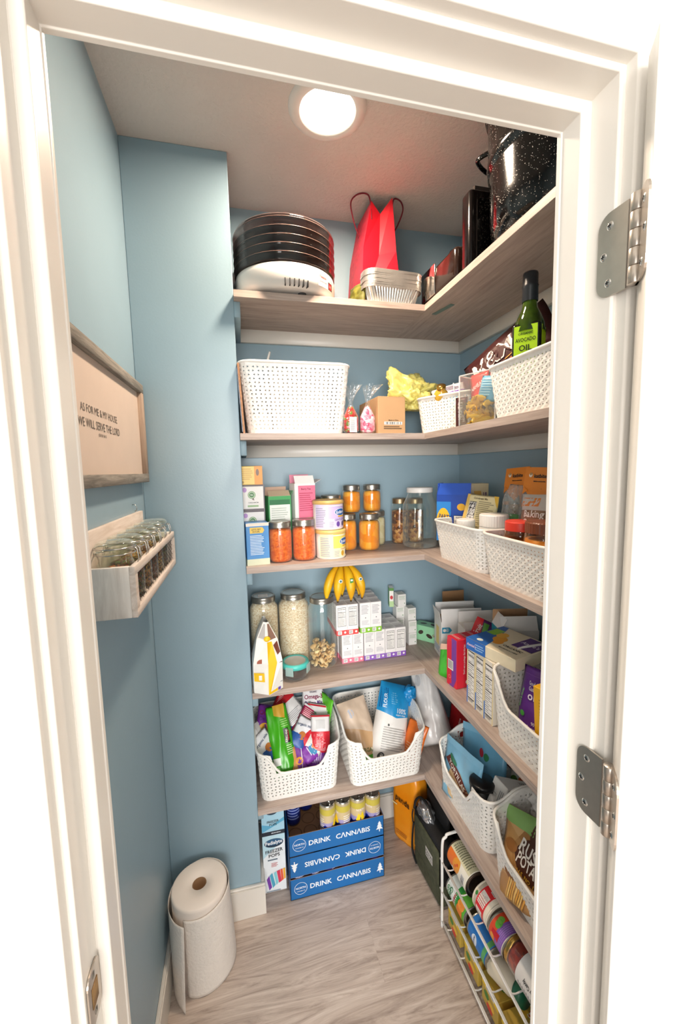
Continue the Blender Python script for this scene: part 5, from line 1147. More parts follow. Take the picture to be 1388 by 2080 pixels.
b = MB(); b.M = Matrix.Translation((0.000, -dv * 0.55 - 0.016, 0.176)) @ Matrix.Rotation(R(62), 4, 'X'); b.lathe([(0.0001, 0.001), (0.008, 0.001), (0.008, 0)], yl, 20); b.build('round_seal', parent=h)
# bananas standing on the milk cartons
h = emp('banana_bunch', 'bunch of ripe yellow bananas resting on top of the milk cartons', 'bananas', (0.350, 1.395, z + 0.2325))
YEL = mat('F2C21E', 0.45, h2='D99A12', scale=9); TIP = mat('4A3416', 0.8)
bn = [(-0.050, -0.012, 22, 0.9), (-0.026, -0.036, 10, 1.0), (0.006, -0.044, -4, 1.02), (0.036, -0.034, -18, 0.96), (0.034, -0.004, -22, 0.95), (-0.008, 0.004, 2, 0.9)]
for k, (bx, by, tw, s_) in enumerate(bn):
    b = MB(); top = Vector((0.000 + bx * 0.16, 0.030 + by * 0.15, 0.140)); bot = Vector((bx * 1.45, by - 0.0, 0.012 + 0.002 * k))
    mid = (top + bot) / 2 + Vector((bx * 0.75, -0.030 + by * 0.55, 0.016))
    pts = []; rad = []
    for i in range(15):
        t = i / 14; p = top * (1 - t) ** 2 + mid * 2 * t * (1 - t) + bot * t * t; pts.append(p)
        rad.append(0.0045 if t < 0.08 else 0.0055 + (0.0175 * s_ - 0.0055) * math.sin(min(1, (t - 0.08) / 0.42) * PI / 2) if t < 0.6 else 0.0175 * s_ * max(0.22, math.cos((t - 0.6) / 0.4 * 1.42)))
    b.tube(pts, rad, YEL, 7); e_ = bot + (bot - mid).normalized() * 0.0065; b.tube([bot, e_], [0.0042, 0.003], TIP, 7)
    bo_ = b.build('banana', parent=h)
    if k in (1, 2, 3):
        j = 7; p = pts[j]; b = MB(); b.M = Matrix.Translation(p + Vector((0.002, -0.0180 * s_ - 0.001, 0.002))) @ Matrix.Rotation(R(90), 4, 'X')
        if k == 2: b.box(-0.006, -0.008, 0, 0.006, 0.008, 0.0008, pr('3E8E3A')); b.box(-0.004, -0.001, 0.0009, 0.004, 0.005, 0.0011, WH)
        else: b.lathe([(0.0001, 0.0006), (0.007, 0.0006), (0.007, 0)], WH, 16); b.lathe([(0.0001, 0.0009), (0.004, 0.0009)], pr('2F6E74'), 12)
        b.build('fruit_sticker', parent=bo_)
b = MB(); b.tube([(0, 0.030, 0.128), (0.002, 0.032, 0.148)], [0.011, 0.008], mat('8A7A22', 0.6), 9); b.build('stem', parent=h)
# milk cartons
def milk(band, nutr_):
    def mk(lab, loc, rot=0, first=[None]):
        w_, d_, h_ = 0.0405, 0.0505, 0.112
        art = [('d', 'F', 0, 0, 1, 0.17, band), ('d', 'R', 0, 0, 1, 0.17, band), ('d', 'L', 0, 0, 1, 0.17, band), ('e', 'F', 0.78, 0.09, 0.0042, 0.0042, 'F4F2F0'), ('d', 'F', 0.12, 0.03, 0.48, 0.15, 'F4F2F0'), ('r', 'F', 0.15, 0.045, 0.45, 0.135, 4, '6A6A70')]
        if nutr_: art += [('n', 'F', 0.12, 0.30, 0.88, 0.92)]
        else: art += [('r', 'F', 0.12, 0.62, 0.88, 0.93, 7, 'B8B8BC'), ('e', 'F', 0.5, 0.5, 0.002, 0.002, '6A6A70'), ('r', 'F', 0.14, 0.26, 0.86, 0.42, 4, 'C6C6CA')]
        art += [('d', 'T', 0.0, 0.44, 1.0, 0.52, 'D8D4D4'), ('r', 'T', 0.1, 0.1, 0.9, 0.4, 3, 'C9BFC4'), ('r', 'L', 0.1, 0.25, 0.9, 0.9, 9, 'D0CCD0'), ('r', 'R', 0.1, 0.25, 0.9, 0.9, 9, 'D0CCD0')]
        if first[0] is None:
            first[0] = carton('milk_carton', lab, 'carton', loc, rot, (w_, d_, h_), 'F1EEEE', art, group='small white milk cartons'); return first[0]
        return dup(first[0], loc, rot, lab)
    return mk
cols = {'pink': milk('F0829C', False), 'red': milk('E4504E', True), 'green': milk('8CC63E', False), 'purple': milk('9A6CC8', False), 'violet': milk('8E5CC0', True)}
for i, (cx, cc, ww) in enumerate(((0.3490, 'pink', 'leftmost'), (0.3900, 'pink', 'second'), (0.4340, 'purple', 'third'), (0.4750, 'purple', 'fourth'), (0.5170, 'violet', 'fifth'), (0.5580, 'violet', 'sixth'))):
    for j, (yy, dw) in enumerate(((1.4080, 'front rank'), (1.4600, 'middle rank'), (1.5120, 'rear rank'))):
        if i == 0 and j: pass
        cols[cc]('white milk carton with %s band, bottom layer, %s from left, %s' % (cc, ww, dw), (cx - 0.004 * (j > 0), yy, z + 0.0004), R(2 if i < 2 else 1))
for i, (cx, cc, ww) in enumerate(((0.3280, 'red', 'leftmost'), (0.3690, 'red', 'second'), (0.4170, 'green', 'third'), (0.4580, 'green', 'fourth'))):
    for j, (yy, dw) in enumerate(((1.3960, 'front rank'), (1.4480, 'middle rank'), (1.5000, 'rear rank'))):
        cols[cc]('white milk carton with %s band, top layer, %s from left, %s' % (cc, ww, dw), (cx + 0.004 * j * (i > 1), yy, z + 0.1128), R(1 if i < 2 else 0))
# small cartons stacked near the corner
sm = None
for (cx, cy, lv, lab) in ((0.636, 1.480, 0, 'small white carton, front of the bottom layer near the corner'), (0.636, 1.526, 0, 'small white carton, rear of the bottom layer near the corner'),
                          (0.636, 1.480, 1, 'small white carton, front of the second layer near the corner'), (0.636, 1.526, 1, 'small white carton, rear of the second layer near the corner'),
                          (0.636, 1.486, 2, 'small white carton, front of the third layer near the corner'), (0.600, 1.520, 2, 'small white carton, left rear of the third layer near the corner'), (0.600, 1.520, 1, 'small white carton, left rear of the second layer near the corner'), (0.600, 1.520, 0, 'small white carton, left rear of the bottom layer near the corner'),
                          (0.606, 1.516, 3, 'small white carton with green end topping the corner stack')):
    loc = (cx + 0.004, cy, z + 0.0004 + lv * 0.0502)
    if sm is None: sm = carton('drink_carton', lab, 'carton', loc, 0, (0.0345, 0.044, 0.0495), 'EEEDEA', [('d', 'F', 0, 0.5, 1, 0.52, 'D4D4D0'), ('r', 'F', 0.1, 0.56, 0.9, 0.9, 3, 'B4C4B0'), ('e', 'F', 0.8, 0.25, 0.002, 0.002, '4A8A4A'), ('r', 'R', 0.1, 0.1, 0.9, 0.9, 4, 'C8D0C4'), ('r', 'T', 0.1, 0.1, 0.9, 0.9, 5, 'D0D8CC')], group='small drink cartons near the corner')
    else: dup(sm, loc, 0, lab)
carton('juice_box', 'white and green juice box standing on the corner carton stack', 'carton', (0.560 + 0.012, 1.520, z + 0.1512), R(-14), (0.018, 0.040, 0.078), 'F0EFEA', [('d', 'F', 0, 0, 1, 0.3, 'B8D8A0'), ('e', 'F', 0.5, 0.5, 0.006, 0.008, 'C8303A'), ('d', 'L', 0, 0, 1, 1, '6FB04A'), ('d', 'F', 0, 0.85, 1, 1, '4E8A3E')])
carton('snack_box', 'mint green box with small dark pictures in the shelf corner', 'box', (0.725, 1.488, z), R(-52), (0.118, 0.052, 0.064), '9FDCB0',
       [('e', 'F', 0.3, 0.55, 0.012, 0.008, '4A4038', 30), ('e', 'F', 0.62, 0.4, 0.014, 0.008, '3E342C', -20), ('t', 'F', 'GIRL', 0.86, 0.5, 0.010, 'A8383A'), ('e', 'T', 0.3, 0.5, 0.014, 0.007, '4A4038', 20), ('e', 'T', 0.66, 0.55, 0.016, 0.008, '3E342C', -30), ('e', 'L', 0.5, 0.5, 0.008, 0.014, '3E342C')])
# open cartons on the right side
carton('cracker_carton', 'tall open white carton with kraft inner flap at the back', 'box', (0.836, 1.452, z), R(-3), (0.100, 0.085, 0.150), 'EFEDEA', [('r', 'F', 0.05, 0.3, 0.6, 0.9, 8, 'C8C4C0'), ('e', 'F', 0.1, 0.5, 0.01, 0.014, 'F0D070')], flaps=[('B', 0.045, 2, 'A9805A')], open_top=True)
carton('cracker_carton', 'open white carton with blue chevron print, flaps raised', 'box', (0.775, 1.345, z), R(-11), (0.155, 0.090, 0.140), 'F0EFED',
       [('d', 'F', 0.02, 0.70, 0.20, 0.86, '2F96BC'), ('g', 'F', [(0.20, 0.70), (0.26, 0.78), (0.20, 0.86)], '2F96BC'), ('e', 'F', 0.08, 0.78, 0.006, 0.006, 'F0EFED'), ('r', 'F', 0.12, 0.73, 0.19, 0.84, 3, 'F0EFED'), ('d', 'L', 0.3, 0.3, 0.7, 0.8, 'F4D98A'), ('r', 'L', 0.1, 0.1, 0.9, 0.28, 3, '9AB4D0')],
       flaps=[('B', 0.050, -6, 'F2F1EF'), ('F', 0.048, -14, 'EFEDEA'), ('L', 0.040, 10, 'EDEBE8')], open_top=True)
carton('cracker_carton', 'open pale carton with torn flap behind the purple fruit packet', 'box', (0.800, 1.232, z), R(-10), (0.140, 0.070, 0.150), 'EFEAE6', [('d', 'T', 0, 0, 1, 1, 'EEE6DC')], flaps=[('B', 0.040, 2, 'F2EEEA'), ('F', 0.03, -60, 'E8E2DC')], open_top=True)
carton('popcorn_carton', 'open teal carton with purple print and white gabled flaps', 'box', (0.830, 1.090, z + 0.0003), R(-14), (0.118, 0.080, 0.196), '2BA6C4',
       [('d', 'F', 0.30, 0, 1, 0.62, '0E7A70'), ('d', 'F', 0.55, 0.12, 1, 0.5, '8E2E3C'), ('t', 'F', 'ORIGINAL', 0.42, 0.5, 0.010, 'D8C84A', 90, 0.05), ('e', 'F', 0.12, 0.7, 0.010, 0.020, '9A4AA0'), ('e', 'F', 0.24, 0.72, 0.008, 0.016, 'B85AB0'), ('e', 'L', 0.5, 0.5, 0.016, 0.022, '9A4AA0'), ('d', 'F', 0, 0.85, 1, 1, 'ECE9E6')],
       flaps=[('F', 0.045, -22, 'EFEDEA'), ('B', 0.045, -4, 'C9A078'), ('L', 0.042, -28, 'EDEBE8')], open_top=True)
bag('fruit_snack_packet', 'red, green and purple fruit packet poking up behind red box', 'packet', (0.770, 1.150, z + 0.142), (-30, 20, 22), (0.105, 0.100, 0.016), '5A2468',
    [('g', 'F', [(0, 0), (0.30, 0), (0.22, 1), (0, 1)], 'D8222E'), ('t', 'F', 'Fruit', 0.14, 0.62, 0.014, 'F6E8E6', 76), ('g', 'F', [(0.30, 0.3), (0.46, 0.2), (0.44, 0.9), (0.26, 0.9)], '5FA83A'), ('e', 'F', 0.6, 0.6, 0.014, 0.014, '2E1040'), ('e', 'F', 0.76, 0.5, 0.014, 0.014, '3A1650')], seed=52, wr=0.003)
bag('green_pouch', 'bright green pouch lying against the purple and red box', 'bag', (0.664, 1.210, z + 0.045), (-80, 25, -20), (0.090, 0.115, 0.028), mat('3FBF2C', 0.3, h2='2F9E22', scale=15), [('d', 'F', 0, 0.82, 1, 1, 'E3BFAE')], seed=53, wr=0.003)
RB = [('d', 'F', 0, 0, 0.46, 0.55, 'D81E3C'), ('b', 'F', 0.16, 0.34, 0.66, 0.56, ''), ('g', 'F', [(0.5, 1), (1, 1), (1, 0.2), (0.7, 0), (0.3, 0)], '7A3A9E'), ('d', 'F', 0.0, 0.05, 0.5, 0.92, 'D81E3C'),
      ('b', 'F', 0.12, 0.34, 0.68, 0.54, ''), ('e', 'F', 0.3, 0.18, 0.006, 0.006, 'F2B0A8'), ('e', 'F', 0.3, 0.18, 0.0048, 0.0048, 'D81E3C'),
      ('t', 'R', "Don't eat a package. Eat this bar.", 0.30, 0.6, 0.0065, 'F6E6E4', 90, 0.10), ('d', 'R', 0.48, 0.36, 0.49, 0.92, 'F2D2CC'), ('d', 'R', 0.48, 0.92, 0.9, 0.925, 'F2D2CC'), ('d', 'R', 0.48, 0.36, 0.9, 0.365, 'F2D2CC'), ('e', 'R', 0.72, 0.44, 0.007, 0.007, 'F6E6E4'), ('e', 'R', 0.72, 0.44, 0.0055, 0.0055, 'E0283E'),
      ('e', 'R', 0.42, 0.12, 0.007, 0.007, 'EAF2EA'), ('e', 'R', 0.9, 0.15, 0.010, 0.010, 'EE8A2E')] + [('d', 'T', 0.06 + 0.15 * (k % 6), 0.1 + 0.3 * (k // 6), 0.12 + 0.15 * (k % 6), 0.2 + 0.3 * (k // 6), 'F6D0C8') for k in range(18)]
carton('snack_bar_box', 'red and purple snack bar box standing upright on fourth right shelf', 'box', (0.683, 1.142, z), R(-83), (0.050, 0.100, 0.162), 'E0283E', RB)
MACF = [('n', 'F', 0.12, 0.10, 0.90, 0.93), ('d', 'F', 0, 0, 0.12, 1, 'F0DFAE'), ('d', 'F', 0, 0, 0.12, 0.30, '5A8AD8'), ('d', 'F', 0.9, 0, 1, 1, 'F0DFAE')]
mb = None
for i, (cy, lab) in enumerate(((1.028, 'white and cream macaroni box, farthest of the three in a row'), (0.984, 'white and cream macaroni box, middle of the three in a row'), (0.940, 'white and cream macaroni box, nearest of the three by the bin'))):
    if mb is None: mb = carton('macaroni_box', lab, 'box', (0.690, cy, z), R(-88), (0.041, 0.108, 0.178), 'E9E3D6', MACF + [('r', 'F', 0.2, 0.05, 0.8, 0.1, 2, '8A8A90')], group='macaroni boxes standing in a row')
    else: dup(mb, (0.690, cy, z), R(-88), lab)
carton('macaroni_box', 'blue and cream organic macaroni box lying flat on the upright boxes', 'box', (0.715, 0.962, z + 0.1788), R(-76), (0.170, 0.155, 0.034), 'EFE3C6',
       [('g', 'T', [(0, 0), (0.42, 0), (0.30, 0.5), (0.12, 1), (0, 1)], '2E6CC0'), ('e', 'T', 0.36, 0.45, 0.020, 0.022, 'F0A82A'), ('e', 'T', 0.28, 0.62, 0.016, 0.02, 'F4B83A'), ('e', 'T', 0.42, 0.32, 0.014, 0.016, 'EE9E22'), ('d', 'T', 0.02, 0.5, 0.2, 0.8, '8CC63E'), ('e', 'T', 0.20, 0.12, 0.010, 0.008, 'EAF2EA'),
        ('d', 'T', 0.60, 0.42, 0.98, 0.95, '5A2E82'), ('t', 'T', "Annie's", 0.79, 0.68, 0.016, 'E8DDF2', 0, 0.055), ('t', 'T', 'ORGANIC', 0.72, 0.30, 0.010, '2E2A26', 0, 0.06), ('t', 'T', 'MACARONI & CHEESE', 0.72, 0.18, 0.0055, '2E2A26', 0, 0.06),
        ('d', 'F', 0, 0, 0.42, 1, '2E6CC0'), ('t', 'F', "Annie's", 0.12, 0.5, 0.008, 'F2D2DE'), ('r', 'F', 0.2, 0.2, 0.4, 0.8, 3, '9AC0EA'), ('d', 'L', 0, 0, 1, 1, '2E6CC0')])
# in the open-front bin on this shelf
bag('rice_pouch', 'purple organic rice pouch standing at the front of its bin', 'pouch', (0.690, 0.795, z + 0.112), (-76, 12, -5), (0.128, 0.185, 0.034), mat('6A3596', 0.35, h2='57297F', scale=8),
    [('d', 'F', 0.0, 0.90, 1, 0.905, '8A5AB0'), ('t', 'F', 'Good &', 0.34, 0.80, 0.010, 'E8E0F0', 0, 0.03), ('t', 'F', 'Gather', 0.36, 0.73, 0.010, 'E8E0F0', 0, 0.035), ('t', 'F', 'organic', 0.56, 0.62, 0.020, 'E8E0F0', 0, 0.095), ('t', 'F', '90 second', 0.55, 0.30, 0.008, 'E8E0F0', 0, 0.05), ('t', 'F', 'jasmine rice', 0.60, 0.22, 0.012, 'E8E0F0', 0, 0.09), ('r', 'F', 0.3, 0.08, 0.85, 0.16, 3, 'B8A0D0'),
     ('e', 'F', 0.14, 0.38, 0.007, 0.007, '4FB04A'), ('t', 'F', 'Good & Gather', 0.08, 0.58, 0.006, '7AC070', 80, 0.05)], seed=61, wr=0.003)
bag('bread_bag', 'clear bag with brown rolls and purple label behind the rice pouch', 'bag', (0.765, 0.800, z + 0.150), (-82, 16, 4), (0.165, 0.130, 0.045), film('F0EEEA', 1.0, 0.15, 0.4, bump=0.6, bscale=40, haze=0.28), [('e', 'F', 0.72, 0.62, 0.040, 0.028, 'B98A5A'), ('d', 'F', 0.36, 0.66, 0.60, 0.76, '6A3A96'), ('e', 'F', 0.4, 0.45, 0.012, 0.008, 'D8505A')], seed=62, wr=0.004)
carton('yellow_box', 'narrow golden yellow carton beside the rice pouch at the doorway', 'box', (0.668, 0.728, z + 0.005), (R(0), R(-4), R(-80)), (0.050, 0.060, 0.200), 'F2B81E', [('r', 'F', 0.3, 0.1, 0.9, 0.88, 22, 'C8901A'), ('r', 'R', 0.1, 0.1, 0.9, 0.9, 18, 'C8901A')])

# ================================================================== lowest shelf
z = Z5
# bin 1: snack packets
def snack(col, art, lab, c, a, dims=(0.080, 0.105, 0.022), seed=1, wr=0.0035):
    return bag('snack_packet', lab, 'packet', c, a, dims, col, art, seed=seed, wr=wr, group='snack packets heaped in the left bin', nu=10, nv=14)
RW = [('d', 'F', 0, 0.80, 1, 1, 'C8202E'), ('r', 'F', 0.1, 0.1, 0.9, 0.5, 8, 'B4B4B8'), ('d', 'F', 0, 0.03, 1, 0.06, 'C8202E')]
RED_ = [('r', 'F', 0.12, 0.12, 0.88, 0.9, 14, 'F2C6C8'), ('d', 'F', 0, 0.94, 1, 1, 'F0EEEE')]
OM = [('t', 'F', 'ORGANIC', 0.5, 0.88, 0.006, '6A5A6A', 0, 0.03), ('t', 'F', 'Omega-3', 0.5, 0.72, 0.015, '8A2050', 0, 0.072), ('t', 'F', 'Deluxe Mix', 0.5, 0.56, 0.013, '5A2A7A', 0, 0.070), ('d', 'F', 0, 0.0, 1, 0.42, '6E2A8E'), ('e', 'F', 0.3, 0.34, 0.018, 0.014, 'D8A030'), ('e', 'F', 0.55, 0.26, 0.016, 0.014, 'C85A28'), ('e', 'F', 0.32, 0.22, 0.012, 0.010, '6A8A2A')]
PU = [('g', 'F', [(0, 0), (0.45, 0), (0.30, 1), (0, 1)], 'C9863E'), ('d', 'F', 0.62, 0.05, 0.66, 0.95, 'EDE6F2'), ('e', 'F', 0.5, 0.5, 0.014, 0.012, 'E8A030'), ('e', 'F', 0.5, 0.5, 0.010, 0.008, '7A3AA0')]
BL = [('d', 'F', 0, 0, 1, 0.45, '2A5AA8'), ('e', 'F', 0.6, 0.45, 0.014, 0.014, 'C87A3A'), ('e', 'F', 0.3, 0.35, 0.012, 0.012, '2A5AA8'), ('t', 'F', 'organic mix', 0.5, 0.75, 0.009, '4A5A7A', 10, 0.06)]
b = MB()
bag('snow_pea_bag', 'long bright green bag standing in the heap of snack packets', 'bag', (0.098, 1.372, z + 0.160), (6, 28, -4), (0.098, 0.235, 0.042), mat('4CB81E', 0.28, h2='3A9E18', scale=9),
    [('d', 'F', 0.60, 0.46, 0.84, 0.66, '17130F'), ('t', 'F', 'KIRKLAND', 0.70, 0.56, 0.009, 'F2EDE6', 78, 0.042), ('t', 'F', 'Signature', 0.79, 0.56, 0.006, 'D8303A', 78, 0.036), ('r', 'F', 0.62, 0.30, 0.95, 0.44, 5, 'C8EAB0'), ('g', 'F', [(0.3, 0.86), (0.8, 0.80), (0.9, 1), (0.3, 1)], 'D8A83A'), ('d', 'F', 0.04, 0.20, 0.30, 0.30, 'F0F0EC'), ('r', 'F', 0.55, 0.68, 0.9, 0.8, 4, 'A8DC80')], seed=71, wr=0.006, taper=0.25)
S_P = [('F0EEEE', RW, 'white snack packet with red top band behind the green bag', (0.145, 1.455, z + 0.215), (10, 40, -28), (0.085, 0.115, 0.022)),
       ('C8202E', RED_, 'red snack packet leaning at the top left of the heap', (0.112, 1.470, z + 0.228), (0, 40, 30), (0.070, 0.095, 0.018)),
       ('F0EEF0', OM, 'white and purple trail mix packet at the back right of the heap', (0.232, 1.470, z + 0.215), (0, 32, 3), (0.086, 0.120, 0.024)),
       ('F0EEEE', [('d', 'F', 0, 0, 1, 0.55, 'D82838'), ('r', 'F', 0.15, 0.05, 0.85, 0.5, 12, 'F4C0C4'), ('d', 'F', 0, 0.93, 1, 0.97, 'C8202E'), ('d', 'F', 0.25, 0.62, 0.75, 0.85, 'DDDCDC')], 'white over red snack packet at the right side of the heap', (0.238, 1.372, z + 0.162), (-4, 30, 5), (0.070, 0.125, 0.026)),
       ('F0EEEE', [('d', 'F', 0, 0.88, 1, 0.94, 'C8202E'), ('e', 'F', 0.3, 0.6, 0.010, 0.006, '6AA080'), ('r', 'F', 0.1, 0.1, 0.9, 0.45, 6, 'B8B8BC')], 'white packet with thin red line under the trail mix', (0.240, 1.430, z + 0.190), (-8, 34, 12), (0.085, 0.090, 0.024)),
       ('7A2E96', PU, 'purple packet with nuts picture lying at the front of the heap', (0.152, 1.338, z + 0.098), (6, 30, 4), (0.070, 0.110, 0.030)),
       ('7A2EA0', [('r', 'F', 0.2, 0.3, 0.9, 0.6, 5, 'C8B0E0'), ('d', 'F', 0, 0, 1, 0.2, '3AA8B0')], 'purple and teal packet at the front right of the heap', (0.212, 1.345, z + 0.096), (0, 34, -70), (0.070, 0.105, 0.028)),
       ('8A3AAA', [('e', 'F', 0.5, 0.5, 0.02, 0.014, '4A9AC8'), ('r', 'F', 0.2, 0.3, 0.8, 0.7, 5, 'E8E0F0')], 'purple packet with blue oval in the middle of the heap', (0.205, 1.352, z + 0.120), (0, 40, 60), (0.065, 0.095, 0.024)),
       ('F0F0F4', BL, 'white and blue packet tilted across the heap middle', (0.170, 1.385, z + 0.165), (0, 36, 36), (0.066, 0.110, 0.024)),
       ('F0F0F4', BL, 'white and blue packet at the left side of the bin', (0.040, 1.365, z + 0.150), (20, 30, -24), (0.078, 0.105, 0.024)),
       ('6E2A8E', OM, 'purple and white trail mix packet at the upper left of the heap', (0.052, 1.440, z + 0.195), (30, 34, 28), (0.078, 0.120, 0.024)),
       ('C8303A', [('d', 'F', 0, 0.6, 1, 1, 'F0EEEE')], 'narrow red and white packet edge at the far left of the bin', (0.030, 1.400, z + 0.168), (60, 30, 10), (0.060, 0.105, 0.018)),
       ('E8E2DA', [('d', 'F', 0, 0.62, 1, 0.84, 'D82838'), ('e', 'F', 0.3, 0.3, 0.012, 0.012, 'E8803A'), ('e', 'F', 0.65, 0.3, 0.012, 0.012, 'F0C040'), ('d', 'F', 0, 0.9, 1, 1, 'D82838')], 'cream and red packet with orange dots in the heap', (0.205, 1.368, z + 0.145), (0, 40, -52), (0.064, 0.100, 0.022)),
       ('B82A5A', RED_, 'crimson and purple packet under the trail mix', (0.192, 1.420, z + 0.186), (0, 36, 38), (0.066, 0.105, 0.022)),
       ('5FC02A', [('r', 'F', 0.1, 0.2, 0.9, 0.8, 8, 'B8E890')], 'thin green packet standing at the right wall of the bin', (0.268, 1.450, z + 0.180), (-70, 12, 0), (0.090, 0.150, 0.012)),
       ('2A5AB0', [], 'blue packet glimpsed deep in the heap', (0.150, 1.400, z + 0.140), (0, 30, -10), (0.085, 0.100, 0.03)),
       ('5A2A7A', [], 'dark purple packet deep at the left of the heap', (0.055, 1.420, z + 0.140), (0, 30, 20), (0.080, 0.110, 0.03)),
       ('8A4A30', [], 'brown packet deep at the bottom of the heap', (0.100, 1.400, z + 0.060), (0, 60, 0), (0.140, 0.130, 0.04)),
       ('4A3A6A', [], 'dark violet packet deep at the right bottom of the heap', (0.215, 1.400, z + 0.060), (0, 60, 0), (0.120, 0.130, 0.04))]
for i, q in enumerate(S_P): snack(q[0], q[1], q[2], q[3], q[4], q[5], seed=80 + i)
# bin 2: flour bag, brown bag
bag('flour_bag', 'large white paper flour bag with rolled blue top in the bin', 'bag', (0.520, 1.395, z + 0.142), (8, 24, 22), (0.150, 0.275, 0.085), mat('F3EFEA', 0.5, bump=0.2, bscale=20),
    [('g', 'F', [(0.0, 0.62), (0.5, 0.56), (1.0, 0.60), (1.0, 1.0), (0.0, 1.0)], '1E96D6'), ('d', 'F', 0.02, 0.66, 0.26, 0.92, '1A5AA0'), ('t', 'F', 'FLOUR', 0.14, 0.76, 0.014, 'EAF2F8', 90, 0.05), ('t', 'F', '100%', 0.66, 0.655, 0.017, 'EAF2F8', 0, 0.055), ('t', 'F', 'organic wheat', 0.64, 0.60, 0.006, 'EAF2F8', 0, 0.06), ('r', 'F', 0.3, 0.72, 0.5, 0.88, 6, '7AC0EA'),
     ('r', 'F', 0.18, 0.15, 0.92, 0.44, 10, 'B8B4B0'), ('e', 'F', 0.22, 0.08, 0.012, 0.012, '3A3A3A'), ('e', 'F', 0.22, 0.08, 0.007, 0.007, 'F3EFEA'), ('e', 'F', 0.30, 0.46, 0.004, 0.004, '3A3A3A')], seed=91, wr=0.005, low=0.6, taper=0.15)
crumple('rolled_bag_top', 'crumpled bright blue rolled top of the flour bag', 'bag', (0.598, 1.435, z + 0.180), (R(10), R(18), R(10)), (0.030, 0.026, 0.044), mat('1E8ED0', 0.3, var=0.15, bump=0.3, bscale=25), seed=14, amp=0.3, freq=1.8)
o = bpy.data.objects['rolled_bag_top']; fb = bpy.data.objects['flour_bag']; o.parent = fb; o.matrix_parent_inverse = fb.matrix_world.inverted()
for k_ in ('label', 'category'): del o[k_]
bag('sugar_bag', 'clear bag of brown sugar slumped at the left of the bin', 'bag', (0.392, 1.395, z + 0.128), (0, 30, -10), (0.115, 0.225, 0.050), mat('C79A6A', 0.35, h2='D8B48C', scale=7, bump=0.3, bscale=14),
    [('d', 'F', 0, 0.72, 1, 1, mat('C8A284', 0.3, h2='E2C6AC', scale=18)) if False else ('g', 'F', [(0, 0.62), (0.4, 0.55), (1, 0.40), (1, 1), (0, 1)], 'D6BFA8'), ('e', 'F', 0.35, 0.80, 0.012, 0.016, 'B8BCC8'), ('t', 'F', 'ORGANIC', 0.62, 0.20, 0.013, '5A6A2A', -12, 0.075), ('d', 'F', 0.3, 0.0, 1, 0.13, '4FB030'), ('e', 'F', 0.5, 0.07, 0.010, 0.008, 'EDE9E0')], seed=92, wr=0.006)
bag('chip_bag', 'orange bag edge wedged at the right side of the bin', 'bag', (0.588, 1.335, z + 0.085), (-50, 22, 8), (0.080, 0.150, 0.03), mat('F07A2E', 0.3, var=0.1), [('r', 'F', 0.2, 0.2, 0.8, 0.5, 5, 'F8B080')], seed=93)
carton('book_spine', 'thin cream card at the bottom front of the bin', 'card', (0.440, 1.318, z + 0.012), (R(-20), R(8), 0), (0.060, 0.006, 0.080), 'E6D9C0', [('g', 'F', [(0.4, 0.5), (1, 0.2), (1, 0.7)], '3A86C8')])
bpy.data.objects['book_spine'].name = 'recipe_card'
# plastic bag of rice in the corner
bag('rice_bag', 'bulging clear plastic bag of white rice in the shelf corner', 'bag', (0.700, 1.435, z + 0.155), (-25, 20, -14), (0.135, 0.290, 0.095), mat('E3E1E0', 0.22, h2='F4F2F0', scale=14, bump=0.5, bscale=16), [('e', 'F', 0.25, 0.85, 0.014, 0.02, 'C8CCD0')], seed=94, wr=0.014, taper=0.35)
bag('red_packet', 'red packet edge showing behind the bag of rice', 'packet', (0.815, 1.390, z + 0.120), (-70, 12, 0), (0.10, 0.19, 0.02), 'B81E24', [('t', 'F', 'rice', 0.6, 0.4, 0.012, 'F2D8D4', 90)], seed=95)
# bin 3: tortillas, tumbler, milk
TORT = [('d', 'F', 0, 0.90, 1, 1, '8EC8E8'), ('e', 'F', 0.42, 0.34, 0.048, 0.050, 'D8BC94'), ('e', 'F', 0.66, 0.26, 0.034, 0.040, 'CBAA7E'), ('g', 'F', [(0.06, 0.62), (0.70, 0.30), (0.86, 0.38), (0.20, 0.74)], '6A2E28'), ('t', 'F', 'TORTILLAS', 0.44, 0.52, 0.016, 'F0E8E0', -28, 0.105), ('e', 'F', 0.30, 0.70, 0.022, 0.009, '2F7A5A', -28), ('d', 'F', 0.74, 0.08, 0.92, 0.20, 'E07A2E'), ('t', 'F', '12', 0.83, 0.14, 0.010, 'F6EFE6')]
bag('tortilla_pack', 'light blue tortilla pack leaning at the far end of its bin', 'packet', (0.658, 1.112, z + 0.100), (-84, 10, -4), (0.185, 0.196, 0.020), mat('86C2E2', 0.3, var=0.05), TORT, seed=101, wr=0.004)
bag('tortilla_pack', 'light blue tortilla pack leaning behind the first in the bin', 'packet', (0.742, 1.118, z + 0.128), (-72, 16, -10), (0.170, 0.215, 0.022), mat('7ABCE0', 0.3, var=0.05), TORT[:1] + [('e', 'F', 0.5, 0.66, 0.010, 0.014, 'C83A4A'), ('e', 'F', 0.62, 0.62, 0.010, 0.012, '3A8A5A'), ('g', 'F', [(0.04, 0.40), (0.90, 0.18), (0.96, 0.28), (0.10, 0.52)], '6A2E28'), ('t', 'F', 'FLATBREAD', 0.50, 0.34, 0.014, 'F0E8E0', -15, 0.10), ('e', 'F', 0.6, 0.10, 0.045, 0.016, 'D8BC94')], seed=102, wr=0.005)
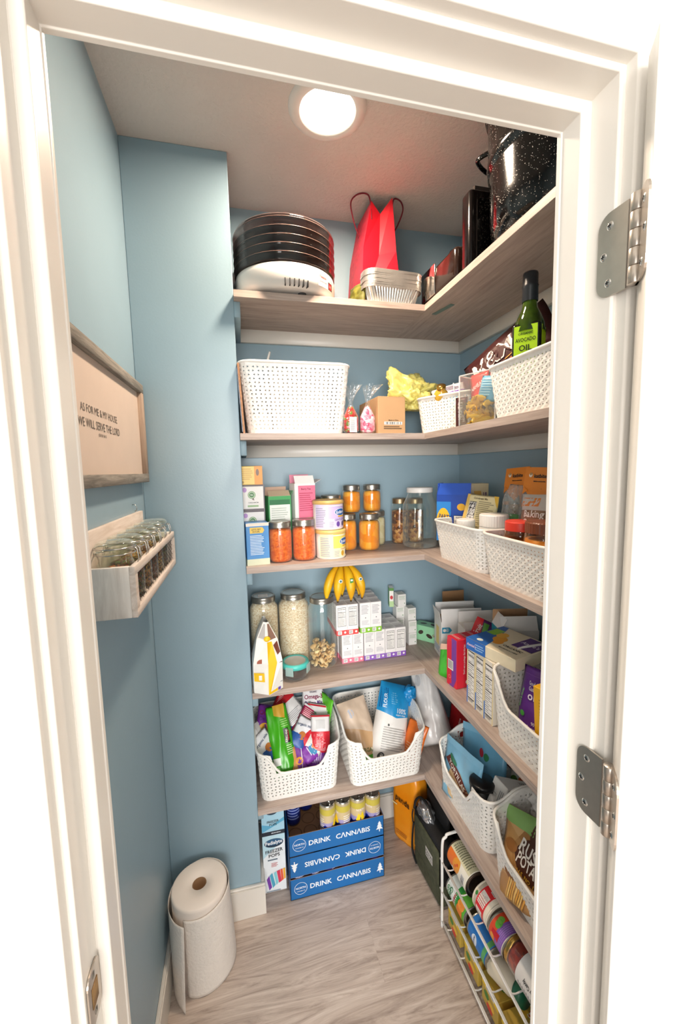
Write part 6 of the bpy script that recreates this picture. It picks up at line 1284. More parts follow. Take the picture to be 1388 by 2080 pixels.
carton('mango_box', 'upright box with orange fruit and red print at the back of the bin', 'box', (0.840, 1.155, z + 0.02), (R(-6), 0, R(-55)), (0.085, 0.040, 0.200), 'F0ECE6', [('g', 'F', [(0.1, 0.1), (0.9, 0.1), (0.9, 0.8), (0.4, 0.9)], 'E0A83A'), ('g', 'F', [(0.6, 0.1), (0.95, 0.1), (0.95, 0.7)], 'C8402E'), ('r', 'F', 0.1, 0.84, 0.5, 0.97, 3, 'B0A8A0')])
bag('vegetable_packet', 'tall pale packet with green vegetable picture at the back of the bin', 'packet', (0.850, 1.055, z + 0.12), (-70, 10, 5), (0.09, 0.20, 0.03), 'E9E8E4', [('e', 'F', 0.3, 0.3, 0.016, 0.022, '5A8A3A'), ('e', 'F', 0.6, 0.4, 0.014, 0.014, 'D86A3A'), ('r', 'F', 0.2, 0.6, 0.8, 0.8, 4, 'A8A8A8')], seed=103)
h = emp('milk_box', 'white shelf-stable milk carton with round screw cap lying tilted', 'carton', (0.846, 0.985, z + 0.078), (0, R(-66), R(3)))
b = MB(); b.box(-0.038, -0.030, 0, 0.038, 0.030, 0.165, pr('EDEBE8'), r=0.002, seg=1, smooth=False)
F_ = faces(0.076, 0.060, 0.165); b.art(F_, [('r', 'F', 0.1, 0.5, 0.9, 0.8, 5, '9A9A9E'), ('t', 'R', 'ORGANIC', 0.4, 0.35, 0.010, '3A3A3E', -90, 0.06), ('t', 'R', 'SOUP STOCK', 0.66, 0.35, 0.008, '3A3A3E', -90, 0.06), ('n', 'T', 0.1, 0.5, 0.5, 0.95), ('r', 'T', 0.1, 0.1, 0.9, 0.4, 3, '9A9A9E'), ('e', 'L', 0.5, 0.5, 0.01, 0.016, '8AB0D0')]); b.build('carton_body', parent=h)
b = MB(); b.M = Matrix.Translation((-0.020, 0.004, 0.165)); b.lathe([(0.013, 0), (0.0135, 0.002), (0.0135, 0.014), (0.012, 0.016), (0.0001, 0.0165)], mat('F2F0EE', 0.35), 24); b.build('screw_cap', parent=h)
h = emp('tumbler', 'tall tumbler with round black lid standing at the near front of the bin', 'tumbler', (0.674, 1.020, z - 0.0))
b = MB(); b.lathe([(0.0001, 0), (0.026, 0), (0.030, 0.006), (0.036, 0.150), (0.0001, 0.151)], mat('1A1A1C', 0.35), 36); b.build('cup', parent=h)
b = MB(); b.lathe([(0.037, 0.146), (0.038, 0.150), (0.038, 0.158), (0.034, 0.161), (0.0001, 0.160)], mat('131315', 0.3), 36); b.build('cup_lid', parent=h)
carton('pasta_box', 'plain pale carton standing deep in the far part of the bin', 'box', (0.790, 1.130, z + 0.004), R(-85), (0.11, 0.05, 0.12), 'B9C6CC', [('r', 'F', 0.1, 0.2, 0.9, 0.8, 6, '8A9AA4')])
# bin 4: potatoes
def potato_extra(b, F):
    for k in range(9):
        u, v = 0.16 + 0.035 * k, 0.06 + 0.012 * (k % 4); b.g(F, [(u, v), (u + 0.022, v), (u + 0.07, v + 0.24 - 0.01 * k), (u + 0.048, v + 0.245 - 0.01 * k)], pr(['E8B45A', 'F0C878', 'DCA048'][k % 3]))
bag('potato_bag', 'clear printed bag of russet potatoes in the bin at the doorway', 'bag', (0.690, 0.795, z + 0.088), (-72, 24, -8), (0.190, 0.215, 0.075), speck(['C79A62', 'B98A54', 'D2A873', 'A87844'], 22, rough=0.35, bump=0.4, dist=0.01),
    [('g', 'F', [(0.0, 0.84), (1, 0.80), (1, 1), (0, 1)], '8AB86A'), ('g', 'F', [(0.74, 0.04), (1, 0.1), (1, 0.5), (0.82, 0.46)], '7AAE52'), ('e', 'F', 0.58, 0.58, 0.066, 0.050, '4A2416'), ('e', 'F', 0.52, 0.84, 0.022, 0.034, '4A2416', 12), ('t', 'F', 'RUSSET', 0.58, 0.64, 0.030, 'F2ECE4', -14, 0.115), ('t', 'F', 'POTATOES', 0.58, 0.50, 0.027, 'F2ECE4', -14, 0.120), ('t', 'F', 'U.S. NO. 1', 0.44, 0.40, 0.009, 'D8A83A', -14, 0.06),
     ('e', 'F', 0.16, 0.62, 0.018, 0.014, '9A6838'), ('e', 'F', 0.22, 0.36, 0.020, 0.016, '8A5A30'), ('e', 'F', 0.9, 0.3, 0.01, 0.05, 'D8422E')], seed=111, wr=0.007, extra=potato_extra)
crumple('navy_bag', 'dark navy bag with white tissue behind the potato bag', 'bag', (0.822, 0.820, z + 0.130), (0, 0, 0), (0.055, 0.070, 0.075), mat('1A1B3A', 0.5, var=0.2, bump=0.4, bscale=25), seed=31, amp=0.35)
crumple('tissue_paper', 'crumpled white tissue between the potato bag and bin wall', 'tissue', (0.780, 0.880, z + 0.125), (0, 0, 0), (0.035, 0.040, 0.045), mat('ECEAE8', 0.7, bump=0.5, bscale=30), seed=32, amp=0.5)
bpy.data.objects['navy_bag'].name = 'dark_bag'

# ================================================================== on the floor
# freezer pop box
carton('freezer_pop_box', 'tall blue and white freezer pop carton beside the drink trays', 'box', (0.0555, 1.402, 0.0), R(-1), (0.080, 0.085, 0.345), 'EDF2F6',
       [('d', 'F', 0, 0.70, 1, 1, 'A9D4E8'), ('g', 'F', [(0, 0.70), (1, 0.80), (1, 0.84), (0.4, 0.76), (0, 0.79)], '5FAED2'), ('d', 'F', 0, 0.655, 1, 0.70, '1F2A38'), ('t', 'F', 'electrolytes', 0.62, 0.678, 0.005, 'EAF2F8', 0, 0.05), ('g', 'F', [(0, 0.655), (1, 0.655), (1, 0.60), (0, 0.40)], 'BFE0EC'),
        ('e', 'F', 0.5, 0.565, 0.034, 0.017, '16324A'), ('e', 'F', 0.5, 0.575, 0.031, 0.012, '2A5E86'), ('t', 'F', 'Pedialyte', 0.5, 0.565, 0.0135, 'F4F6F8', 3, 0.060), ('t', 'F', 'FREEZER', 0.5, 0.475, 0.0125, '1B1E26', 3, 0.062), ('t', 'F', 'POPS', 0.5, 0.425, 0.0125, '1B1E26', 3, 0.040),
        ('t', 'F', 'FREEZER', 0.5, 0.81, 0.0085, '1B1E26', 2, 0.042), ('t', 'F', 'POPS', 0.5, 0.775, 0.0085, '1B1E26', 2, 0.026), ('e', 'F', 0.46, 0.92, 0.020, 0.012, '16324A'), ('r', 'F', 0.2, 0.36, 0.8, 0.39, 1, '6A7A88'), ('r', 'F', 0.35, 0.29, 0.65, 0.34, 4, 'D88A8A'),
        ('g', 'F', [(0.12, 0.16), (0.24, 0.20), (0.34, 0.06), (0.22, 0.03)], '7A3FA8'), ('g', 'F', [(0.26, 0.20), (0.38, 0.225), (0.50, 0.08), (0.38, 0.05)], '4FA8C8'), ('g', 'F', [(0.44, 0.22), (0.56, 0.235), (0.64, 0.10), (0.54, 0.075)], '8AD0DC'), ('g', 'F', [(0.58, 0.235), (0.72, 0.245), (0.78, 0.11), (0.66, 0.095)], 'D83A5A'),
        ('g', 'F', [(0.74, 0.245), (0.84, 0.25), (0.88, 0.125), (0.78, 0.11)], 'E8603A'), ('g', 'F', [(0.86, 0.25), (0.96, 0.255), (0.97, 0.135), (0.89, 0.125)], 'F0B03A'), ('r', 'F', 0.1, 0.005, 0.9, 0.025, 1, '8A98A8')])
# drink trays and cans
BLU = mat('1564A6', 0.42, var=0.03, scale=20); KRAFT = mat('A97F58', 0.8, var=0.06, scale=18); KEDGE = mat('9C7A5C', 0.8)
def tree_pts(cx, cy, s_):
    p = [(0, 0.5), (0.16, 0.22), (0.08, 0.24), (0.24, -0.02), (0.12, 0.0), (0.32, -0.30), (0.04, -0.26), (0.04, -0.5)]
    return [(cx + x * s_, cy + y * s_) for x, y in p] + [(cx - x * s_, cy + y * s_) for x, y in reversed(p)]
def tray(label, loc, rotm):
    w_, d_, h_, t_ = 0.352, 0.236, 0.080, 0.0018
    h = emp('drink_tray', label, 'tray', loc, rotm, 'blue printed cardboard drink trays')
    b = MB(); b.box(-w_ / 2, -d_ / 2, 0, w_ / 2, d_ / 2, t_, KRAFT)
    for q in ((-w_ / 2, -d_ / 2, 0, w_ / 2, -d_ / 2 + t_, h_), (-w_ / 2, d_ / 2 - t_, 0, w_ / 2, d_ / 2, h_)): b.box(*q, BLU)
    for sx in (-1, 1):
        x0, x1 = (-w_ / 2, -w_ / 2 + t_) if sx < 0 else (w_ / 2 - t_, w_ / 2)
        b.box(x0, -d_ / 2, 0, x1, d_ / 2, h_, BLU)
    for S in (Face((w_ / 2 - t_, -d_ / 2 + t_ + 0.0002, t_), (-1, 0, 0), (0, 0, 1), w_ - 2 * t_, h_ - t_), Face((-w_ / 2 + t_, d_ / 2 - t_ - 0.0002, t_), (1, 0, 0), (0, 0, 1), w_ - 2 * t_, h_ - t_),
              Face((w_ / 2 - t_ - 0.0002, d_ / 2 - t_, t_), (0, -1, 0), (0, 0, 1), d_ - 2 * t_, h_ - t_), Face((-w_ / 2 + t_ + 0.0002, -d_ / 2 + t_, t_), (0, 1, 0), (0, 0, 1), d_ - 2 * t_, h_ - t_)): b.grid(S, 1, 1, KRAFT)
    b.box(-w_ / 2 - 0.0002, -d_ / 2 - 0.0002, h_, w_ / 2 + 0.0002, -d_ / 2 + t_, h_ + 0.0006, KEDGE)
    S = Face((-w_ / 2, -d_ / 2, 0), (1, 0, 0), (0, 0, 1), w_, h_); W_ = pr('E9EEF4')
    b.e(S, 0.105, 0.5, 0.0235, 0.0235, W_, 36); b.e(S, 0.105, 0.5, 0.0222, 0.0222, BLU, 36); b.t(S, 'NORTH', 0.105, 0.53, 0.0075, W_, 0, 0.036); b.t(S, 'CANNABIS CO', 0.105, 0.38, 0.0032, W_, 0, 0.030)
    b.t(S, 'DRINK', 0.315, 0.50, 0.0185, W_, 0, 0.088); b.t(S, 'C\u039bNN\u039bBIS', 0.665, 0.50, 0.0185, W_, 0, 0.152)
    b.g(S, [(x / w_, y / h_) for x, y in tree_pts(0.335, h_ * 0.5, 0.042)], W_)
    b.build('tray_body', parent=h); return h
tx, ty = 0.280, 1.4285
tray('blue cardboard drink tray printed in white, bottom of the stack', (tx, ty, 0.0005), (0, 0, 0))
tray('blue cardboard drink tray turned upside down, middle of the stack', (tx, ty, 0.1690), (0, PI, 0))
t3 = tray('blue cardboard drink tray holding cans, top of the stack', (tx, ty, 0.1700), (0, 0, 0))
b = MB()
for i in range(6):
    for j in range(4):
        b.M = Matrix.Translation((-0.143 + i * 0.0572, -0.086 + j * 0.0572, 0.0019)); b.lathe([(0.026, 0.0), (0.025, 0.0006), (0.022, 0.0002)], mat('8A6442', 0.9), 24)
b.M = None; b.build('can_rings', parent=t3)
CANB = mat('1C2F8E', 0.28, 0.3, var=0.08)
def can_proto(kind):
    h = emp('drink_can', 'drink can', 'can', (0, 0, 0), 0, 'slim drink cans in the blue trays'); r = 0.0284; b = MB()
    b.lathe([(0.0001, 0.004), (0.021, 0.0015), (0.0235, 0), (0.0272, 0.008), (r, 0.014), (r, 0.143), (0.0262, 0.150)], CANB if kind else mat('BDAE8E', 0.3, 0.2), 36)
    S = Cyl(r, 0.014, 0.143)
    if kind == 0:
        b.d(S, 0, 0.0, 1, 0.45, mat('1B2FA0', 0.3, 0.2)); b.d(S, 0, 0.45, 1, 0.60, pr('9A92C0')); b.d(S, 0, 0.60, 1, 0.82, pr('C8B48C')); b.d(S, 0, 0.82, 1, 1.0, pr('C2B24A'))
        for k in range(6): u = k / 6; b.g(S, [(u, 0.44), (u + 0.166, 0.44), (u + 0.083, 0.54)], mat('1B2FA0', 0.3, 0.2))
        b.g(S, [(0.40, 0.50), (0.46, 0.70), (0.50, 0.62), (0.54, 0.74), (0.60, 0.50), (0.55, 0.46), (0.45, 0.46)], pr('F0D022')); b.g(S, [(0.47, 0.40), (0.50, 0.60), (0.53, 0.40)], pr('2A2A70'))
        b.t(S, 'NORTH', 0.5, 0.80, 0.0085, pr('EDE6DA'), 0, 0.030); b.rows(S, 0.70, 0.2, 0.86, 0.74, 9, pr('EDE6DA')); b.rows(S, 0.12, 0.2, 0.24, 0.74, 9, pr('EDE6DA')); b.t(S, 'NORTH', 0.94, 0.80, 0.0085, pr('EDE6DA'), 0, 0.030)
    else:
        b.rows(S, 0.35, 0.1, 0.65, 0.9, 9, pr('8A9AD8')); b.t(S, 'NORTH', 0.5, 0.5, 0.007, pr('DDE2F4'))
    b.build('can_body', parent=h)
    b = MB(); b.lathe([(0.0262, 0.150), (0.0250, 0.1535), (0.0246, 0.1545), (0.0238, 0.1535), (0.0230, 0.151), (0.0001, 0.151)], mat('D0CEC8', 0.25, 0.9), 32)
    tp_ = b.build('can_top', parent=h); b = MB(); b.tube([(0.003, -0.010, 0.1525), (0.003, 0.004, 0.1528)], 0.0035, STEEL, 8, flat=0.4); b.build('pull_tab', parent=tp_)
    return h
c0 = can_proto(0); c1 = can_proto(1)
def put(src, used, loc, rot, lab):
    if not used: src.location = loc; src.rotation_euler = (0, 0, rot); src['label'] = lab; return src
    return dup(src, loc, rot, lab)
gx = lambda i: tx - 0.143 + i * 0.0572
gy = lambda j: ty - 0.086 + j * 0.0572
cw = ['leftmost of the four', 'second of the four from left', 'third of the four from left', 'rightmost of the four']
for k, i in enumerate((2, 3, 4, 5)): put(c0, k > 0, (gx(i), gy(0), 0.1722), R([60, -80, 6, 150][k]), 'yellow and blue slim can in the top tray, ' + cw[k])
for k, (i, w_) in enumerate(((0, 'far left'), (1, 'second from left'))): put(c1, k > 0, (gx(i), gy(2 + k), 0.1722), R(20 * k), 'dark blue slim can at the back of the top tray, ' + w_)
for i in range(6): dup(c1, (gx(i), gy(0), 0.0024), R(33 * i), 'dark blue can seen in the gap between trays, %s from left' % ['first', 'second', 'third', 'fourth', 'fifth', 'sixth'][i])
# orange bag of detergent and teal bag
def gusset_bag(name, label, cat, loc, rot, dims, mt, side_m, art):
    w_, d_, h_ = dims; h = emp(name, label, cat, loc, rot)
    n = 12; b = MB(); vs = []
    ring = 28; lv = [0, 0.04, 0.2, 0.45, 0.7, 0.86, 0.93, 1.0]; sc = [0.90, 0.98, 1.03, 1.05, 1.03, 0.96, 0.82, 0.62]
    for f, s_ in zip(lv, sc):
        for i in range(ring):
            p, nn = rrect(w_ * s_, d_ * s_, 0.018, i / ring); q = p + nn * 0.004 * noise.noise(Vector((i * 0.7, f * 7, 3))); vs.append((q.x, q.y, f * h_))
    fs = [(j * ring + i, j * ring + (i + 1) % ring, (j + 1) * ring + (i + 1) % ring, (j + 1) * ring + i) for j in range(len(lv) - 1) for i in range(ring)] + [tuple(range((len(lv) - 1) * ring, len(lv) * ring)), tuple(range(ring - 1, -1, -1))]
    b.add(vs, fs, mt, True)
    if art: S = Face((-w_ / 2, -d_ / 2 - 0.0075, 0), (1, 0, 0), (0, 0, 1), w_, h_); b.art({'F': S}, art)
    b.build('bag_body', parent=h)
    return h
gusset_bag('plastic_bag', 'bright orange plastic bag standing on the floor under the corner', 'bag', (0.616, 1.432, 0.0), R(-60), (0.128, 0.080, 0.312), mat('F28C12', 0.25, h2='F6A42A', scale=7, bump=0.25, bscale=12), None,
           [('t', 'F', 'panda', 0.46, 0.60, 0.024, '2A1E10', -6, 0.07), ('r', 'F', 0.05, 0.5, 0.3, 0.54, 1, 'E8D8A0'), ('r', 'F', 0.2, 0.10, 0.7, 0.16, 2, 'B86A10')])
crumple('teal_bag', 'turquoise crumpled bag with orange patch behind the orange bag', 'bag', (0.748, 1.468, 0.060), (0, 0, 0), (0.058, 0.058, 0.150), mat('1D9FBE', 0.3, h2='2FB4CE', scale=8, bump=0.4, bscale=14), seed=44, amp=0.35, freq=2.0, sub=5)
b = MB(); b.M = Matrix.Translation((0.715, 1.408, 0.325)) @ Euler((R(-25), 0, R(-25))).to_matrix().to_4x4()
b.box(-0.028, -0.004, -0.016, 0.028, 0.004, 0.020, pr('E8402A'), r=0.003); b.box(-0.030, -0.0055, -0.004, 0.026, -0.003, 0.008, pr('F59A1E'), r=0.001)
b.build('orange_packet', label='small red and orange packet resting on top of the turquoise bag', cat='packet')
# green and black insulated lunch bag
h = emp('lunch_bag', 'olive green insulated lunch bag with black trim and white patch', 'lunch bag', (0.6300, 1.243, 0.0), (0, R(0), R(-86)))
OL = mat('3F4231', 0.85, h2='52553F', scale=60, bump=0.2, bscale=200); BK = mat('18181A', 0.7, var=0.2, bump=0.2, bscale=160)
b = MB(); b.box(-0.100, -0.036, 0.0, 0.098, 0.036, 0.085, OL, r=0.018, seg=4); b.build('bag_base', parent=h)
b = MB(); b.box(-0.102, -0.036, 0.078, 0.098, 0.036, 0.235, BK, r=0.016, seg=4); b.build('bag_body', parent=h)
b = MB(); b.box(-0.080, -0.044, 0.088, 0.092, -0.032, 0.218, OL, r=0.008, seg=3)
S = Face((0.010, -0.0446, 0.135), (1, 0, 0), (0, 0, 1), 0.048, 0.036); b.grid(S, 1, 1, pr('DDDAD4')); b.t(S, 'FULTON', 0.5, 0.66, 0.010, INK, 0, 0.042); b.t(S, 'BAG CO', 0.5, 0.28, 0.010, INK, 0, 0.042); b.build('front_pocket', parent=h)
b = MB(); b.tube(arc([(-0.098, -0.032, 0.220), (-0.102, -0.024, 0.245), (-0.085, -0.014, 0.272), (-0.04, -0.010, 0.280), (0.00, -0.010, 0.255)], 6), 0.0045, BK, 8); b.box(-0.095, 0.020, 0.22, 0.05, 0.034, 0.295, BK, r=0.006); b.build('bag_lid', parent=h)
crumple('silver_lining', None, None, (-0.048, -0.010, 0.222), (0, R(8), 0), (0.048, 0.028, 0.030), mat('C6C8CC', 0.25, 0.8, var=0.1, bump=0.6, bscale=30), seed=51, amp=0.25, freq=2, parent=h)
b = MB(); b.tube(arc([(-0.07, -0.038, 0.015), (-0.103, -0.038, 0.04), (-0.106, -0.036, 0.10), (-0.100, -0.034, 0.16)], 6), 0.0035, BK, 8, flat=1.6); b.build('carry_strap', parent=h)
b = MB(); [b.tube(arc([(-0.100, -0.036, 0.215), (-0.104, -0.038, 0.190), (-0.100, -0.038, 0.165)], 5), 0.0025, BK, 8)]; b.build('zipper_pull', parent=h)
# black handbag
h = emp('handbag', 'black handbag with silver ring leaning behind the green lunch bag', 'handbag', (0.740, 1.180, 0.0), (0, R(-2), R(-88)))
LE = mat('1A1A1B', 0.38, var=0.15, bump=0.15, bscale=120)
b = MB(); b.box(-0.105, -0.045, 0.0, 0.105, 0.050, 0.350, LE, r=0.028, seg=5); b.build('bag_body', parent=h)
b = MB(); b.box(-0.110, -0.060, 0.03, 0.110, -0.040, 0.230, LE, r=0.012, seg=3); b.tube(arc([(-0.10, -0.061, 0.225), (-0.105, -0.061, 0.16), (0, -0.063, 0.115), (0.105, -0.061, 0.16), (0.10, -0.061, 0.225)], 8), 0.002, BLACK, 6); b.build('flap_pocket', parent=h)
b = MB(); b.tube(arc([(-0.020, -0.045, 0.355), (-0.018, -0.060, 0.335), (-0.016, -0.058, 0.305)], 6), 0.007, LE, 8, flat=1.4); b.build('strap', parent=h)
b = MB(); b.tube([(-0.016 + 0.012 * math.cos(a), -0.064, 0.305 + 0.014 * math.sin(a)) for a in [2 * PI * k / 20 for k in range(20)]], 0.0022, STEEL, 8, closed=True); b.build('ring', parent=h)
b = MB(); b.tube(arc([(-0.14, -0.02, 0.335), (-0.10, -0.025, 0.338), (0.12, -0.02, 0.335)], 8), 0.0016, STEEL, 6); b.build('zipper', parent=h)

# ------------------------------------------------------------------ wire can rack
rx0, rx1, ry0, ry1 = 0.584, 0.870, 0.560, 1.100
h = emp('can_rack', 'white wire three-tier can rack on the floor under the shelf', 'can rack', (0, 0, 0))
tiers = [0.020, 0.128, 0.236]
for y in (ry0, ry1):
    b = MB(); b.tube(arc([(rx0, y, 0.0), (rx0, y, 0.16), (rx0, y, 0.30), (rx0 + 0.012, y, 0.325), (rx0 + 0.04, y, 0.335), (rx1 - 0.04, y, 0.335), (rx1, y, 0.30), (rx1, y, 0.0)], 8), 0.0045, WIRE, 10); b.build('side_frame', parent=h)
for t_, zz in enumerate(tiers):
    b = MB(); b.tube([(rx0 - 0.001, ry0 - 0.01, zz + 0.004), (rx0 - 0.001, ry1 + 0.012, zz + 0.004)], 0.0028, WIRE, 8); b.build('front_rail', parent=h)
    b = MB(); b.tube([(rx0 + 0.012, ry0, zz - 0.018), (rx0 + 0.012, ry1, zz - 0.018)], 0.0026, WIRE, 8); b.tube([(rx1 - 0.02, ry0, zz + 0.02), (rx1 - 0.02, ry1, zz + 0.02)], 0.0026, WIRE, 8)
    b.tube([(rx0 + 0.09, ry0, zz - 0.008), (rx0 + 0.09, ry1, zz - 0.008)], 0.0022, WIRE, 8)
    for k in range(7):
        y = ry0 + 0.03 + k * (ry1 - ry0 - 0.06) / 6
        b.tube([(rx0, y, zz + 0.003), (rx0 + 0.014, y, zz - 0.002), (rx1 - 0.02, y, zz + 0.018)], 0.0020, WIRE, 6)
    b.build('wire_tier', parent=h)
def tin_can(name, label, c, r, L_, art, body='F0EBDD', metal=None, cat='can', yaw=0, roll=0, ribs=True, ends=None):
    """food can lying on its side, axis along Y, end towards the doorway at -Y"""
    h = emp(name, label, cat, c, (0, 0, R(yaw))); b = MB(); n = 44
    M0 = Matrix.Rotation(R(roll), 4, 'Y') @ Matrix.Rotation(-PI / 2, 4, 'X') @ Matrix.Translation((0, 0, -L_ / 2)); b.M = M0
    # local: z runs along +Y (away from the doorway)
    b.lathe([(r * 0.985, 0.004), (r, 0.0045), (r, L_ - 0.0045), (r * 0.985, L_ - 0.004)], pr(body), n)
    class _S:
        curved = True
        W = 2 * PI * r; H = L_ - 0.012
        def __call__(s, a, q, off=0): t = a / r; return Vector(((r + off) * math.cos(t), (r + off) * math.sin(t), 0.006 + q))
    b.art({'C': _S()}, art); b.build('can_label', parent=h)
    em = metal or ZINC
    for e0, nm in ((0, 1), (1, -1)):
        b = MB(); b.M = M0 @ (Matrix.Translation((0, 0, L_)) @ Matrix.Rotation(PI, 4, 'X') if e0 else Matrix.Identity(4))
        b.lathe([(r * 0.98, 0.006), (r * 1.0, 0.004), (r * 1.025, 0.002), (r * 1.025, 0.0), (r * 0.985, -0.0008), (r * 0.955, 0.0005), (r * 0.95, 0.004), (r * 0.80, 0.0042), (r * 0.78, 0.003), (r * 0.70, 0.003), (r * 0.68, 0.0042), (0.0001, 0.0042)], em, n); b.build('can_end', parent=h)
    return h
# angle u: 0 = +X wall side ... the aisle-and-up side is near u 0.25..0.5 after the turn
zc = 0.236
tin_can('soup_can', 'big cream and orange food can, farthest can on the rack top tier', (0.640, 1.040, zc + 0.030), 0.0405, 0.118,
        [('d', 'C', 0.36, 0, 0.72, 0.40, 'F0EBDD'), ('d', 'C', 0.42, 0.55, 0.66, 1, 'E8762A'), ('e', 'C', 0.585, 0.52, 0.021, 0.018, 'E89A30'), ('e', 'C', 0.57, 0.55, 0.004, 0.004, 'D8501A'), ('e', 'C', 0.60, 0.48, 0.004, 0.004, 'D8501A'), ('e', 'C', 0.47, 0.82, 0.006, 0.006, 'F0EBDD'), ('e', 'C', 0.50, 0.68, 0.006, 0.006, 'F0EBDD'),
         ('d', 'C', 0.66, 0, 0.92, 1, 'DDD7B4'), ('r', 'C', 0.68, 0.1, 0.90, 0.95, 12, '8A8868'), ('b', 'C', 0.50, 0.06, 0.60, 0.24, '')], metal=mat('6A5A50', 0.3, 0.9, var=0.1), roll=-10)
tin_can('tortilla_tub', 'round cream tub with red label on the rack top tier', (0.648, 0.915, zc + 0.034), 0.046, 0.070,
        [('d', 'C', 0.30, 0.18, 0.95, 0.82, 'E02A30'), ('d', 'C', 0.56, 0.25, 0.68, 0.76, 'F0E8E0'), ('r', 'C', 0.57, 0.28, 0.67, 0.73, 8, 'A89890'), ('d', 'C', 0.44, 0.3, 0.52, 0.76, 'F0E8E0'), ('r', 'C', 0.45, 0.32, 0.51, 0.74, 6, 'A89890'), ('b', 'C', 0.72, 0.22, 0.80, 0.5, ''), ('e', 'C', 0.60, 0.93, 0.006, 0.004, '3A8A3A')], body='E9DECB', metal=mat('E9DECB', 0.45))
tin_can('vegetable_can', 'purple and red vegetable can after the round tub on top tier', (0.642, 0.842, zc + 0.030), 0.039, 0.064,
        [('d', 'C', 0.30, 0.0, 0.95, 0.55, '8A5CB8'), ('r', 'C', 0.32, 0.05, 0.94, 0.45, 5, 'A88AD0'), ('d', 'C', 0.30, 0.55, 0.95, 1, 'E0502E'), ('e', 'C', 0.66, 0.66, 0.012, 0.009, '5AA83A'), ('e', 'C', 0.70, 0.72, 0.010, 0.008, '7AC04A'), ('e', 'C', 0.50, 0.72, 0.010, 0.008, 'F0A040'), ('g', 'C', [(0.52, 0.3), (0.60, 0.3), (0.58, 0.8), (0.54, 0.8)], 'C81E2A')])
h = emp('salsa_jar', 'glass jar of red salsa with gold lid lying on rack top tier', 'jar', (0.645, 0.800, zc + 0.036), (PI / 2, 0, R(4)))
b = MB(); b.lathe([(0.041, 0.0), (0.042, 0.004), (0.043, 0.012), (0.043, 0.12), (0.036, 0.140), (0.0001, 0.142)], film('F6EDE8', 0.9, 0.04, 0.3), 40); b.build('jar_glass', parent=h)
b = MB(); b.lathe([(0.0001, 0.001), (0.038, 0.002), (0.040, 0.01), (0.040, 0.118), (0.0001, 0.13)], speck(['A8321A', '8E2412', 'C04A24', '6E1C10'], 70, rough=0.3, bump=0.4), 36); b.build('salsa', parent=h)
b = MB(); b.lathe([(0.0001, -0.012), (0.036, -0.012), (0.041, -0.010), (0.042, -0.006), (0.042, 0.001), (0.040, 0.003)], mat('C9A45A', 0.22, 0.95), 44); b.build('jar_lid', parent=h)
b = MB()
class _SL:
    curved = True; W = 2 * PI * 0.0433; H = 0.075
    def __call__(s, a, q, off=0): t = a / 0.0433; return Vector(((0.0433 + off) * math.cos(t), (0.0433 + off) * math.sin(t), 0.036 + q))
S = _SL(); b.d(S, 0.22, 0, 0.80, 1, pr('F0EEEC')); b.t(S, 'Cowboy Candy', 0.44, 0.66, 0.009, INK, -90, 0.05); b.rows(S, 0.50, 0.1, 0.72, 0.9, 9, pr('8A8A8C')); b.build('paper_label', parent=h)
tin_can('pumpkin_can', 'green and white vegetable can, farthest on the rack middle tier', (0.632, 1.040, 0.128 + 0.026), 0.036, 0.110,
        [('d', 'C', 0.28, 0.5, 0.75, 1, 'EDF2EC'), ('g', 'C', [(0.28, 0.30), (0.75, 0.42), (0.75, 0.60), (0.28, 0.5)], '2E9A3C'), ('t', 'C', 'Green', 0.50, 0.88, 0.013, '1F7A3A', 180, 0.040), ('t', 'C', 'Giant', 0.52, 0.74, 0.013, '1F7A3A', 180, 0.040), ('d', 'C', 0.46, 0.46, 0.62, 0.60, 'F2F0EC'), ('t', 'C', 'PUMPKIN', 0.54, 0.53, 0.007, 'D02A4A', 180, 0.032), ('e', 'C', 0.50, 0.22, 0.022, 0.016, 'F0842A'), ('e', 'C', 0.60, 0.20, 0.014, 0.016, 'F29A3A')], body='5FAE3A', roll=0)
tin_can('tuna_can', 'blue labelled can in the middle of the rack middle tier', (0.634, 0.920, 0.128 + 0.028), 0.038, 0.095, [('d', 'C', 0.28, 0.0, 0.8, 1, '2A7AC8'), ('e', 'C', 0.52, 0.6, 0.014, 0.012, 'EAF2FA'), ('t', 'C', 'chunk light', 0.52, 0.6, 0.006, '1A3A7A', 180, 0.025), ('d', 'C', 0.28, 0.0, 0.8, 0.16, '5FAE6A')], body='2A7AC8')
h = emp('spice_shaker', 'tilted glass shaker of pale seasoning with green cap on the rack', 'jar', (0.650, 0.800, 0.128 + 0.026), (R(78), 0, R(14)))
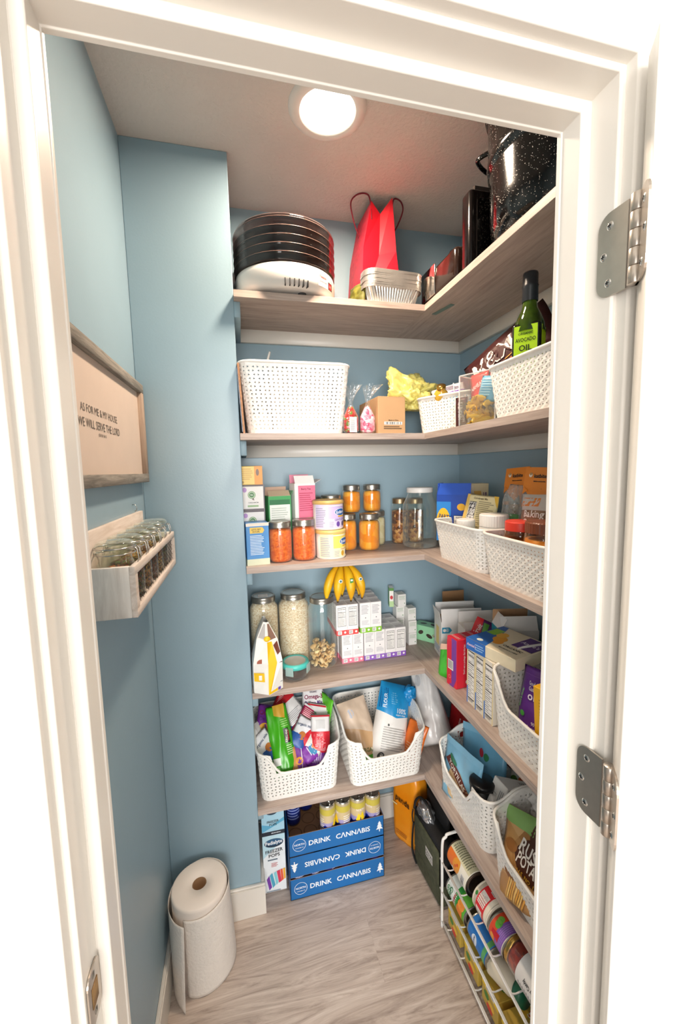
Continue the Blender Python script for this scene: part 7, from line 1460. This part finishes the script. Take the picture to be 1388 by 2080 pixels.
b = MB(); b.lathe([(0.0001, -0.09), (0.028, -0.09), (0.030, -0.085), (0.030, -0.02), (0.024, -0.008), (0.024, 0)], mat('E2D9C4', 0.4, var=0.05), 32)
class _SK:
    curved = True; W = 2 * PI * 0.0302; H = 0.055
    def __call__(s, a, q, off=0): t = a / 0.0302; return Vector(((0.0302 + off) * math.cos(t), (0.0302 + off) * math.sin(t), -0.08 + q))
S = _SK(); b.t(S, "Harvest Seasoning", 0.68, 0.55, 0.007, pr('B03A3A'), 0, 0.045); b.t(S, 'PREMIUM', 0.68, 0.36, 0.006, pr('B03A3A'), 0, 0.035); b.build('shaker_body', parent=h)
b = MB(); b.lathe([(0.025, -0.004), (0.027, -0.003), (0.027, 0.020), (0.0001, 0.021)], mat('1E6A4A', 0.35), 32); b.build('cap', parent=h)
# boxes of vegetables on the bottom tier
VEG = [('d', 'L', 0, 0.62, 1, 1, 'F2CC1A'), ('d', 'L', 0.25, 0.66, 0.75, 0.92, 'EDEBE6'), ('r', 'L', 0.28, 0.68, 0.72, 0.9, 3, '8A8A90'), ('e', 'L', 0.3, 0.42, 0.012, 0.010, '4A8A34'), ('e', 'L', 0.6, 0.34, 0.014, 0.010, 'F0C040'), ('e', 'L', 0.5, 0.14, 0.014, 0.010, 'D8402E'),
       ('e', 'T', 0.3, 0.3, 0.014, 0.010, '4A8A34'), ('e', 'T', 0.6, 0.6, 0.016, 0.012, 'D8402E'), ('e', 'T', 0.4, 0.75, 0.014, 0.010, 'F0C040'), ('t', 'T', 'VEG', 0.5, 0.5, 0.012, 'F4EFE6', 90)]
vb = None
for k, (cy, lab) in enumerate(((1.055, 'yellow vegetable box, farthest on the rack bottom tier'), (0.955, 'yellow vegetable box, second on the rack bottom tier'), (0.860, 'yellow vegetable box, third on the rack bottom tier'), (0.770, 'yellow vegetable box, nearest on the rack bottom tier'))):
    if vb is None: vb = carton('vegetable_box', lab, 'box', (0.668, cy, 0.016), 0, (0.130, 0.075, 0.082), 'C8A848', VEG, group='yellow vegetable boxes')
    else: dup(vb, (0.668, cy, 0.016), 0, lab)
